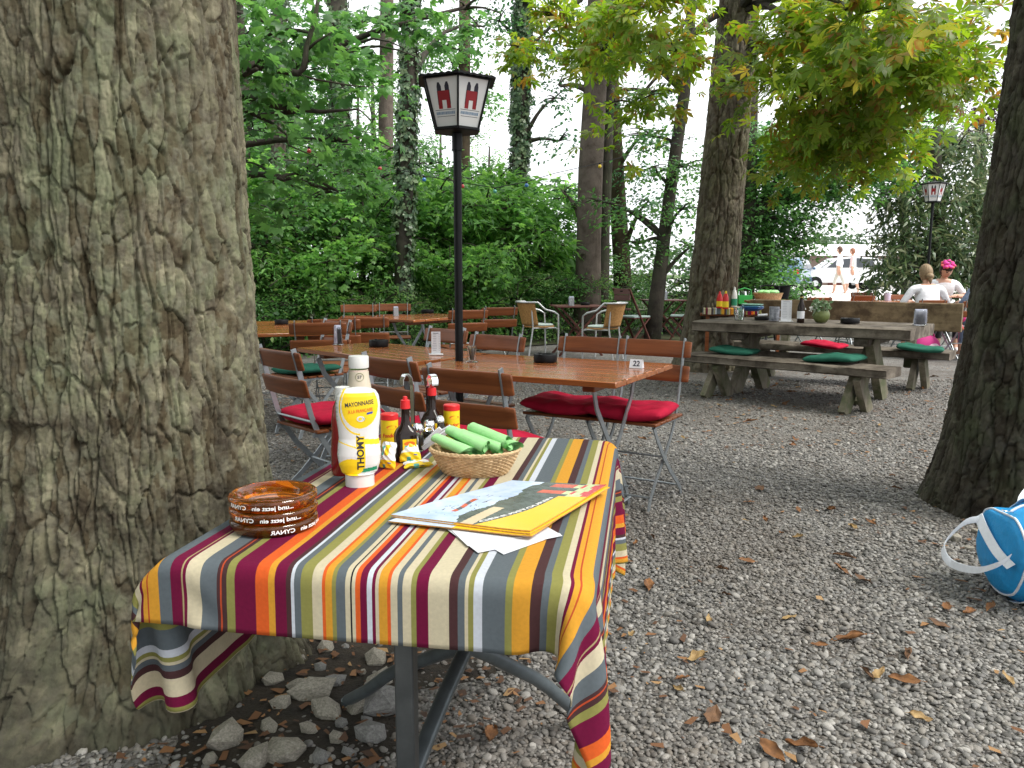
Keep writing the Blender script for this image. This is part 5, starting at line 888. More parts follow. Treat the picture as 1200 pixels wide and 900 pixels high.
d3 = (P(352, 386, .74)-P(308, 391, .74)).normalized(); T3 = place_table(P(330, 390, .74), P(399, 375, .74), P(399, 375, .74)+V((-.8, -.25, 0)), 'varnished garden table half hidden behind the big trunk', 1.25)
a4 = P(484, 375, .74); T4 = place_table(a4, a4+V((.62, .9, 0)).normalized()*1.15, a4+V((.62, .9, 0)).normalized()*1.15+V((-.6, .41, 0)), 'varnished garden table in front of the bushes with a napkin holder', None)
# table-top things
def ashtray(p, lab, r_=.062, h=.042, rz=0):
    t = thing('ashtray', lab, 'ashtray', p, rz, 'black ashtrays on the garden tables'); b = MB(); b.lathe([(0, 0), (r_*.96, 0), (r_, .004), (r_, h-.003), (r_*.97, h), (r_*.80, h), (r_*.76, h-.004), (r_*.74, .010), (0, .010)], 36); b.build('bowl', BLACK, t, ang=45)
    b = MB()
    for k in range(3): a = k*2.1; b.box((0, 0, h+.0005), (.020, .012, .004), Matrix.Translation((r_*.88*math.cos(a), r_*.88*math.sin(a), 0)) @ Matrix.Rotation(a, 4, 'Z'), .001)
    b.build('rest', BLACK, t); return t
z1 = .7415
ashtray(P(639, 424, z1), 'black round ashtray in the middle of table 22'); ashtray(P(444, 406, z1), 'black round ashtray on the long table left of the lamp post'); ashtray(P(330, 380, z1), 'black ashtray on the table beside the big trunk'); ashtray(P(501, 367, z1), 'small black ashtray on the far table before the bushes', .075)
def holder(p, rz, lab, m, w_=.05, h=.085, d=.03, grp=None):
    t = thing('napkin_holder', lab, 'napkin holder', p, rz, grp); b = MB(); b.box((0, 0, .003), (w_+.012, d+.014, .006), ch=.002)
    for s in (-1, 1): b.box((0, s*d/2, h/2), (w_, .003, h), ch=.001)
    b.build('stand', m, t); b = MB()
    for k in range(6): b.box((0, (k-2.5)*d/7.5, .006+h*.53), (w_*.95, d/9, h*1.05), Matrix.Rotation((k-2.5)*.02, 4, 'X'), .001)
    b.build('napkins', mat('pale_blue_napkins', (.42,.47,.66), .7, vs=30, var=.15, c2=(.7,.72,.82)), t); return t
holder(P(396, 404, z1), R(60), 'clear stand of pale blue napkins on the long table near the trunk', GLASS, .045, .115, .04)
holder(P(464, 370, z1), R(20), 'small grey napkin holder on the far table', STEEL, .05, .09, .04)
t = thing('pencil_cup', 'clear plastic cup of toothpicks on the left end of table 22', 'cup', P(553, 424, z1)); b = MB(); b.lathe([(0, 0), (.034, 0), (.034, .004), (.020, .006), (.026, .085), (.0245, .085), (.0185, .009), (0, .009)], 28); b.build('cup', GLASS, t, ang=50); b = MB()
for k in range(16): a = k*2.4; r_ = .010+.0004*k; b.tube([(r_*.6*math.cos(a), r_*.6*math.sin(a), .01), (r_*1.3*math.cos(a+.3), r_*1.3*math.sin(a+.3), .078+.006*math.sin(k))], .0016, 5)
b.build('toothpicks', mat('toothpick_wood', (.55,.42,.27), .7), t)
def menu(p, rz, lab, w_=.052, h=.125):
    t = thing('menu_card', lab, 'menu card', p, rz, 'white menu cards in clear stands'); b = MB(); b.box((0, 0, .004), (w_+.03, .05, .008), ch=.002); b.build('stand', mat('frosted_stand', (.75,.76,.78), .2, var=.03), t)
    M_ = Matrix.Rotation(R(-6), 4, 'X'); b = MB(); b.box((0, 0, .008+h/2), (w_, .003, h), M_, .0005); b.build('card', PAPER, t); b = MB(); g = random.Random(4)
    for k in range(11):
        z = .008+h*.93-k*h*.078
        if k == 0: b.box((0, -.0019, z), (w_*.6, .0006, .005), M_, .0001)
        else:
            b.box((-w_*.14, -.0019, z), (w_*g.uniform(.3, .55), .0006, .0022), M_, .0001); b.box((w_*.36, -.0019, z), (w_*.12, .0006, .0022), M_, .0001)
    b.build('print', mat('grey_print', (.25,.26,.32), .6), t); return t
menu(P(511, 416, z1), R(6), 'white menu card standing on the long table beside the lamp post')
t = thing('number_tent', 'small white tent card reading 22 on the right end of its table', 'table number', P(746, 431, z1), R(-28)); b = MB(); b.add([(-.033, -.018, 0), (.033, -.018, 0), (.033, 0, .042), (-.033, 0, .042), (-.033, .018, 0), (.033, .018, 0)], [(0,1,2,3), (3,2,5,4), (0,3,4), (1,5,2)]); b.build('card', PAPER, t, smooth=False)
tv, tf = text2d('22', .036, .0009); b = MB(); b.add([(x+.002, -.018+(y+.021)*.43-.0008, (y+.021)+.0) for x, y in tv], tf); b.build('lettering', DKP, t, smooth=False)
# lamps
def make_lamp(h, label):
    t = thing('lamp_post', label, 'lamp', (0, 0, 0)); b = MB(); zb, zt = h-.292, h-.052; b.tube([(0, 0, 0), (0, 0, zb-.02)], .0215, 16); b.tube([(0, 0, zb-.10), (0, 0, zb-.012)], .027, 16); b.lathe([(0, 0), (.075, 0), (.075, .012), (.03, .02), (.028, .06), (0, .06)], 24); b.build('post', BLKMET, t)
    rb, rt = .122, .188; hx = lambda r_, z, k: V((r_*math.cos(-math.pi/2+k*math.pi/3), r_*math.sin(-math.pi/2+k*math.pi/3), z)); b = MB()
    for k in range(6):
        b.bar(hx(rb, zb, k), hx(rt, zt, k), .010, .010, (hx(1, 0, k)), .002); b.bar(hx(rb, zb, k), hx(rb, zb, k+1), .016, .014, ch=.002); b.bar(hx(rt, zt, k), hx(rt, zt, k+1), .016, .016, ch=.002)
    b.prism([tuple(hx(rb, 0, k)[:2]) for k in range(6)], .006, Matrix.Translation((0, 0, zb-.009))); b.build('lantern_frame', BLKMET, t)
    b = MB(); n = 12; ro = [hx(.222, zt+.004, k) for k in range(6)]; v = []; f = []
    for k in range(6):
        a, c = ro[k], hx(.222, zt+.004, k+1); ap = V((0, 0, zt+.036)); base = len(v)
        for j in range(n+1):
            s = j/n; e = a.lerp(c, s)+V((0, 0, .006*abs(math.sin(s*math.pi*6)))); v += [e, e.lerp(ap, .9), e-V((0, 0, .010))]
        for j in range(n): q = base+3*j; f += [(q, q+3, q+4, q+1), (q, q+2, q+5, q+3)]
    b.add(v, f); b.lathe([(.03, zt+.032), (.022, zt+.040), (.014, zt+.044), (.014, zt+.050), (0, zt+.052)], 12); b.build('roof', BLKMET, t, ang=50); b = MB(); b.add([*[r_+V((0, 0, -.004)) for r_ in ro]], [tuple(range(6))]); b.build('soffit', BLKMET, t)
    rd = mat('emblem_red', (.26,.014,.020), .5) if 'emblem_red' not in bpy.data.materials else bpy.data.materials['emblem_red']; bk = DKP; bl = bpy.data.materials.get('emblem_blue') or mat('emblem_blue', (.20,.30,.42), .5)
    pm = bpy.data.materials.get('milk_glass_pane') or mat('milk_glass_pane', (.72,.73,.72), .3, var=.04, coat=.4)
    for k in range(6):
        q = [hx(rb-.004, zb+.008, k), hx(rb-.004, zb+.008, k+1), hx(rt-.004, zt-.006, k+1), hx(rt-.004, zt-.006, k)]; cx_ = (q[0]+q[1])/2; o = V((cx_.x, cx_.y, 0)).normalized(); b = MB(); b.add([*q, *[p-o*.004 for p in q]], [(0,1,2,3), (4,5,6,7), (0,1,5,4), (1,2,6,5), (2,3,7,6), (3,0,4,7)]); pane = b.build('pane', pm, t, smooth=False)
        u_ = (q[1]-q[0]).normalized(); m0, m1 = (q[0]+q[1])/2, (q[2]+q[3])/2; vv_ = (m1-m0).normalized(); nn = u_.cross(vv_); pt = lambda x, y, e=.0009: m0+u_*x+vv_*y+nn*e; H_ = (m1-m0).length; b = MB(); y0 = H_*.36
        body = [(-.034, 0), (-.013, 0), (-.007, .03), (0, .042), (.007, .03), (.013, 0), (.034, 0), (.034, .085), (-.034, .085)]
        b.add([pt(-.034, y0), pt(-.012, y0), pt(-.012, y0+.085), pt(-.034, y0+.085), pt(.012, y0), pt(.034, y0), pt(.034, y0+.085), pt(.012, y0+.085), pt(-.012, y0+.04), pt(.012, y0+.04)], [(0,1,2,3), (4,5,6,7), (8,9,7,2)], 0)
        for s in (-1, 1): b.add([pt(s*.034, y0+.085), pt(s*.010, y0+.085), pt(s*.010, y0+.106), pt(s*.019, y0+.125), pt(s*.029, y0+.125), pt(s*.034, y0+.105)], [tuple(range(6))], 1); b.add([pt(s*.035, y0+.02), pt(s*.031, y0+.02), pt(s*.031, y0+.085), pt(s*.035, y0+.085)], [(0,1,2,3)], 1)
        g = random.Random(7); x = -.052
        while x < .05: w_ = g.uniform(.004, .008); b.add([pt(x, y0-.028), pt(x+w_, y0-.028), pt(x+w_, y0-.014), pt(x, y0-.014)], [(0,1,2,3)], 2); x += w_+.0022
        for yy, wd in ((y0-.007, .056), (y0-.038, .050)): b.add([pt(-wd, yy), pt(wd, yy), pt(wd, yy+.0022), pt(-wd, yy+.0022)], [(0,1,2,3)], 1)
        b.build('emblem', [rd, bk, bl], pane, smooth=False)
    return t
q = Q(535, 84, 4.22); lamp = make_lamp(q.z, 'tall black lamp post with hexagonal white lantern between the two front tables'); lamp.location = (q.x, 4.22, 0); lamp.rotation_euler = (0, 0, R(6))
q = Q(1095, 211, 14); l2 = copy_tree(lamp, 'far black lamp post with white lantern before the evergreen', (q.x, 14, 0), R(2), scale=1); l2.location.z = 0; l2.scale = (1, 1, q.z/Q(535, 84, 4.22).z)
# string of coloured bulbs
BUL = {k: mat(k+'_bulb_glass', c, .15, var=.05, coat=.6) for k, c in dict(red=(.40,.03,.03), blue=(.03,.16,.42), green=(.08,.34,.26), yellow=(.70,.50,.03)).items()}
t = thing('string_lights', 'sagging wire of small red, blue, green and yellow bulbs across the wood edge', 'string lights', Q(500, 210, 11)); bs = t.location; wp = [Q(x, y, Y)-bs for x, y, Y in ((290, 150, 9), (350, 165, 9.7), (445, 193, 10.5), (497, 206, 11), (542, 214, 11.2), (580, 220, 11.4), (617, 213, 11.7), (650, 203, 12), (703, 191, 12.5), (760, 176, 13), (815, 160, 13.5))]
b = MB(); b.tube(wp, .006, 5); b.build('wire', BLACK, t)
for x, y, Y, c in ((362, 172, 9.8, 'red'), (445, 193, 10.5, 'red'), (497, 206, 11, 'blue'), (542, 214, 11.2, 'red'), (580, 220, 11.4, 'green'), (617, 213, 11.7, 'blue'), (703, 191, 12.5, 'yellow')):
    q = Q(x, y, Y)-bs; b = MB(); b.lathe([(0, -.115), (.03, -.105), (.042, -.08), (.036, -.05), (.02, -.035)], 14, M=Matrix.Translation(q) @ Matrix.Scale(.68, 4)); bo = b.build('bulb', BUL[c], t); b = MB(); b.lathe([(.021, -.042), (.022, .0), (.012, .008)], 12, M=Matrix.Translation(q) @ Matrix.Scale(.68, 4)); b.build('socket', BLACK, bo)
# ------------------------------------------------------------------ bistro corner
RAT = mat('rattan_weave', (.36,.17,.05), .6, var=.2, vs=40, c2=(.55,.30,.11), bump=.6, bs=120); ALU = mat('brushed_aluminium', (.62,.63,.64), .3, .6, .05)
def bistro(p, rz, lab):
    t = thing('bistro_table', lab, 'bistro table', (p.x, p.y, p.z), rz, 'dark wooden bistro tables by the bushes'); b = MB()
    for k in range(7): b.box((0, -.30+.1*k, .725), (.74, .092, .02), ch=.003)
    b.build('tabletop', DKWOOD, t)
    for s in (-1, 1):
        for d in (-1, 1): b = MB(); b.bar((d*.33, s*.25+.02*d, .0), (-d*.30, s*.25+.02*d, .715), .028, .045, (0, 1, 0)); b.build('leg', DKWOOD, t)
    b = MB(); b.bar((0, -.25, .37), (0, .25, .37), .03, .03); b.build('stretcher', DKWOOD, t); return t
pb1 = P(672, 415, 0); pb1 = V((P(675, 357, .735).x, 11.9, 0)); B1 = bistro(pb1, R(8), 'dark wooden bistro table between two rattan chairs'); pb2 = P(780, 350, .735); B2 = bistro(V((pb2.x-.15, 14.6, 0)), R(8), 'dark wooden bistro table close beside the chestnut trunk')
def rattan(p, rz, lab):
    t = thing('rattan_chair', lab, 'rattan chair', (p[0], p[1], 0), rz, 'rattan armchairs at the bistro table'); b = MB()
    def fn(u, v): a = R(200)+u*R(140); return (.235*math.cos(a)*(1+.10*v), .23*math.sin(a)*(1+.10*v)-.02-.06*v, .47+.33*v)
    b.grid(fn, 22, 12); o = b.build('backrest', RAT, t); s_ = o.modifiers.new('t', 'SOLIDIFY'); s_.thickness = .012
    b = MB(); b.lathe([(0, .435), (.22, .435), (.225, .445), (.22, .455), (0, .455)], 28, sx=1, sy=1); b.build('seat', RAT, t)
    b = MB(); b.lathe([(0, .456), (.20, .456), (.21, .470), (.19, .482), (0, .486)], 28); b.build('seat_pad', mat('pale_seat_pad', (.42,.50,.47), .85), t)
    b = MB(); arc = [(.27*math.cos(a), .265*math.sin(a)-.03-.05, .80) for a in np.linspace(R(190), R(350), 17)]; b.tube([(-.24, .20, .0), (-.25, .20, .40), (-.26, .19, .62), (-.275, .12, .665), (-.28, -.02, .70)]+arc+[(.28, -.02, .70), (.275, .12, .665), (.26, .19, .62), (.25, .20, .40), (.24, .20, 0)], .0125, 10); b.build('arm_frame', ALU, t)
    for s in (-1, 1): b = MB(); b.tube([(s*.20, -.24, .0), (s*.19, -.17, .44), (s*.20, -.20, .8)], .0125, 10); b.build('leg', ALU, t)
    b = MB(); b.tube([(-.21, .18, .43), (-.19, -.17, .43)], .010, 8); b.tube([(.21, .18, .43), (.19, -.17, .43)], .010, 8); b.tube([(-.22, .19, .42), (.22, .19, .42)], .010, 8); b.build('seat_frame', ALU, t); return t
q = P(633, 412); rattan((Q(632, 380, 11.5).x, 11.6), R(-70), 'rattan armchair with aluminium frame left of the bistro table, facing right'); rattan((Q(706, 380, 11.2).x, 11.2), R(62), 'rattan armchair with aluminium frame right of the bistro table, turned away')
def wchair(p, rz, lab, z0=0):
    t = thing('wooden_chair', lab, 'wooden chair', (p[0], p[1], z0), rz, 'dark folding wooden chairs at the bistro tables'); b = MB()
    for k in range(2): b.box((0, -.30-.01*k*-1, .90-.105*k), (.40, .016, .10), Matrix.Translation((0, 0, 0)), .004)
    b.box((0, -.262, .60), (.38, .016, .035), ch=.003); b.build('backrest', mat('mauve_brown_slat', (.16,.085,.08), .5, var=.2, stretch=(1, 8, 8)), t); b = MB(); b.box((0, -.309, .905), (.07, .002, .02), ch=.0005); b.build('grip_hole', BLACK, t); b = MB()
    for k in range(5): b.box((0, -.15+.08*k, .44), (.40, .07, .018), ch=.003)
    b.build('seat', DKWOOD, t); b = MB(); b.box((0, .01, .466), (.40, .38, .03), ch=.012); b.build('seat_pad', mat('grey_green_pad', (.33,.42,.40), .85), t)
    for s in (-1, 1):
        b = MB(); b.bar((s*.20, -.315, .95), (s*.20, .22, 0), .022, .045, (1, 0, 0)); b.build('leg', DKWOOD, t); b = MB(); b.bar((s*.175, .19, .44), (s*.175, -.24, 0), .022, .04, (1, 0, 0)); b.build('leg', DKWOOD, t)
    return t
q = Q(746, 380, 13.6); wchair((q.x, 13.9), R(-55), 'dark wooden folding chair with a slot in its back, left of the far bistro table'); q = Q(808, 380, 13.6); wchair((q.x, 14.2), R(75), 'dark wooden folding chair tucked right against the chestnut trunk')
def glassjar(p, lab, h=.09, r_=.035, m=None):
    b = MB(); b.lathe([(0, 0), (r_*.9, 0), (r_, .004), (r_*1.02, h), (r_*.94, h), (r_*.9, .008), (0, .008)], 24); o = tag(b.build('drinking_glass', m or GLASS, ang=50), lab, 'glass'); o.location = p; return o
holder(V((B1.location.x-.1, 11.8, .737)), .3, 'small steel holder on the bistro table between the rattan chairs', STEEL, .07, .12, .05); ashtray(V((B1.location.x+.12, 11.95, .737)), 'pale round ashtray on the bistro table between the rattan chairs', .07); holder(V((B2.location.x+.0, 14.5, .737)), .3, 'grey rounded holder on the bistro table by the chestnut', STEEL, .10, .14, .06)
# ------------------------------------------------------------------ hewn picnic table and benches
def plank(b, L_, W_, T_, z, seed, y=0, mat=0):
    nx, ny = 60, 14; g = lambda a, c: float(fbm(np.array([a]), np.array([c]), 3, seed)[0])-.45
    ring = [(-W_/2, -T_/2), (-W_/2, T_/2)]; sec = []
    for k in range(ny): sec.append((-W_/2+W_*k/(ny-1), T_/2))
    for k in range(4): sec.append((W_/2, T_/2-T_*(k+1)/4))
    for k in range(1, ny): sec.append((W_/2-W_*k/(ny-1), -T_/2))
    for k in range(3): sec.append((-W_/2, -T_/2+T_*(k+1)/4))
    n = len(sec); v = []
    for i_ in range(nx):
        x = -L_/2+L_*i_/(nx-1)
        for k, (a, c) in enumerate(sec):
            ed = abs(a)/(W_/2); wob = .075*g(x*2.2+(5 if a > 0 else 0), 1.+seed)*max(0, ed-.7)/.3; rnd = .012 if (ed > .97 and abs(c) > T_*.45) else 0
            v.append((x+.008*g(a*9, c*9+(3 if i_ else 7))*(i_ in (0, nx-1)), y+a+math.copysign(wob-rnd, a), z+c-math.copysign(rnd, c)+.010*g(x*3, a*14+seed)*(1 if c > 0 else .6)+.004*g(x*30, a*40)))
    f = [(i_*n+k, i_*n+(k+1) % n, (i_+1)*n+(k+1) % n, (i_+1)*n+k) for i_ in range(nx-1) for k in range(n)]+[tuple(range(n)), tuple((nx-1)*n+k for k in range(n))]
    b.add(v, f, mat)
def splay(t, x, hw, hb, ztop, th, name='leg', m=GREYWOODZ, wd=.16):
    for s in (-1, 1): b = MB(); b.bar((x+.045*s, s*hb, -.01), (x+.045*s, -s*hw, ztop), th, wd, (0, 1, .0)); b.build(name, m, t)
fr, br_, fl, bl_ = P(1067, 386, .73), P(1105, 379, .73), P(812, 376, .73), P(858, 370, .73); dl = (fr-fl); LT = dl.length; dl.normalize(); nl_ = V((-dl.y, dl.x, 0)); WT = max(.72, min(1.0, (br_-fr).dot(nl_)))
cen = (fr+fl)/2+nl_*WT/2; yaw = math.atan2(dl.y, dl.x); t = thing('picnic_table', 'heavy grey hewn timber table with crossed slab legs', 'table', (cen.x, cen.y, 0), yaw); b = MB(); plank(b, LT, WT*.5-.004, .105, .68, 1, -WT/4); plank(b, LT, WT*.5-.004, .105, .68, 2, WT/4); b.build('tabletop', GREYWOOD, t, ang=50)
for s in (-1, 1): splay(t, s*(LT/2-.42), .24, .30, .625, .075, wd=.19)
b = MB(); b.bar((-(LT/2-.42), 0, .36), ((LT/2-.42), 0, .36), .05, .12); b.build('stretcher', GREYWOOD, t)
for s in (-1, 1): b = MB(); b.box((s*(LT/2-.42), 0, .59), (.13, WT*.8, .08), ch=.01); b.build('cleat', GREYWOOD, t)
def bench(p0, p1, W_, lab, back=False, z=.42, seed=5):
    d = (p1-p0); L_ = d.length; d.normalize(); n_ = V((-d.y, d.x, 0)); c = (p0+p1)/2+n_*W_/2; t = thing('timber_bench', lab, 'bench', (c.x, c.y, 0), math.atan2(d.y, d.x)); b = MB(); plank(b, L_, W_, .085, z-.0425, seed); b.build('seat', GREYWOOD, t, ang=50)
    for s in (-1, 1): splay(t, s*(L_/2-.30), .10, .155, z-.085, .06, wd=.13)
    if back:
        b = MB(); plank(b, L_+.02, .05, .30, .745, seed+9, W_/2+.14); b.build('backrest', BACKWOOD, t, ang=50)
        for s in (-1, 1): b = MB(); b.bar((s*(L_/2-.45), W_/2+.02, .20), (s*(L_/2-.45), W_/2+.215, .86), .07, .09, (1, 0, 0)); b.build('post', GREYWOODZ, t)
    return t
bf = bench(P(800, 414, .42), P(1040, 433, .42), .34, 'hewn timber bench in front of the picnic table with two green cushions')
p1 = P(1113, 413, .42); dd = dl; bb_ = bench(p1-dd*(LT+.25)-nl_*.0, p1, .36, 'hewn timber bench with a high plank backrest behind the picnic table', True, seed=8)
cush(CUG[0], P(861, 414, .424), yaw+.1, 'green cushion at the left end of the front bench'); cush(CUG[1], P(978, 424, .424), yaw-.1, 'plump green cushion right of the middle of the front bench'); cush(CUR[0], P(966, 407, .424), yaw, 'red cushion on the rear bench behind the picnic table'); cush(CUG[0], P(1078, 411, .424), yaw+.2, 'green cushion on the right end of the rear bench')
zt_ = .738; tt = lambda x, y: P(x, y, zt_)
glassjar(tt(866, 375), 'clear glass at the left end of the picnic table', .13, .045); ashtray(tt(893, 375), 'black ashtray with paper in it left of the patterned mug', .075, .035); b = MB(); b.tube([tt(888, 374)+V((0, 0, .04)), tt(899, 374)+V((0, 0, .045))], .012, 8); tag(b.build('cigarette_pack', PAPER), 'small white packet lying across the ashtray by the mug', 'packet')
t = thing('mug', 'grey patterned mug beside the ashtray on the picnic table', 'mug', tt(907, 376)); b = MB(); b.lathe([(0, 0), (.046, 0), (.05, .006), (.05, .14), (.045, .14), (.044, .01), (0, .01)], 28); b.build('cup', mat('mottled_grey_glaze', (.16,.17,.22), .3, var=.3, vs=28, c2=(.52,.54,.60)), t, ang=50); b = MB(); b.tube([(.05, 0, .11), (.08, 0, .105), (.088, 0, .07), (.075, 0, .035), (.05, 0, .03)], .007, 8); b.build('handle', mat('grey_glaze', (.35,.36,.4), .3), t)
menu(tt(921, 377), yaw+.45, 'white menu card standing on the picnic table left of the beer bottle', .10, .20)
t = thing('beer_bottle', 'brown beer bottle with white label on the picnic table', 'bottle', tt(938, 378)); b = MB(); b.lathe([(0, 0), (.032, 0), (.034, .006), (.034, .14), (.030, .165), (.017, .20), (.0145, .25), (.0155, .252), (.0155, .262), (0, .264)], 28); b.build('bottle', MAG, t); b = MB(); b.lathe([(.0346, .04), (.0346, .11)], 28); b.build('label', PAPER, t); b = MB(); b.lathe([(.0158, .20), (.0150, .235)], 20, M=Matrix.Translation((0, 0, .012))); b.build('neck_foil', mat('gold_foil', (.5,.36,.1), .35, .6), t)
t = thing('plant_pot', 'round mossy green pot with a small pale leafed plant', 'plant pot', tt(962, 378)); b = MB(); b.lathe([(0, 0), (.045, 0), (.075, .04), (.078, .08), (.066, .115), (.06, .115), (.06, .09), (0, .09)], 28); b.build('pot', mat('olive_glaze', (.13,.16,.05), .45, var=.3, vs=14), t, ang=60)
g = np.random.default_rng(5); p, n_, d = sprays(g, [(0, 0, .17)], [(.07, .07, .055)], 26, 6, .04, .4, .4); leaves('foliage', p, n_, d, .045*(.7+.6*g.random(len(p))), OVAL, leafmat('pale_succulent', [(0, (.12,.22,.10)), (.6, (.25,.36,.20)), (1, (.55,.60,.50))], .2), t)
b = MB(); rr = random.Random(2)
for k in range(16): a = rr.uniform(0, 6.28); b.tube([(0, 0, .09), (.05*math.cos(a), .05*math.sin(a), rr.uniform(.15, .21))], .002, 4)
b.build('stem', mat('green_stem', (.10,.18,.06), .6), t)
b = MB(); 
for k in range(22): a = rr.uniform(0, 6.28); r_ = rr.uniform(0, .05); b.lathe([(0, -.006), (.008, 0), (0, .007)], 6, M=Matrix.Translation((-.075+r_*math.cos(a), r_*math.sin(a), .10+rr.uniform(0, .05))))
o = tag(b.build('flower_sprig', mat('white_petals', (.75,.75,.72), .6)), 'sprig of tiny white flowers between the beer bottle and the pot', 'flowers'); o.location = tt(958, 378)
ashtray(tt(996, 379), 'black ashtray on the picnic table right of the plant pot', .085, .05); holder(tt(1078, 381), yaw+.5, 'stand with a block of blue napkins at the right end of the picnic table', GLASS, .10, .13, .06)
# ------------------------------------------------------------------ serving table by the chestnut trunk
c0 = P(856, 359, .80); SV = thing('serving_table', 'small wooden serving table under a striped cloth beside the chestnut trunk', 'table', (c0.x, c0.y, 0), R(-12)); b = MB(); b.box((0, 0, .77), (.66, .70, .03), ch=.005); b.box((0, 0, .71), (.74, .66, .03), ch=.005); b.build('tabletop', SLAT, SV)
for sx in (-1, 1):
    for sy in (-1, 1): b = MB(); b.bar((sx*.28, sy*.27, 0), (sx*.28, sy*.27, .70), .045, .045, (0, 1, 0)); b.build('leg', SLAT, SV)
b = MB(); n = 60
def clf(u, v):
    x, y = (u-.5)*.78, (v-.5)*.80; ex, ey = max(0, abs(x)-.335), max(0, abs(y)-.355); return (math.copysign(min(abs(x), .335), x)+math.copysign(.2*ex, x), math.copysign(min(abs(y), .355)+.15*ey, y), .7885-max(ex, ey)*1.6+.003*math.sin(30*x)*(ex+ey > 0))
b.grid(clf, n, n); me = b.mesh('tablecloth', clothmat('striped_runner', 1.25)); uvl = me.uv_layers.new(name='UVMap')
for lp in me.loops: co = me.vertices[lp.vertex_index].co; uvl.data[lp.index].uv = (co.x, co.y)
o = tag(link('tablecloth', me), 'small striped cloth on the serving table next to the chestnut trunk', 'tablecloth'); o.location = SV.location; o.rotation_euler = (0, 0, R(-12))
sv = lambda px, py: P(px, py, .792)
def squeeze(p, m1, m2, lab, h=.2):
    t = thing('sauce_bottle', lab, 'sauce bottle', p, 0, 'sauce bottles on the serving table'); b = MB(); b.lathe([(0, 0), (.034, 0), (.036, .006), (.034, h*.6), (.022, h*.82), (.012, h*.86)], 20); b.build('bottle', m1, t); b = MB(); b.lathe([(.0125, h*.86), (.015, h*.865), (.011, h*.97), (.005, h), (0, h)], 16); b.build('cap', m2, t); b = MB(); b.lathe([(.0366, .02), (.0366, h*.42)], 20); b.build('label', YELLOW if m1 is not WHITE else GREEN_, t)
squeeze(sv(843, 361), RED, RED, 'red sauce bottle with yellow label leftmost on the serving table'); squeeze(sv(850, 362), RED, YELLOW, 'red sauce bottle with yellow cap second on the serving table', .21); squeeze(sv(852, 357), RED, RED, 'dark red bottle behind the two front sauce bottles on the serving table', .26); squeeze(sv(860, 360), WHITE, WHITE, 'tall white bottle on the serving table beside the plates', .25)
t = thing('cutlery_caddy', 'bright green caddy with handle holding cutlery on the serving table', 'caddy', sv(872, 356)); b = MB()
for s in (-1, 1): b.box((s*.09, 0, .06), (.006, .12, .12), ch=.002); b.box((0, s*.06, .06), (.18, .006, .12), ch=.002)
b.box((0, 0, .004), (.18, .12, .008), ch=.002); b.build('box', mat('green_plastic', (.03,.32,.06), .35), t); b = MB(); b.tube([(-.09, 0, .12), (-.085, 0, .19), (0, 0, .215), (.085, 0, .19), (.09, 0, .12)], .009, 8); b.build('handle', mat('green_plastic_handle', (.03,.32,.06), .35), t)
b = MB()
for k in range(9): a = -.07+.0175*k; b.bar((a, .02*math.sin(k), .02), (a+.015*math.sin(k*2), .03*math.cos(k), .17), .012, .003)
b.build('cutlery', CHROME, t)
for k, (r_, h, c_, lab) in enumerate(((.13, .035, (.02,.09,.35), 'dark blue plate at the bottom of the pile on the serving table'), (.125, .03, (.10,.30,.50), 'mid blue plate in the middle of the pile on the serving table'), (.12, .03, (.30,.55,.42), 'pale green plate on top of the pile on the serving table'))):
    q = sv(872, 364); b = MB(); b.lathe([(0, 0), (r_*.6, 0), (r_, h), (r_*.98, h+.004), (r_*.58, .006), (0, .006)], 30); o = tag(b.build('plate', mat('glaze_%d' % k, c_, .25)), lab, 'plate', 'plates piled on the serving table'); o.location = (q.x+.06, q.y-.1, .793+.022*k)
t = thing('bread_basket', 'wicker basket with pale green napkins behind the picnic bench backrest', 'basket', (0, 0, 0)); t.location = Q(900, 352, c0.y+.35); b = MB(); b.lathe([(0, 0), (.14, 0), (.17, .09), (.175, .095), (.165, .095), (.135, .01), (0, .01)], 32, sx=1.1, sy=.8); b.build('weave', WICK, t)
for k in range(6): b = MB(); b.lathe([(0, -.025), (.045, -.01), (.05, .01), (.03, .03), (0, .035)], 12, M=Matrix.Translation((.09*math.cos(k*1.05), .06*math.sin(k*1.05), .10))); b.build('napkin', NAP, t)
s2 = thing('side_table', 'orange wooden side table carrying the napkin basket behind the bench', 'table', (t.location.x, t.location.y, 0)); hh = t.location.z; b = MB(); b.box((0, 0, hh-.016), (.5, .4, .03), ch=.004); b.build('tabletop', SLAT, s2)
for sx in (-1, 1):
    for sy in (-1, 1): b = MB(); b.bar((sx*.2, sy*.16, 0), (sx*.2, sy*.16, hh-.03), .04, .04, (0, 1, 0)); b.build('leg', SLAT, s2)
# bicycle parked behind
q = Q(905, 345, 12.5); t = thing('bicycle', 'dark bicycle parked behind the serving table', 'bicycle', (q.x, 12.5, 0), R(55)); 
for s in (-1, 1):
    wc = V((s*.52, 0, .34)); b = MB(); b.tube([wc+V((.33*math.cos(a), 0, .33*math.sin(a))) for a in np.arange(28)*2*math.pi/28], .018, 8, closed=True); wl_ = b.build('wheel', BLACK, t); b = MB()
    for k in range(12): a = k*math.pi/6; b.tube([wc, wc+V((.32*math.cos(a), 0, .32*math.sin(a)))], .0018, 4)
    b.build('spokes', STEEL, wl_)
b = MB()
for a, c in (((-.52, 0, .34), (-.05, 0, .30)), ((-.05, 0, .30), (-.18, 0, .85)), ((-.52, 0, .34), (-.16, 0, .75)), ((-.05, 0, .30), (.36, 0, .72)), ((-.15, 0, .72), (.34, 0, .80)), ((.33, 0, .95), (.37, 0, .70)), ((.37, 0, .70), (.52, 0, .34))): b.tube([a, c], .016, 8)
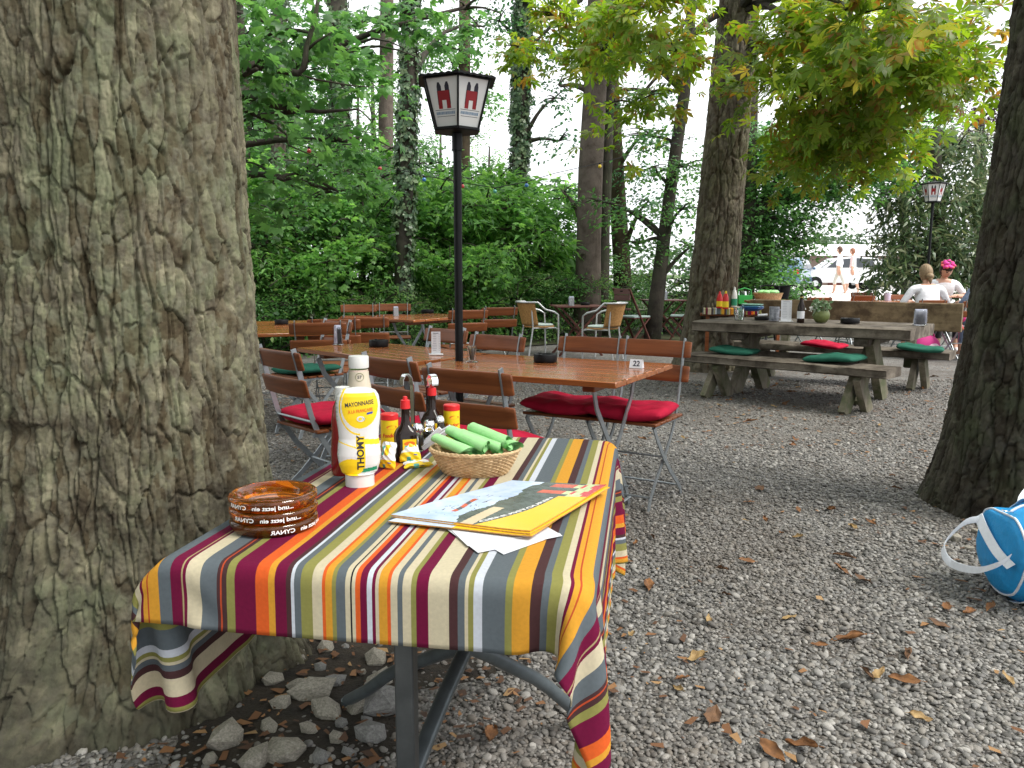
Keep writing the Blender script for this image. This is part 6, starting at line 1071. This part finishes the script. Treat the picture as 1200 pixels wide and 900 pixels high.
b.build('frame', mat('dark_blue_paint', (.012,.02,.04), .3), t); b = MB(); b.tube([(.33, -.28, 1.0), (.37, -.22, 1.02), (.36, 0, 1.0), (.37, .22, 1.02), (.33, .28, 1.0)], .012, 8); b.tube([(.33, 0, .94), (.36, 0, 1.0)], .014, 8); b.build('handlebar', BLACK, t); b = MB(); b.lathe([(0, -.02), (.06, -.01), (.07, .02), (.03, .04), (0, .04)], 14, sx=1.7, M=Matrix.Translation((-.2, 0, .88))); b.build('saddle', BLACK, t); b = MB(); b.lathe([(0, 0), (.10, 0), (.13, .2), (.12, .2), (.1, .02), (0, .02)], 16, M=Matrix.Translation((.52, 0, .80))); b.build('basket', BLACK, t)
# ------------------------------------------------------------------ far chairs, tables and guests
FG = 'chairs round the far guests tables'
def fchair(px, py, face, lab): return chair(px, py, face, lab, FG)
f1 = fchair(961, 347, 100, 'orange brown chair back leftmost of the far row above the bench'); f2 = fchair(1012, 345, 95, 'orange brown chair seen from behind in the middle of the far row'); f3 = fchair(1052, 344, 262, 'orange chair facing the camera behind the far white glass'); f4 = fchair(1010, 341.5, 262, 'orange chair facing the camera behind the middle chair of the far row')
w1 = fchair(1094, 350, 96, 'folding chair on which the blond woman in white sits'); w2 = fchair(1146, 351, 98, 'folding chair half hidden by the dark mossy trunk, under the guest in grey blue')
t = make_table(1.3, .75); tag(t, 'varnished table with a white glass in the far row, left of the guests', 'table'); m_ = (f2.location+f3.location)/2; t.location = (m_.x-.1, m_.y, 0); t.rotation_euler = (0, 0, R(5)); glassjar(V((Q(1040, 350, t.location.y).x, t.location.y, .742)), 'pale lilac cup on the far table left of the blond woman', .13, .05, mat('lilac_plastic', (.55,.53,.68), .4))
t = make_table(1.0, .7); tag(t, 'varnished table between the blond woman and the woman with the pink wreath', 'table'); t.location = (w1.location.x+.45, w1.location.y+.78, 0); t.rotation_euler = (0, 0, R(8))
w3 = chair(1128, 352, 262, 'folding chair on which the woman with the pink flower wreath sits', FG); w3.location = (w1.location.x+.90, w1.location.y+1.25, 0)
SKIN = mat('skin', (.52,.30,.21), .5, var=.06); SHIRT = mat('white_shirt', (.76,.77,.80), .8, var=.04, bump=.5, bs=14, dist=.02); BLKT = mat('black_trousers', (.015,.014,.018), .8); GREYT = mat('grey_blue_cotton', (.13,.17,.25), .8, var=.1, bump=.4, bs=14, dist=.02); SHOE = mat('white_shoe', (.7,.7,.7), .6); PINKT = mat('magenta_cloth', (.45,.03,.18), .8)
def person(label, loc, rz, J, faces, mats, name='person', hair=None):
    """J: joint -> (pos, radius, material); faces: bones"""
    t = thing(name, label, 'person', loc, rz); keys = list(J); me = bpy.data.meshes.new('body'); me.from_pydata([J[k][0] for k in keys], [(keys.index(a), keys.index(c)) for a, c in faces], []); o = bpy.data.objects.new('body', me); COL.objects.link(o)
    sk = o.modifiers.new('s', 'SKIN'); sk.use_smooth_shade = True; lay = me.skin_vertices[0].data
    for i_, k in enumerate(keys): r_ = J[k][1]; lay[i_].radius = r_ if hasattr(r_, '__len__') else (r_, r_); lay[i_].use_root = (k == 'pelvis')
    ss = o.modifiers.new('u', 'SUBSURF'); ss.levels = ss.render_levels = 2
    dg = bpy.context.evaluated_depsgraph_get(); m2 = bpy.data.meshes.new_from_object(o.evaluated_get(dg)); bpy.data.objects.remove(o)
    hp = V(J['head'][0]); fwd = V(J.get('look', ((0, 1, 0), 0, 0))[0]).normalized(); upv = V(J.get('up', ((0, 0, 1), 0, 0))[0]).normalized(); sd_ = fwd.cross(upv).normalized(); upv = sd_.cross(fwd)
    pk = [(k, V(J[k][0]), J[k][2]) for k in keys if J[k][2] is not None]; bm = bmesh.new(); bm.from_mesh(m2)
    for f in bm.faces: c = f.calc_center_median(); f.material_index = min(pk, key=lambda q: (q[1]-c).length)[2]
    HR = (.078, .098, .122); n0 = len(bm.verts); res = bmesh.ops.create_uvsphere(bm, u_segments=26, v_segments=20, radius=1)
    for v in res['verts']:
        x, y, z = v.co; k = 1.; fx = x; jaw = 1-.22*max(0, -z)**1.5*(1 if y > -.2 else .5); yy = y*(1+.0); p = V((x*HR[0]*jaw, yy*HR[1]*(1 if y < 0 else .94)*(1-.06*max(0, -z)), z*HR[2]))
        if y > .55: p.y += .020*math.exp(-((x/.16)**2+((z+.12)/.20)**2))+.006*math.exp(-((x/.3)**2+((z+.52)/.10)**2))-.010*(math.exp(-(((abs(x)-.38)/.16)**2+((z-.08)/.10)**2)))+.006*math.exp(-((x/.3)**2+((z+.85)/.15)**2))
        v.co = hp+sd_*p.x+fwd*p.y+upv*p.z
    hs = set(res['verts'])
    for f in bm.faces:
        if f.verts[0] in hs:
            f.material_index = 0; l = f.calc_center_median()-hp; x, y, z = l.dot(sd_)/HR[0], l.dot(fwd)/HR[1], l.dot(upv)/HR[2]
            if y > .4 and .02 < z < .14 and .22 < abs(x) < .55: f.material_index = len(mats)
            if y > .5 and -.60 < z < -.46 and abs(x) < .28: f.material_index = len(mats)+1
        f.smooth = True
    for s in (-1, 1):
        ev = bmesh.ops.create_uvsphere(bm, u_segments=8, v_segments=6, radius=1)['verts']
        for v in ev: x, y, z = v.co; v.co = hp+sd_*(s*(HR[0]*.99)+x*.008)+fwd*(-.005+y*.018)+upv*(-.005+z*.03)
        for v in ev:
            for f in v.link_faces: f.material_index = 0; f.smooth = True
    m2.materials.clear()
    for m_ in mats+[mat('eye_dark', (.04,.03,.03), .3), mat('lips', (.40,.14,.12), .5)]: m2.materials.append(m_)
    bm.to_mesh(m2); bm.free()
    ob = link('body', m2, t)
    if hair:
        col, style = hair; b = MB(); hm = mat('hair', col, .55, var=.35, stretch=(30, 30, 6), vs=6, bump=.5, bs=20)
        def hf(u, v):
            a = u*2*math.pi; e = math.pi*v*.999; x, y, z = math.cos(a)*math.sin(e), math.sin(a)*math.sin(e), math.cos(e); r_ = 1.10+.03*math.sin(14*a+5*e)
            if y > 0 and z < .45: k = min(1, (.45-z)*2.2)*min(1, y*1.6); r_ *= 1-.30*k
            if z < -.45: r_ *= .92
            p = V((x*HR[0], y*HR[1], z*HR[2]))*r_; return tuple(hp+sd_*p.x+fwd*p.y+upv*p.z)
        b.grid(hf, 44, 22, True)
        if style == 'bun':
            q = hp-fwd*.098-upv*.055; b.add(*[(lambda vs, fs: (vs, fs))(*_sph(q, (.055, .05, .048)))][0]); b.tube([q+upv*.02, q-upv*.05-fwd*.01, q-upv*.11-fwd*.015], [.035, .03, .008], 10)
        b.build('hair', hm, t, ang=180)
        if style == 'wreath':
            pm = [mat('pink_petal', (.75,.05,.32), .6, var=.2), mat('coral_petal', (.65,.12,.12), .6, var=.2)]; b = MB(); g = random.Random(3)
            for k in range(38): a = k*2.4; rk = g.uniform(.35, 1.) if k % 3 else 1.; q = hp+upv*(.075+.062*(1.15-rk)+.012*math.sin(k*2.1))+sd_*(.080*rk*math.cos(a))+fwd*(.088*rk*math.sin(a)); vs, fs = _sph(q, (g.uniform(.020, .038), g.uniform(.020, .036), g.uniform(.012, .026)), 7, 5, g); b.add(vs, fs, 0 if (k % 3) else 1)
            b.build('flower_wreath', pm, t, ang=180)
    return t
def _sph(c, r_, n=14, m=9, g=None):
    c = V(c); v = []; f = []
    for j in range(m+1):
        e = math.pi*j/m
        for i_ in range(n): a = 2*math.pi*i_/n; k = 1 if g is None else g.uniform(.7, 1.15); v.append(c+V((r_[0]*math.sin(e)*math.cos(a)*k, r_[1]*math.sin(e)*math.sin(a)*k, r_[2]*math.cos(e)*k)))
    for j in range(m):
        for i_ in range(n): f.append((j*n+i_, j*n+(i_+1) % n, (j+1)*n+(i_+1) % n, (j+1)*n+i_))
    return v, f
def finger_edges(J, E, s, wrist, d, m):
    d = V(d).normalized(); sdv = V((0, 0, 1)).cross(d); sdv = sdv.normalized() if sdv.length > .1 else V((1, 0, 0)); w_ = V(J[wrist][0]); pk = s+'palm'; J[pk] = (tuple(w_+d*.055), (.034, .018), m); E.append((wrist, pk))
    for k, (o_, L_) in enumerate(((-.027, .062), (-.009, .074), (.009, .070), (.027, .055))): a = f'{s}f{k}'; q = w_+d*.085+sdv*o_; J[a] = (tuple(q), .0095, m); J[a+'m'] = (tuple(q+d*L_*.55-V((0, 0, .010))), .0085, m); J[a+'t'] = (tuple(q+d*L_*.85-V((0, 0, .032))), .007, m); E += [(pk, a), (a, a+'m'), (a+'m', a+'t')]
    q = w_+d*.04+sdv*.036*(1 if s == 'L' else -1); J[s+'th'] = (tuple(q), .011, m); J[s+'tt'] = (tuple(q+d*.035+sdv*.010*(1 if s == 'L' else -1)), .009, m); E += [(pk, s+'th'), (s+'th', s+'tt')]
def seated(lean=.06, drop_=0., look=(0, 1, 0), up=(0, 0, 1), el=((-.30, .10, .80), (.30, .10, .80)), wr=((-.14, .36, .80), (.14, .36, .80)), wide=1., sleeve=2, legm=2, headz=1.205, heady=.05):
    J = {'pelvis': ((0, .0, .56), (.165, .13), 2), 'belly': ((0, .005+lean*.3, .70), (.150*wide, .115), 1), 'chest': ((0, .01+lean*.7, .87), (.165*wide, .12), 1), 'ribs': ((0, .01+lean, .98), (.125, .095), 1), 'neck': ((0, lean+.03, 1.055), (.048, .05), 0), 'nape': ((0, lean+.04, 1.10), (.046, .048), 0), 'head': ((0, lean+heady, headz), (.05, .05), 0)}
    E = [('pelvis', 'belly'), ('belly', 'chest'), ('chest', 'ribs'), ('ribs', 'neck'), ('neck', 'nape'), ('nape', 'head')]
    for s, sg, e_, w_ in (('L', -1, el[0], wr[0]), ('R', 1, el[1], wr[1])):
        J[s+'sh'] = ((sg*.175*wide, lean, .985), (.062, .066), 1); mid = V(J[s+'sh'][0]).lerp(V(e_), .5); J[s+'ua'] = (tuple(mid), (.052, .052), 1); J[s+'el'] = (e_, (.041, .041), 1 if sleeve > 1 else 0); fm = V(e_).lerp(V(w_), .5); J[s+'fa'] = (tuple(fm), (.036, .036), 0); J[s+'wr'] = (w_, (.026, .021), 0); E += [('ribs', s+'sh'), (s+'sh', s+'ua'), (s+'ua', s+'el'), (s+'el', s+'fa'), (s+'fa', s+'wr')]; finger_edges(J, E, s, s+'wr', V(w_)-V(e_), 0)
        J[s+'hp'] = ((sg*.095, .03, .545), (.10, .085), 2); J[s+'th_'] = ((sg*.11, .24, .535), (.085, .078), 2); J[s+'kn'] = ((sg*.12, .44, .50), (.058, .06), 2); J[s+'ca'] = ((sg*.12, .43, .32), (.052, .055), 2); J[s+'an'] = ((sg*.12, .42, .09), (.036, .04), 0); J[s+'to'] = ((sg*.13, .52, .035), (.042, .030), 3); J[s+'te'] = ((sg*.135, .60, .028), (.036, .024), 3)
        E += [('pelvis', s+'hp'), (s+'hp', s+'th_'), (s+'th_', s+'kn'), (s+'kn', s+'ca'), (s+'ca', s+'an'), (s+'an', s+'to'), (s+'to', s+'te')]
    J['look'] = (look, .01, None); J['up'] = (up, .01, None); return J, E
def mkperson(label, loc, rz, J, E, mats, hair, sc_=1.):
    J2 = {k: v for k, v in J.items()}; lk, up_ = J2.pop('look'), J2.pop('up'); keys = J2
    J3 = dict(J2); 
    class D(dict): pass
    d = D(J3); d_look = lk
    t = person(label, loc, rz, _W(J3, lk, up_), E, mats, 'person', hair); t.scale = (sc_,)*3; return t
class _W(dict):
    def __init__(s, J, lk, up): super().__init__(J); s.lk = lk; s.u = up
    def get(s, k, d=None): return s.lk if k == 'look' else s.u if k == 'up' else super().get(k, d)
J, E = seated(.10, look=(-.1, 1, -.12), el=((-.33, .13, .78), (.33, .13, .78)), wr=((-.12, .36, .80), (.14, .37, .80)), wide=1.12, headz=1.21, heady=.07)
mkperson('woman with blond hair in a low bun and white shirt, her back to the camera', (w1.location.x+.10, w1.location.y-.04, 0), w1.rotation_euler.z-.12, J, E, [SKIN, SHIRT, BLKT, SHOE], ((.22,.15,.08), 'bun'), 1.0)
J, E = seated(.14, look=(-.15, 1, -.62), up=(0, .5, 1), el=((-.30, .20, .80), (.30, .20, .80)), wr=((-.10, .42, .82), (.12, .42, .82)), wide=1.08, headz=1.19, heady=.10, sleeve=1)
mkperson('woman in white top with a pink flower wreath in her hair, looking down', (w3.location.x, w3.location.y, 0), w3.rotation_euler.z, J, E, [SKIN, SHIRT, BLKT, SHOE], ((.035,.02,.015), 'wreath'), 1.06)
J, E = seated(.16, look=(-.2, 1, -.2), el=((-.34, .18, .80), (.33, .15, .80)), wr=((-.2, .42, .80), (.14, .40, .80)), wide=1.15)
mkperson('guest in a grey blue shirt almost hidden behind the dark mossy trunk', (w2.location.x+.40, w2.location.y-.03, 0), w2.rotation_euler.z, J, E, [SKIN, GREYT, GREYT, SHOE], ((.06,.04,.025), 'x'), 1.0)
# bag and balls of pink stuff between the chairs
t = thing('shoulder_bag', 'soft magenta bag with pale front lying on the ground by the guests chairs', 'bag', V((Q(1096, 395, w1.location.y-.1).x-.15, w1.location.y-.15, 0)), .2); b = MB(); vs, fs = _sph((0, 0, .17), (.21, .14, .18), 24, 14); b.add(vs, fs); b.build('body', PINKT, t); b = MB(); vs, fs = _sph((.02, -.09, .15), (.13, .075, .10), 18, 10); b.add(vs, fs); b.build('pocket', mat('pale_pink', (.6,.42,.5), .8), t); b = MB(); b.tube([(-.15, 0, .28), (-.10, 0, .42), (.08, 0, .43), (.14, 0, .28)], .012, 8); b.build('handle', PINKT, t)
for k, (px, py, r_, lab) in enumerate(((1126, 372, .065, 'upper pink balloon tied between the two guests chairs'), (1124, 384, .055, 'lower coral pink balloon between the two guests chairs'))):
    q = Q(px, py, w1.location.y-.35); b = MB(); vs, fs = _sph((0, 0, 0), (r_, r_, r_*1.1), 20, 12); b.add(vs, fs); b.lathe([(.008, -r_*1.1-.012), (.003, -r_*1.08)], 8); b.tube([(0, 0, -r_*1.1), (.03, .05, -.25), (.02, .16, -q.z+.02+.0)], .0015, 4); o = tag(b.build('balloon', mat('pink_rubber_%d' % k, ((.62,.04,.22), (.70,.10,.12))[k], .3)), lab, 'balloon', 'pink balloons by the guests'); o.location = q
# ------------------------------------------------------------------ car park beyond
def car(p, rz, lab, col, sc_=1.):
    t = thing('parked_car', lab, 'car', p, rz); prof = [(-2.0, .35), (-2.05, .62), (-1.95, .92), (-1.75, 1.0), (-1.35, 1.42), (-.4, 1.5), (.45, 1.42), (1.0, 1.0), (1.75, .88), (2.0, .68), (2.02, .35)]
    b = MB(); v = []; W_ = .82
    for s in (-1, -.86, .86, 1):
        for x, z in prof: k = .93 if abs(s) == 1 else 1; tp = 1-.18*max(0, z-.95)/.5; v.append((x*(.985 if abs(s) == 1 else 1), s*W_*tp, .35+(z-.35)*(.975 if abs(s) == 1 else 1)))
    n = len(prof); f = [(r_*n+i_, r_*n+i_+1, (r_+1)*n+i_+1, (r_+1)*n+i_) for r_ in range(3) for i_ in range(n-1)]+[tuple(range(n)), tuple(3*n+i_ for i_ in range(n))]+[(r_*n, (r_+1)*n, (r_+1)*n+n-1, r_*n+n-1) for r_ in range(3)]
    b.add(v, f); b.build('body', col, t, ang=40); gl = mat('car_window', (.02,.025,.03), .08, coat=1)
    for s in (-1, 1):
        for poly in ([(-1.25, 1.02), (-1.12, 1.36), (-.45, 1.42), (-.45, 1.0)], [(-.38, 1.0), (-.38, 1.42), (.38, 1.35), (.82, 1.0)]): b = MB(); tp = lambda z: s*(W_*(1-.18*max(0, z-.95)/.5)+.006); b.add([(x, tp(z), z) for x, z in poly]+[(x, tp(z)-s*.02, z) for x, z in poly], [(0,1,2,3), (7,6,5,4), (0,1,5,4), (1,2,6,5), (2,3,7,6), (3,0,4,7)]); b.build('window', gl, t, smooth=False)
        b = MB(); b.box((-.42, s*(W_+.003), .98), (.16, .02, .03), ch=.005); b.build('door_handle', col, t); b = MB(); b.box((.92, s*(W_+.06), 1.02), (.12, .14, .11), ch=.03); b.build('mirror', col, t); b = MB(); b.box((1.92, s*.58, .72), (.18, .34, .13), ch=.04); b.build('headlight', CHROME, t); b = MB(); b.box((-1.98, s*.62, .85), (.10, .22, .2), ch=.03); b.build('taillight', RED, t)
        for x in (-1.25, 1.28): M_ = Matrix.Translation((x, s*.74, .31)) @ Matrix.Rotation(math.pi/2, 4, 'X'); b = MB(); b.lathe([(.20, -.10), (.29, -.10), (.31, -.07), (.31, .07), (.29, .10), (.20, .10)], 28, M=M_); wh = b.build('wheel', BLACK, t); b = MB(); b.lathe([(0, -.105), (.06, -.11), (.20, -.09), (.20, .09), (.06, .11), (0, .105)], 20, M=M_); b.build('rim', ALU, wh)
    b = MB(); b.add([(.48, -.62, 1.40), (.48, .62, 1.40), (1.0, .72, 1.02), (1.0, -.72, 1.02)], [(0,1,2,3)]); b.v = [(x+.02, y, z+.015) for x, y, z in b.v]; b.build('windscreen', gl, t); b = MB(); b.box((-1.6, 0, 1.2), (.02, 1.1, .3), Matrix.Translation((-.02, 0, 0)), .005); b.build('rear_window', gl, t); t.scale = (sc_,)*3; return t
CARW = mat('white_car_paint', (.80,.80,.80), .25, var=.02, coat=.8); CARR = mat('red_car_paint', (.42,.02,.02), .25, coat=.8); CARB = mat('blue_car_paint', (.10,.17,.27), .25, coat=.8)
car((Q(985, 330, 38).x, 38, .44), R(172), 'white car parked beyond the garden, seen between the two walkers', CARW, 1.05); car((Q(1035, 330, 41).x, 41, .44), R(8), 'white car with a red one behind it at the right of the car park', CARW); car((Q(1030, 325, 47).x+1, 47, .44), R(5), 'red car farther back in the car park', CARR); car((Q(935, 328, 36).x, 37, .44), R(60), 'blue car at the left of the car park behind the leaves', CARB)
hx_ = Q(985, 295, 55); t = thing('hut', 'long low hut with a white roof beyond the parked cars', 'hut', (hx_.x, 55, .44), .05); b = MB(); b.box((0, 0, 1.0), (7, 3, 2.0), ch=.02); b.build('wall', mat('brown_boards', (.16,.12,.10), .8, stretch=(6, 1, 1)), t); b = MB(); b.add([(-4, -2.1, 1.95), (4, -2.1, 1.95), (4, 0, 2.75), (-4, 0, 2.75), (-4, 2.1, 1.95), (4, 2.1, 1.95), (-4, 0, 1.95), (4, 0, 1.95)], [(0,1,2,3), (3,2,5,4), (0,3,4,6), (1,7,5,2), (0,6,7,1), (6,4,5,7)]); b.build('roof', WHITE, t, smooth=False); b = MB(); b.box((-1, -1.51, .95), (.9, .04, 1.9), ch=.01); b.build('door', DKWOOD, t)
for k in (0, 1): b = MB(); b.box((1.2+1.4*k, -1.51, 1.2), (.9, .04, .8), ch=.01); b.build('window', mat('hut_glass', (.05,.06,.07), .1), t)
def walker(px, Y, rz, lab, mats, hair):
    J = {'pelvis': ((0, 0, .93), (.15, .11), 2), 'belly': ((0, 0, 1.08), (.13, .10), 1), 'chest': ((0, .01, 1.28), (.15, .105), 1), 'ribs': ((0, .01, 1.40), (.11, .085), 1), 'neck': ((0, .015, 1.48), (.05, .05), 0), 'nape': ((0, .02, 1.53), (.046, .048), 0), 'head': ((0, .03, 1.635), (.05, .05), 0)}; E = [('pelvis', 'belly'), ('belly', 'chest'), ('chest', 'ribs'), ('ribs', 'neck'), ('neck', 'nape'), ('nape', 'head')]
    for s, sg in (('L', -1), ('R', 1)):
        J[s+'sh'] = ((sg*.18, .0, 1.40), .058, 1); J[s+'ua'] = ((sg*.22, -.03*sg, 1.26), .048, 1); J[s+'el'] = ((sg*.24, -.06*sg, 1.12), .046, 1); J[s+'fa'] = ((sg*.24, .03, 1.0), .034, 0); J[s+'wr'] = ((sg*.235, .06+.04*sg, .90), (.026, .02), 0); E += [('ribs', s+'sh'), (s+'sh', s+'ua'), (s+'ua', s+'el'), (s+'el', s+'fa'), (s+'fa', s+'wr')]; finger_edges(J, E, s, s+'wr', (.02*sg, .05, -1), 0)
        k = sg*.22; J[s+'hp'] = ((sg*.09, .02, .87), .10, 2); J[s+'th_'] = ((sg*.095, k*.45, .68), .08, 2); J[s+'kn'] = ((sg*.095, k*.75, .48), .066, 2); J[s+'ca'] = ((sg*.095, k*.80-.03, .30), .054, 0); J[s+'an'] = ((sg*.095, k*1.0-.04, .09), .036, 0); J[s+'to'] = ((sg*.10, k+.06, .04), (.04, .03), 3); J[s+'te'] = ((sg*.105, k+.14, .03), (.035, .022), 3)
        E += [('pelvis', s+'hp'), (s+'hp', s+'th_'), (s+'th_', s+'kn'), (s+'kn', s+'ca'), (s+'ca', s+'an'), (s+'an', s+'to'), (s+'to', s+'te')]
    q = Q(px, 330, Y); person(lab, (q.x, Y, float(gh(0, Y))+.02), rz, _W(J, ((0, 1, 0), 0, None), ((0, 0, 1), 0, None)), E, mats, 'person', hair)
walker(983, 29.5, R(60), 'walker in white shirt and pale shorts crossing the car park, left of the pair', [SKIN, SHIRT, mat('beige_shorts', (.55,.52,.46), .8), SHOE], ((.10,.05,.03), 'x')); walker(998, 31.5, R(70), 'smaller walker in pale pink top following on the car park', [SKIN, mat('pale_pink_top', (.7,.5,.48), .8), SHIRT, SHOE], ((.25,.10,.05), 'x'))
# ------------------------------------------------------------------ blue sports bag
BLU = mat('bright_blue_nylon', (.016,.30,.66), .5, var=.14, vs=7, bump=.55, bs=11, dist=.02); WEB = mat('white_webbing', (.74,.77,.82), .6, var=.05, vs=60, bump=.2, bs=300)
bp_ = P(1194, 724); t = thing('sports_bag', 'bright blue sports bag with white straps lying on the gravel at the right edge', 'bag', (2.10, 2.81, 0), R(-4)); LB, RB = .30, .185
def bag(x, a, e=0.):
    s = x/LB; k = (1-abs(s)**5.0*.28)*1.; r_ = (RB+e)*k; cy, cz = math.cos(a), math.sin(a); cz2 = math.copysign(abs(cz)**.85, cz); y = r_*1.08*math.copysign(abs(cy)**.85, cy); z = RB*.98+r_*1.05*cz2; sag = .022*math.sin(5*x*4+2*a)+.014*math.sin(17*x-3*a)+.010*math.sin(31*x+5*a)+.030*(float(fbm(np.array([x*9+3]), np.array([a*2.2]), 3)[0])-.45); z += sag*.5*(cz > -.2); y += sag*.5
    return (x, y, max(.004, z))
def shell(u, v):
    a = u*2*math.pi
    if v < .12: k = v/.12; p = bag(-LB, a); return (-LB-.022*(1-k*k), p[1]*k, .185+(p[2]-.185)*k)
    if v > .88: k = (1-v)/.12; p = bag(LB, a); return (LB+.022*(1-k*k), p[1]*k, .185+(p[2]-.185)*k)
    return bag(-LB+2*LB*(v-.12)/.76, a)
b = MB(); b.grid(shell, 96, 110, True); b.build('body', BLU, t, ang=180)
def strap(pts, w_, th=.003):
    b = MB(); v = []; f = []
    for p, n_, sd_ in pts: p, n_, sd_ = V(p), V(n_).normalized(), V(sd_).normalized(); v += [p+sd_*w_/2+n_*th, p-sd_*w_/2+n_*th, p-sd_*w_/2, p+sd_*w_/2]
    for k in range(len(pts)-1): f += [(4*k+j, 4*k+(j+1) % 4, 4*k+4+(j+1) % 4, 4*k+4+j) for j in range(4)]
    f += [(0, 1, 2, 3), tuple(4*(len(pts)-1)+j for j in (3, 2, 1, 0))]; b.add(v, f); return b
def around(x, a0, a1, n=40, e=.004): 
    o = []
    for k in range(n):
        a = a0+(a1-a0)*k/(n-1); p = V(bag(x, a, e)); o.append((p, p-V((x, 0, .185)), (1, 0, 0)))
    return o
for x in (-.17, .17): strap(around(x, R(-70), R(250)), .032).build('band', WEB, t, ang=60)
for yy in (-1, 1):
    pts = []
    for k in range(30): s = k/29; x = -.17+.34*s; a = R(90-yy*38); h = math.sin(math.pi*s)**.6; p = V(bag(x, a, .006)); p += V((0, yy*.05*h, .030*h*(1 if yy > 0 else .5))); pts.append((p, (0, -yy*.3, 1), (0, 1, yy*.4)))
    strap(pts, .030).build('handle', WEB, t, ang=60)
def spl(ks, n=36):
    ks = [V(k) for k in ks]; o = []
    for q in range(n):
        t_ = q/(n-1)*(len(ks)-1); i_ = min(int(t_), len(ks)-2); f_ = t_-i_; p0, p1, p2, p3 = ks[max(i_-1, 0)], ks[i_], ks[i_+1], ks[min(i_+2, len(ks)-1)]
        o.append(.5*((2*p1)+(p2-p0)*f_+(2*p0-5*p1+4*p2-p3)*f_*f_+(3*p1-p0-3*p2+p3)*f_**3))
    return o
c_ = V((-.1, 0, .18))                                                                      # grab loop hanging out from the near end
strap([(p, p-c_, (.25, -.25, 1)) for p in spl(((-.335, .085, .275), (-.385, .09, .255), (-.445, .10, .165), (-.44, .05, .115), (-.40, -.05, .125), (-.365, -.12, .17), (-.325, -.13, .205)))], .030, .003).build('end_handle', WEB, t, ang=60)
strap([(p, p-c_, (.5, -.5, .7)) for p in spl(((-.325, .10, .285), (-.335, .03, .25), (-.333, -.06, .20), (-.318, -.13, .17)), 24)], .034).build('end_band', WEB, t, ang=60)
strap(around(-.245, R(160), R(263), 26, .004), .030).build('end_band', WEB, t, ang=60)
strap([(p, p-V((0, 0, .15)), (.3, -.5, .8)) for p in spl(((-.17, -.03, .40), (-.20, -.10, .385), (-.225, -.17, .33), (-.20, -.215, .275), (-.12, -.225, .235), (.0, -.228, .22), (.12, -.225, .235), (.17, -.21, .27)), 44)], .034).build('side_handle', WEB, t, ang=60)
b = MB(); b.tube([bag(-.285, a, .003) for a in np.linspace(0, 2*math.pi, 60)[:-1]], .0045, 8, closed=True); b.tube([bag(.285, a, .003) for a in np.linspace(0, 2*math.pi, 60)[:-1]], .0045, 8, closed=True); b.build('piping', WEB, t)
b = MB(); b.tube([bag(x, R(215)+.75*math.sin(min(1, max(0, (x+.13)/.10))*math.pi/2)*0+dz, .005) for x, dz in [(-.13, k*.06) for k in range(-8, 9)]]+[bag(-.13+.26*k/20, R(215)-.52, .005) for k in range(21)], .004, 6); b.build('pocket_piping', WEB, t)
b = MB(); b.tube([bag(x, R(90), .006) for x in np.linspace(-.27, .27, 30)], .005, 6); b.build('zip', WEB, t); b = MB(); q = V(bag(-.275, R(95), .01)); b.bar(q, q+V((-.045, -.015, .012)), .012, .004); b.build('zip_pull', CHROME, t); b = MB(); q = V(bag(-.245, R(196), .014)); b.box(q, (.020, .022, .055), ch=.004); b.bar(q+V((-.03, -.012, .03)), q+V((.022, -.016, .038)), .012, .008, (0, 1, 0)); b.build('buckle', WEB, t)
# blue jacket over a chair, peeping past the far side of the big trunk
jc = chair(-2, 440, 60, 'folding chair past the far side of the big trunk with a blue jacket over it', z=.8); q = jc.location
b = MB(); b.grid(lambda u, v: ((u-.5)*(.46+.06*v), -.30-.05*math.sin(math.pi*v)+(.075 if v < .5 else -.03)*1*(1-2*abs(v-.5)*0)+.02*math.sin(9*u+4*v), .875-abs(v-.5)*.85+.01*math.sin(14*u)), 30, 30); o = tag(b.build('jacket', mat('blue_jacket_cloth', (.02,.08,.32), .8, bump=.5, bs=14, dist=.02), None, ang=180), 'blue jacket hung over a chair beyond the left side of the big trunk', 'jacket'); o.location = q; o.rotation_euler = jc.rotation_euler; m_ = o.modifiers.new('t', 'SOLIDIFY'); m_.thickness = .012
drop(proto)
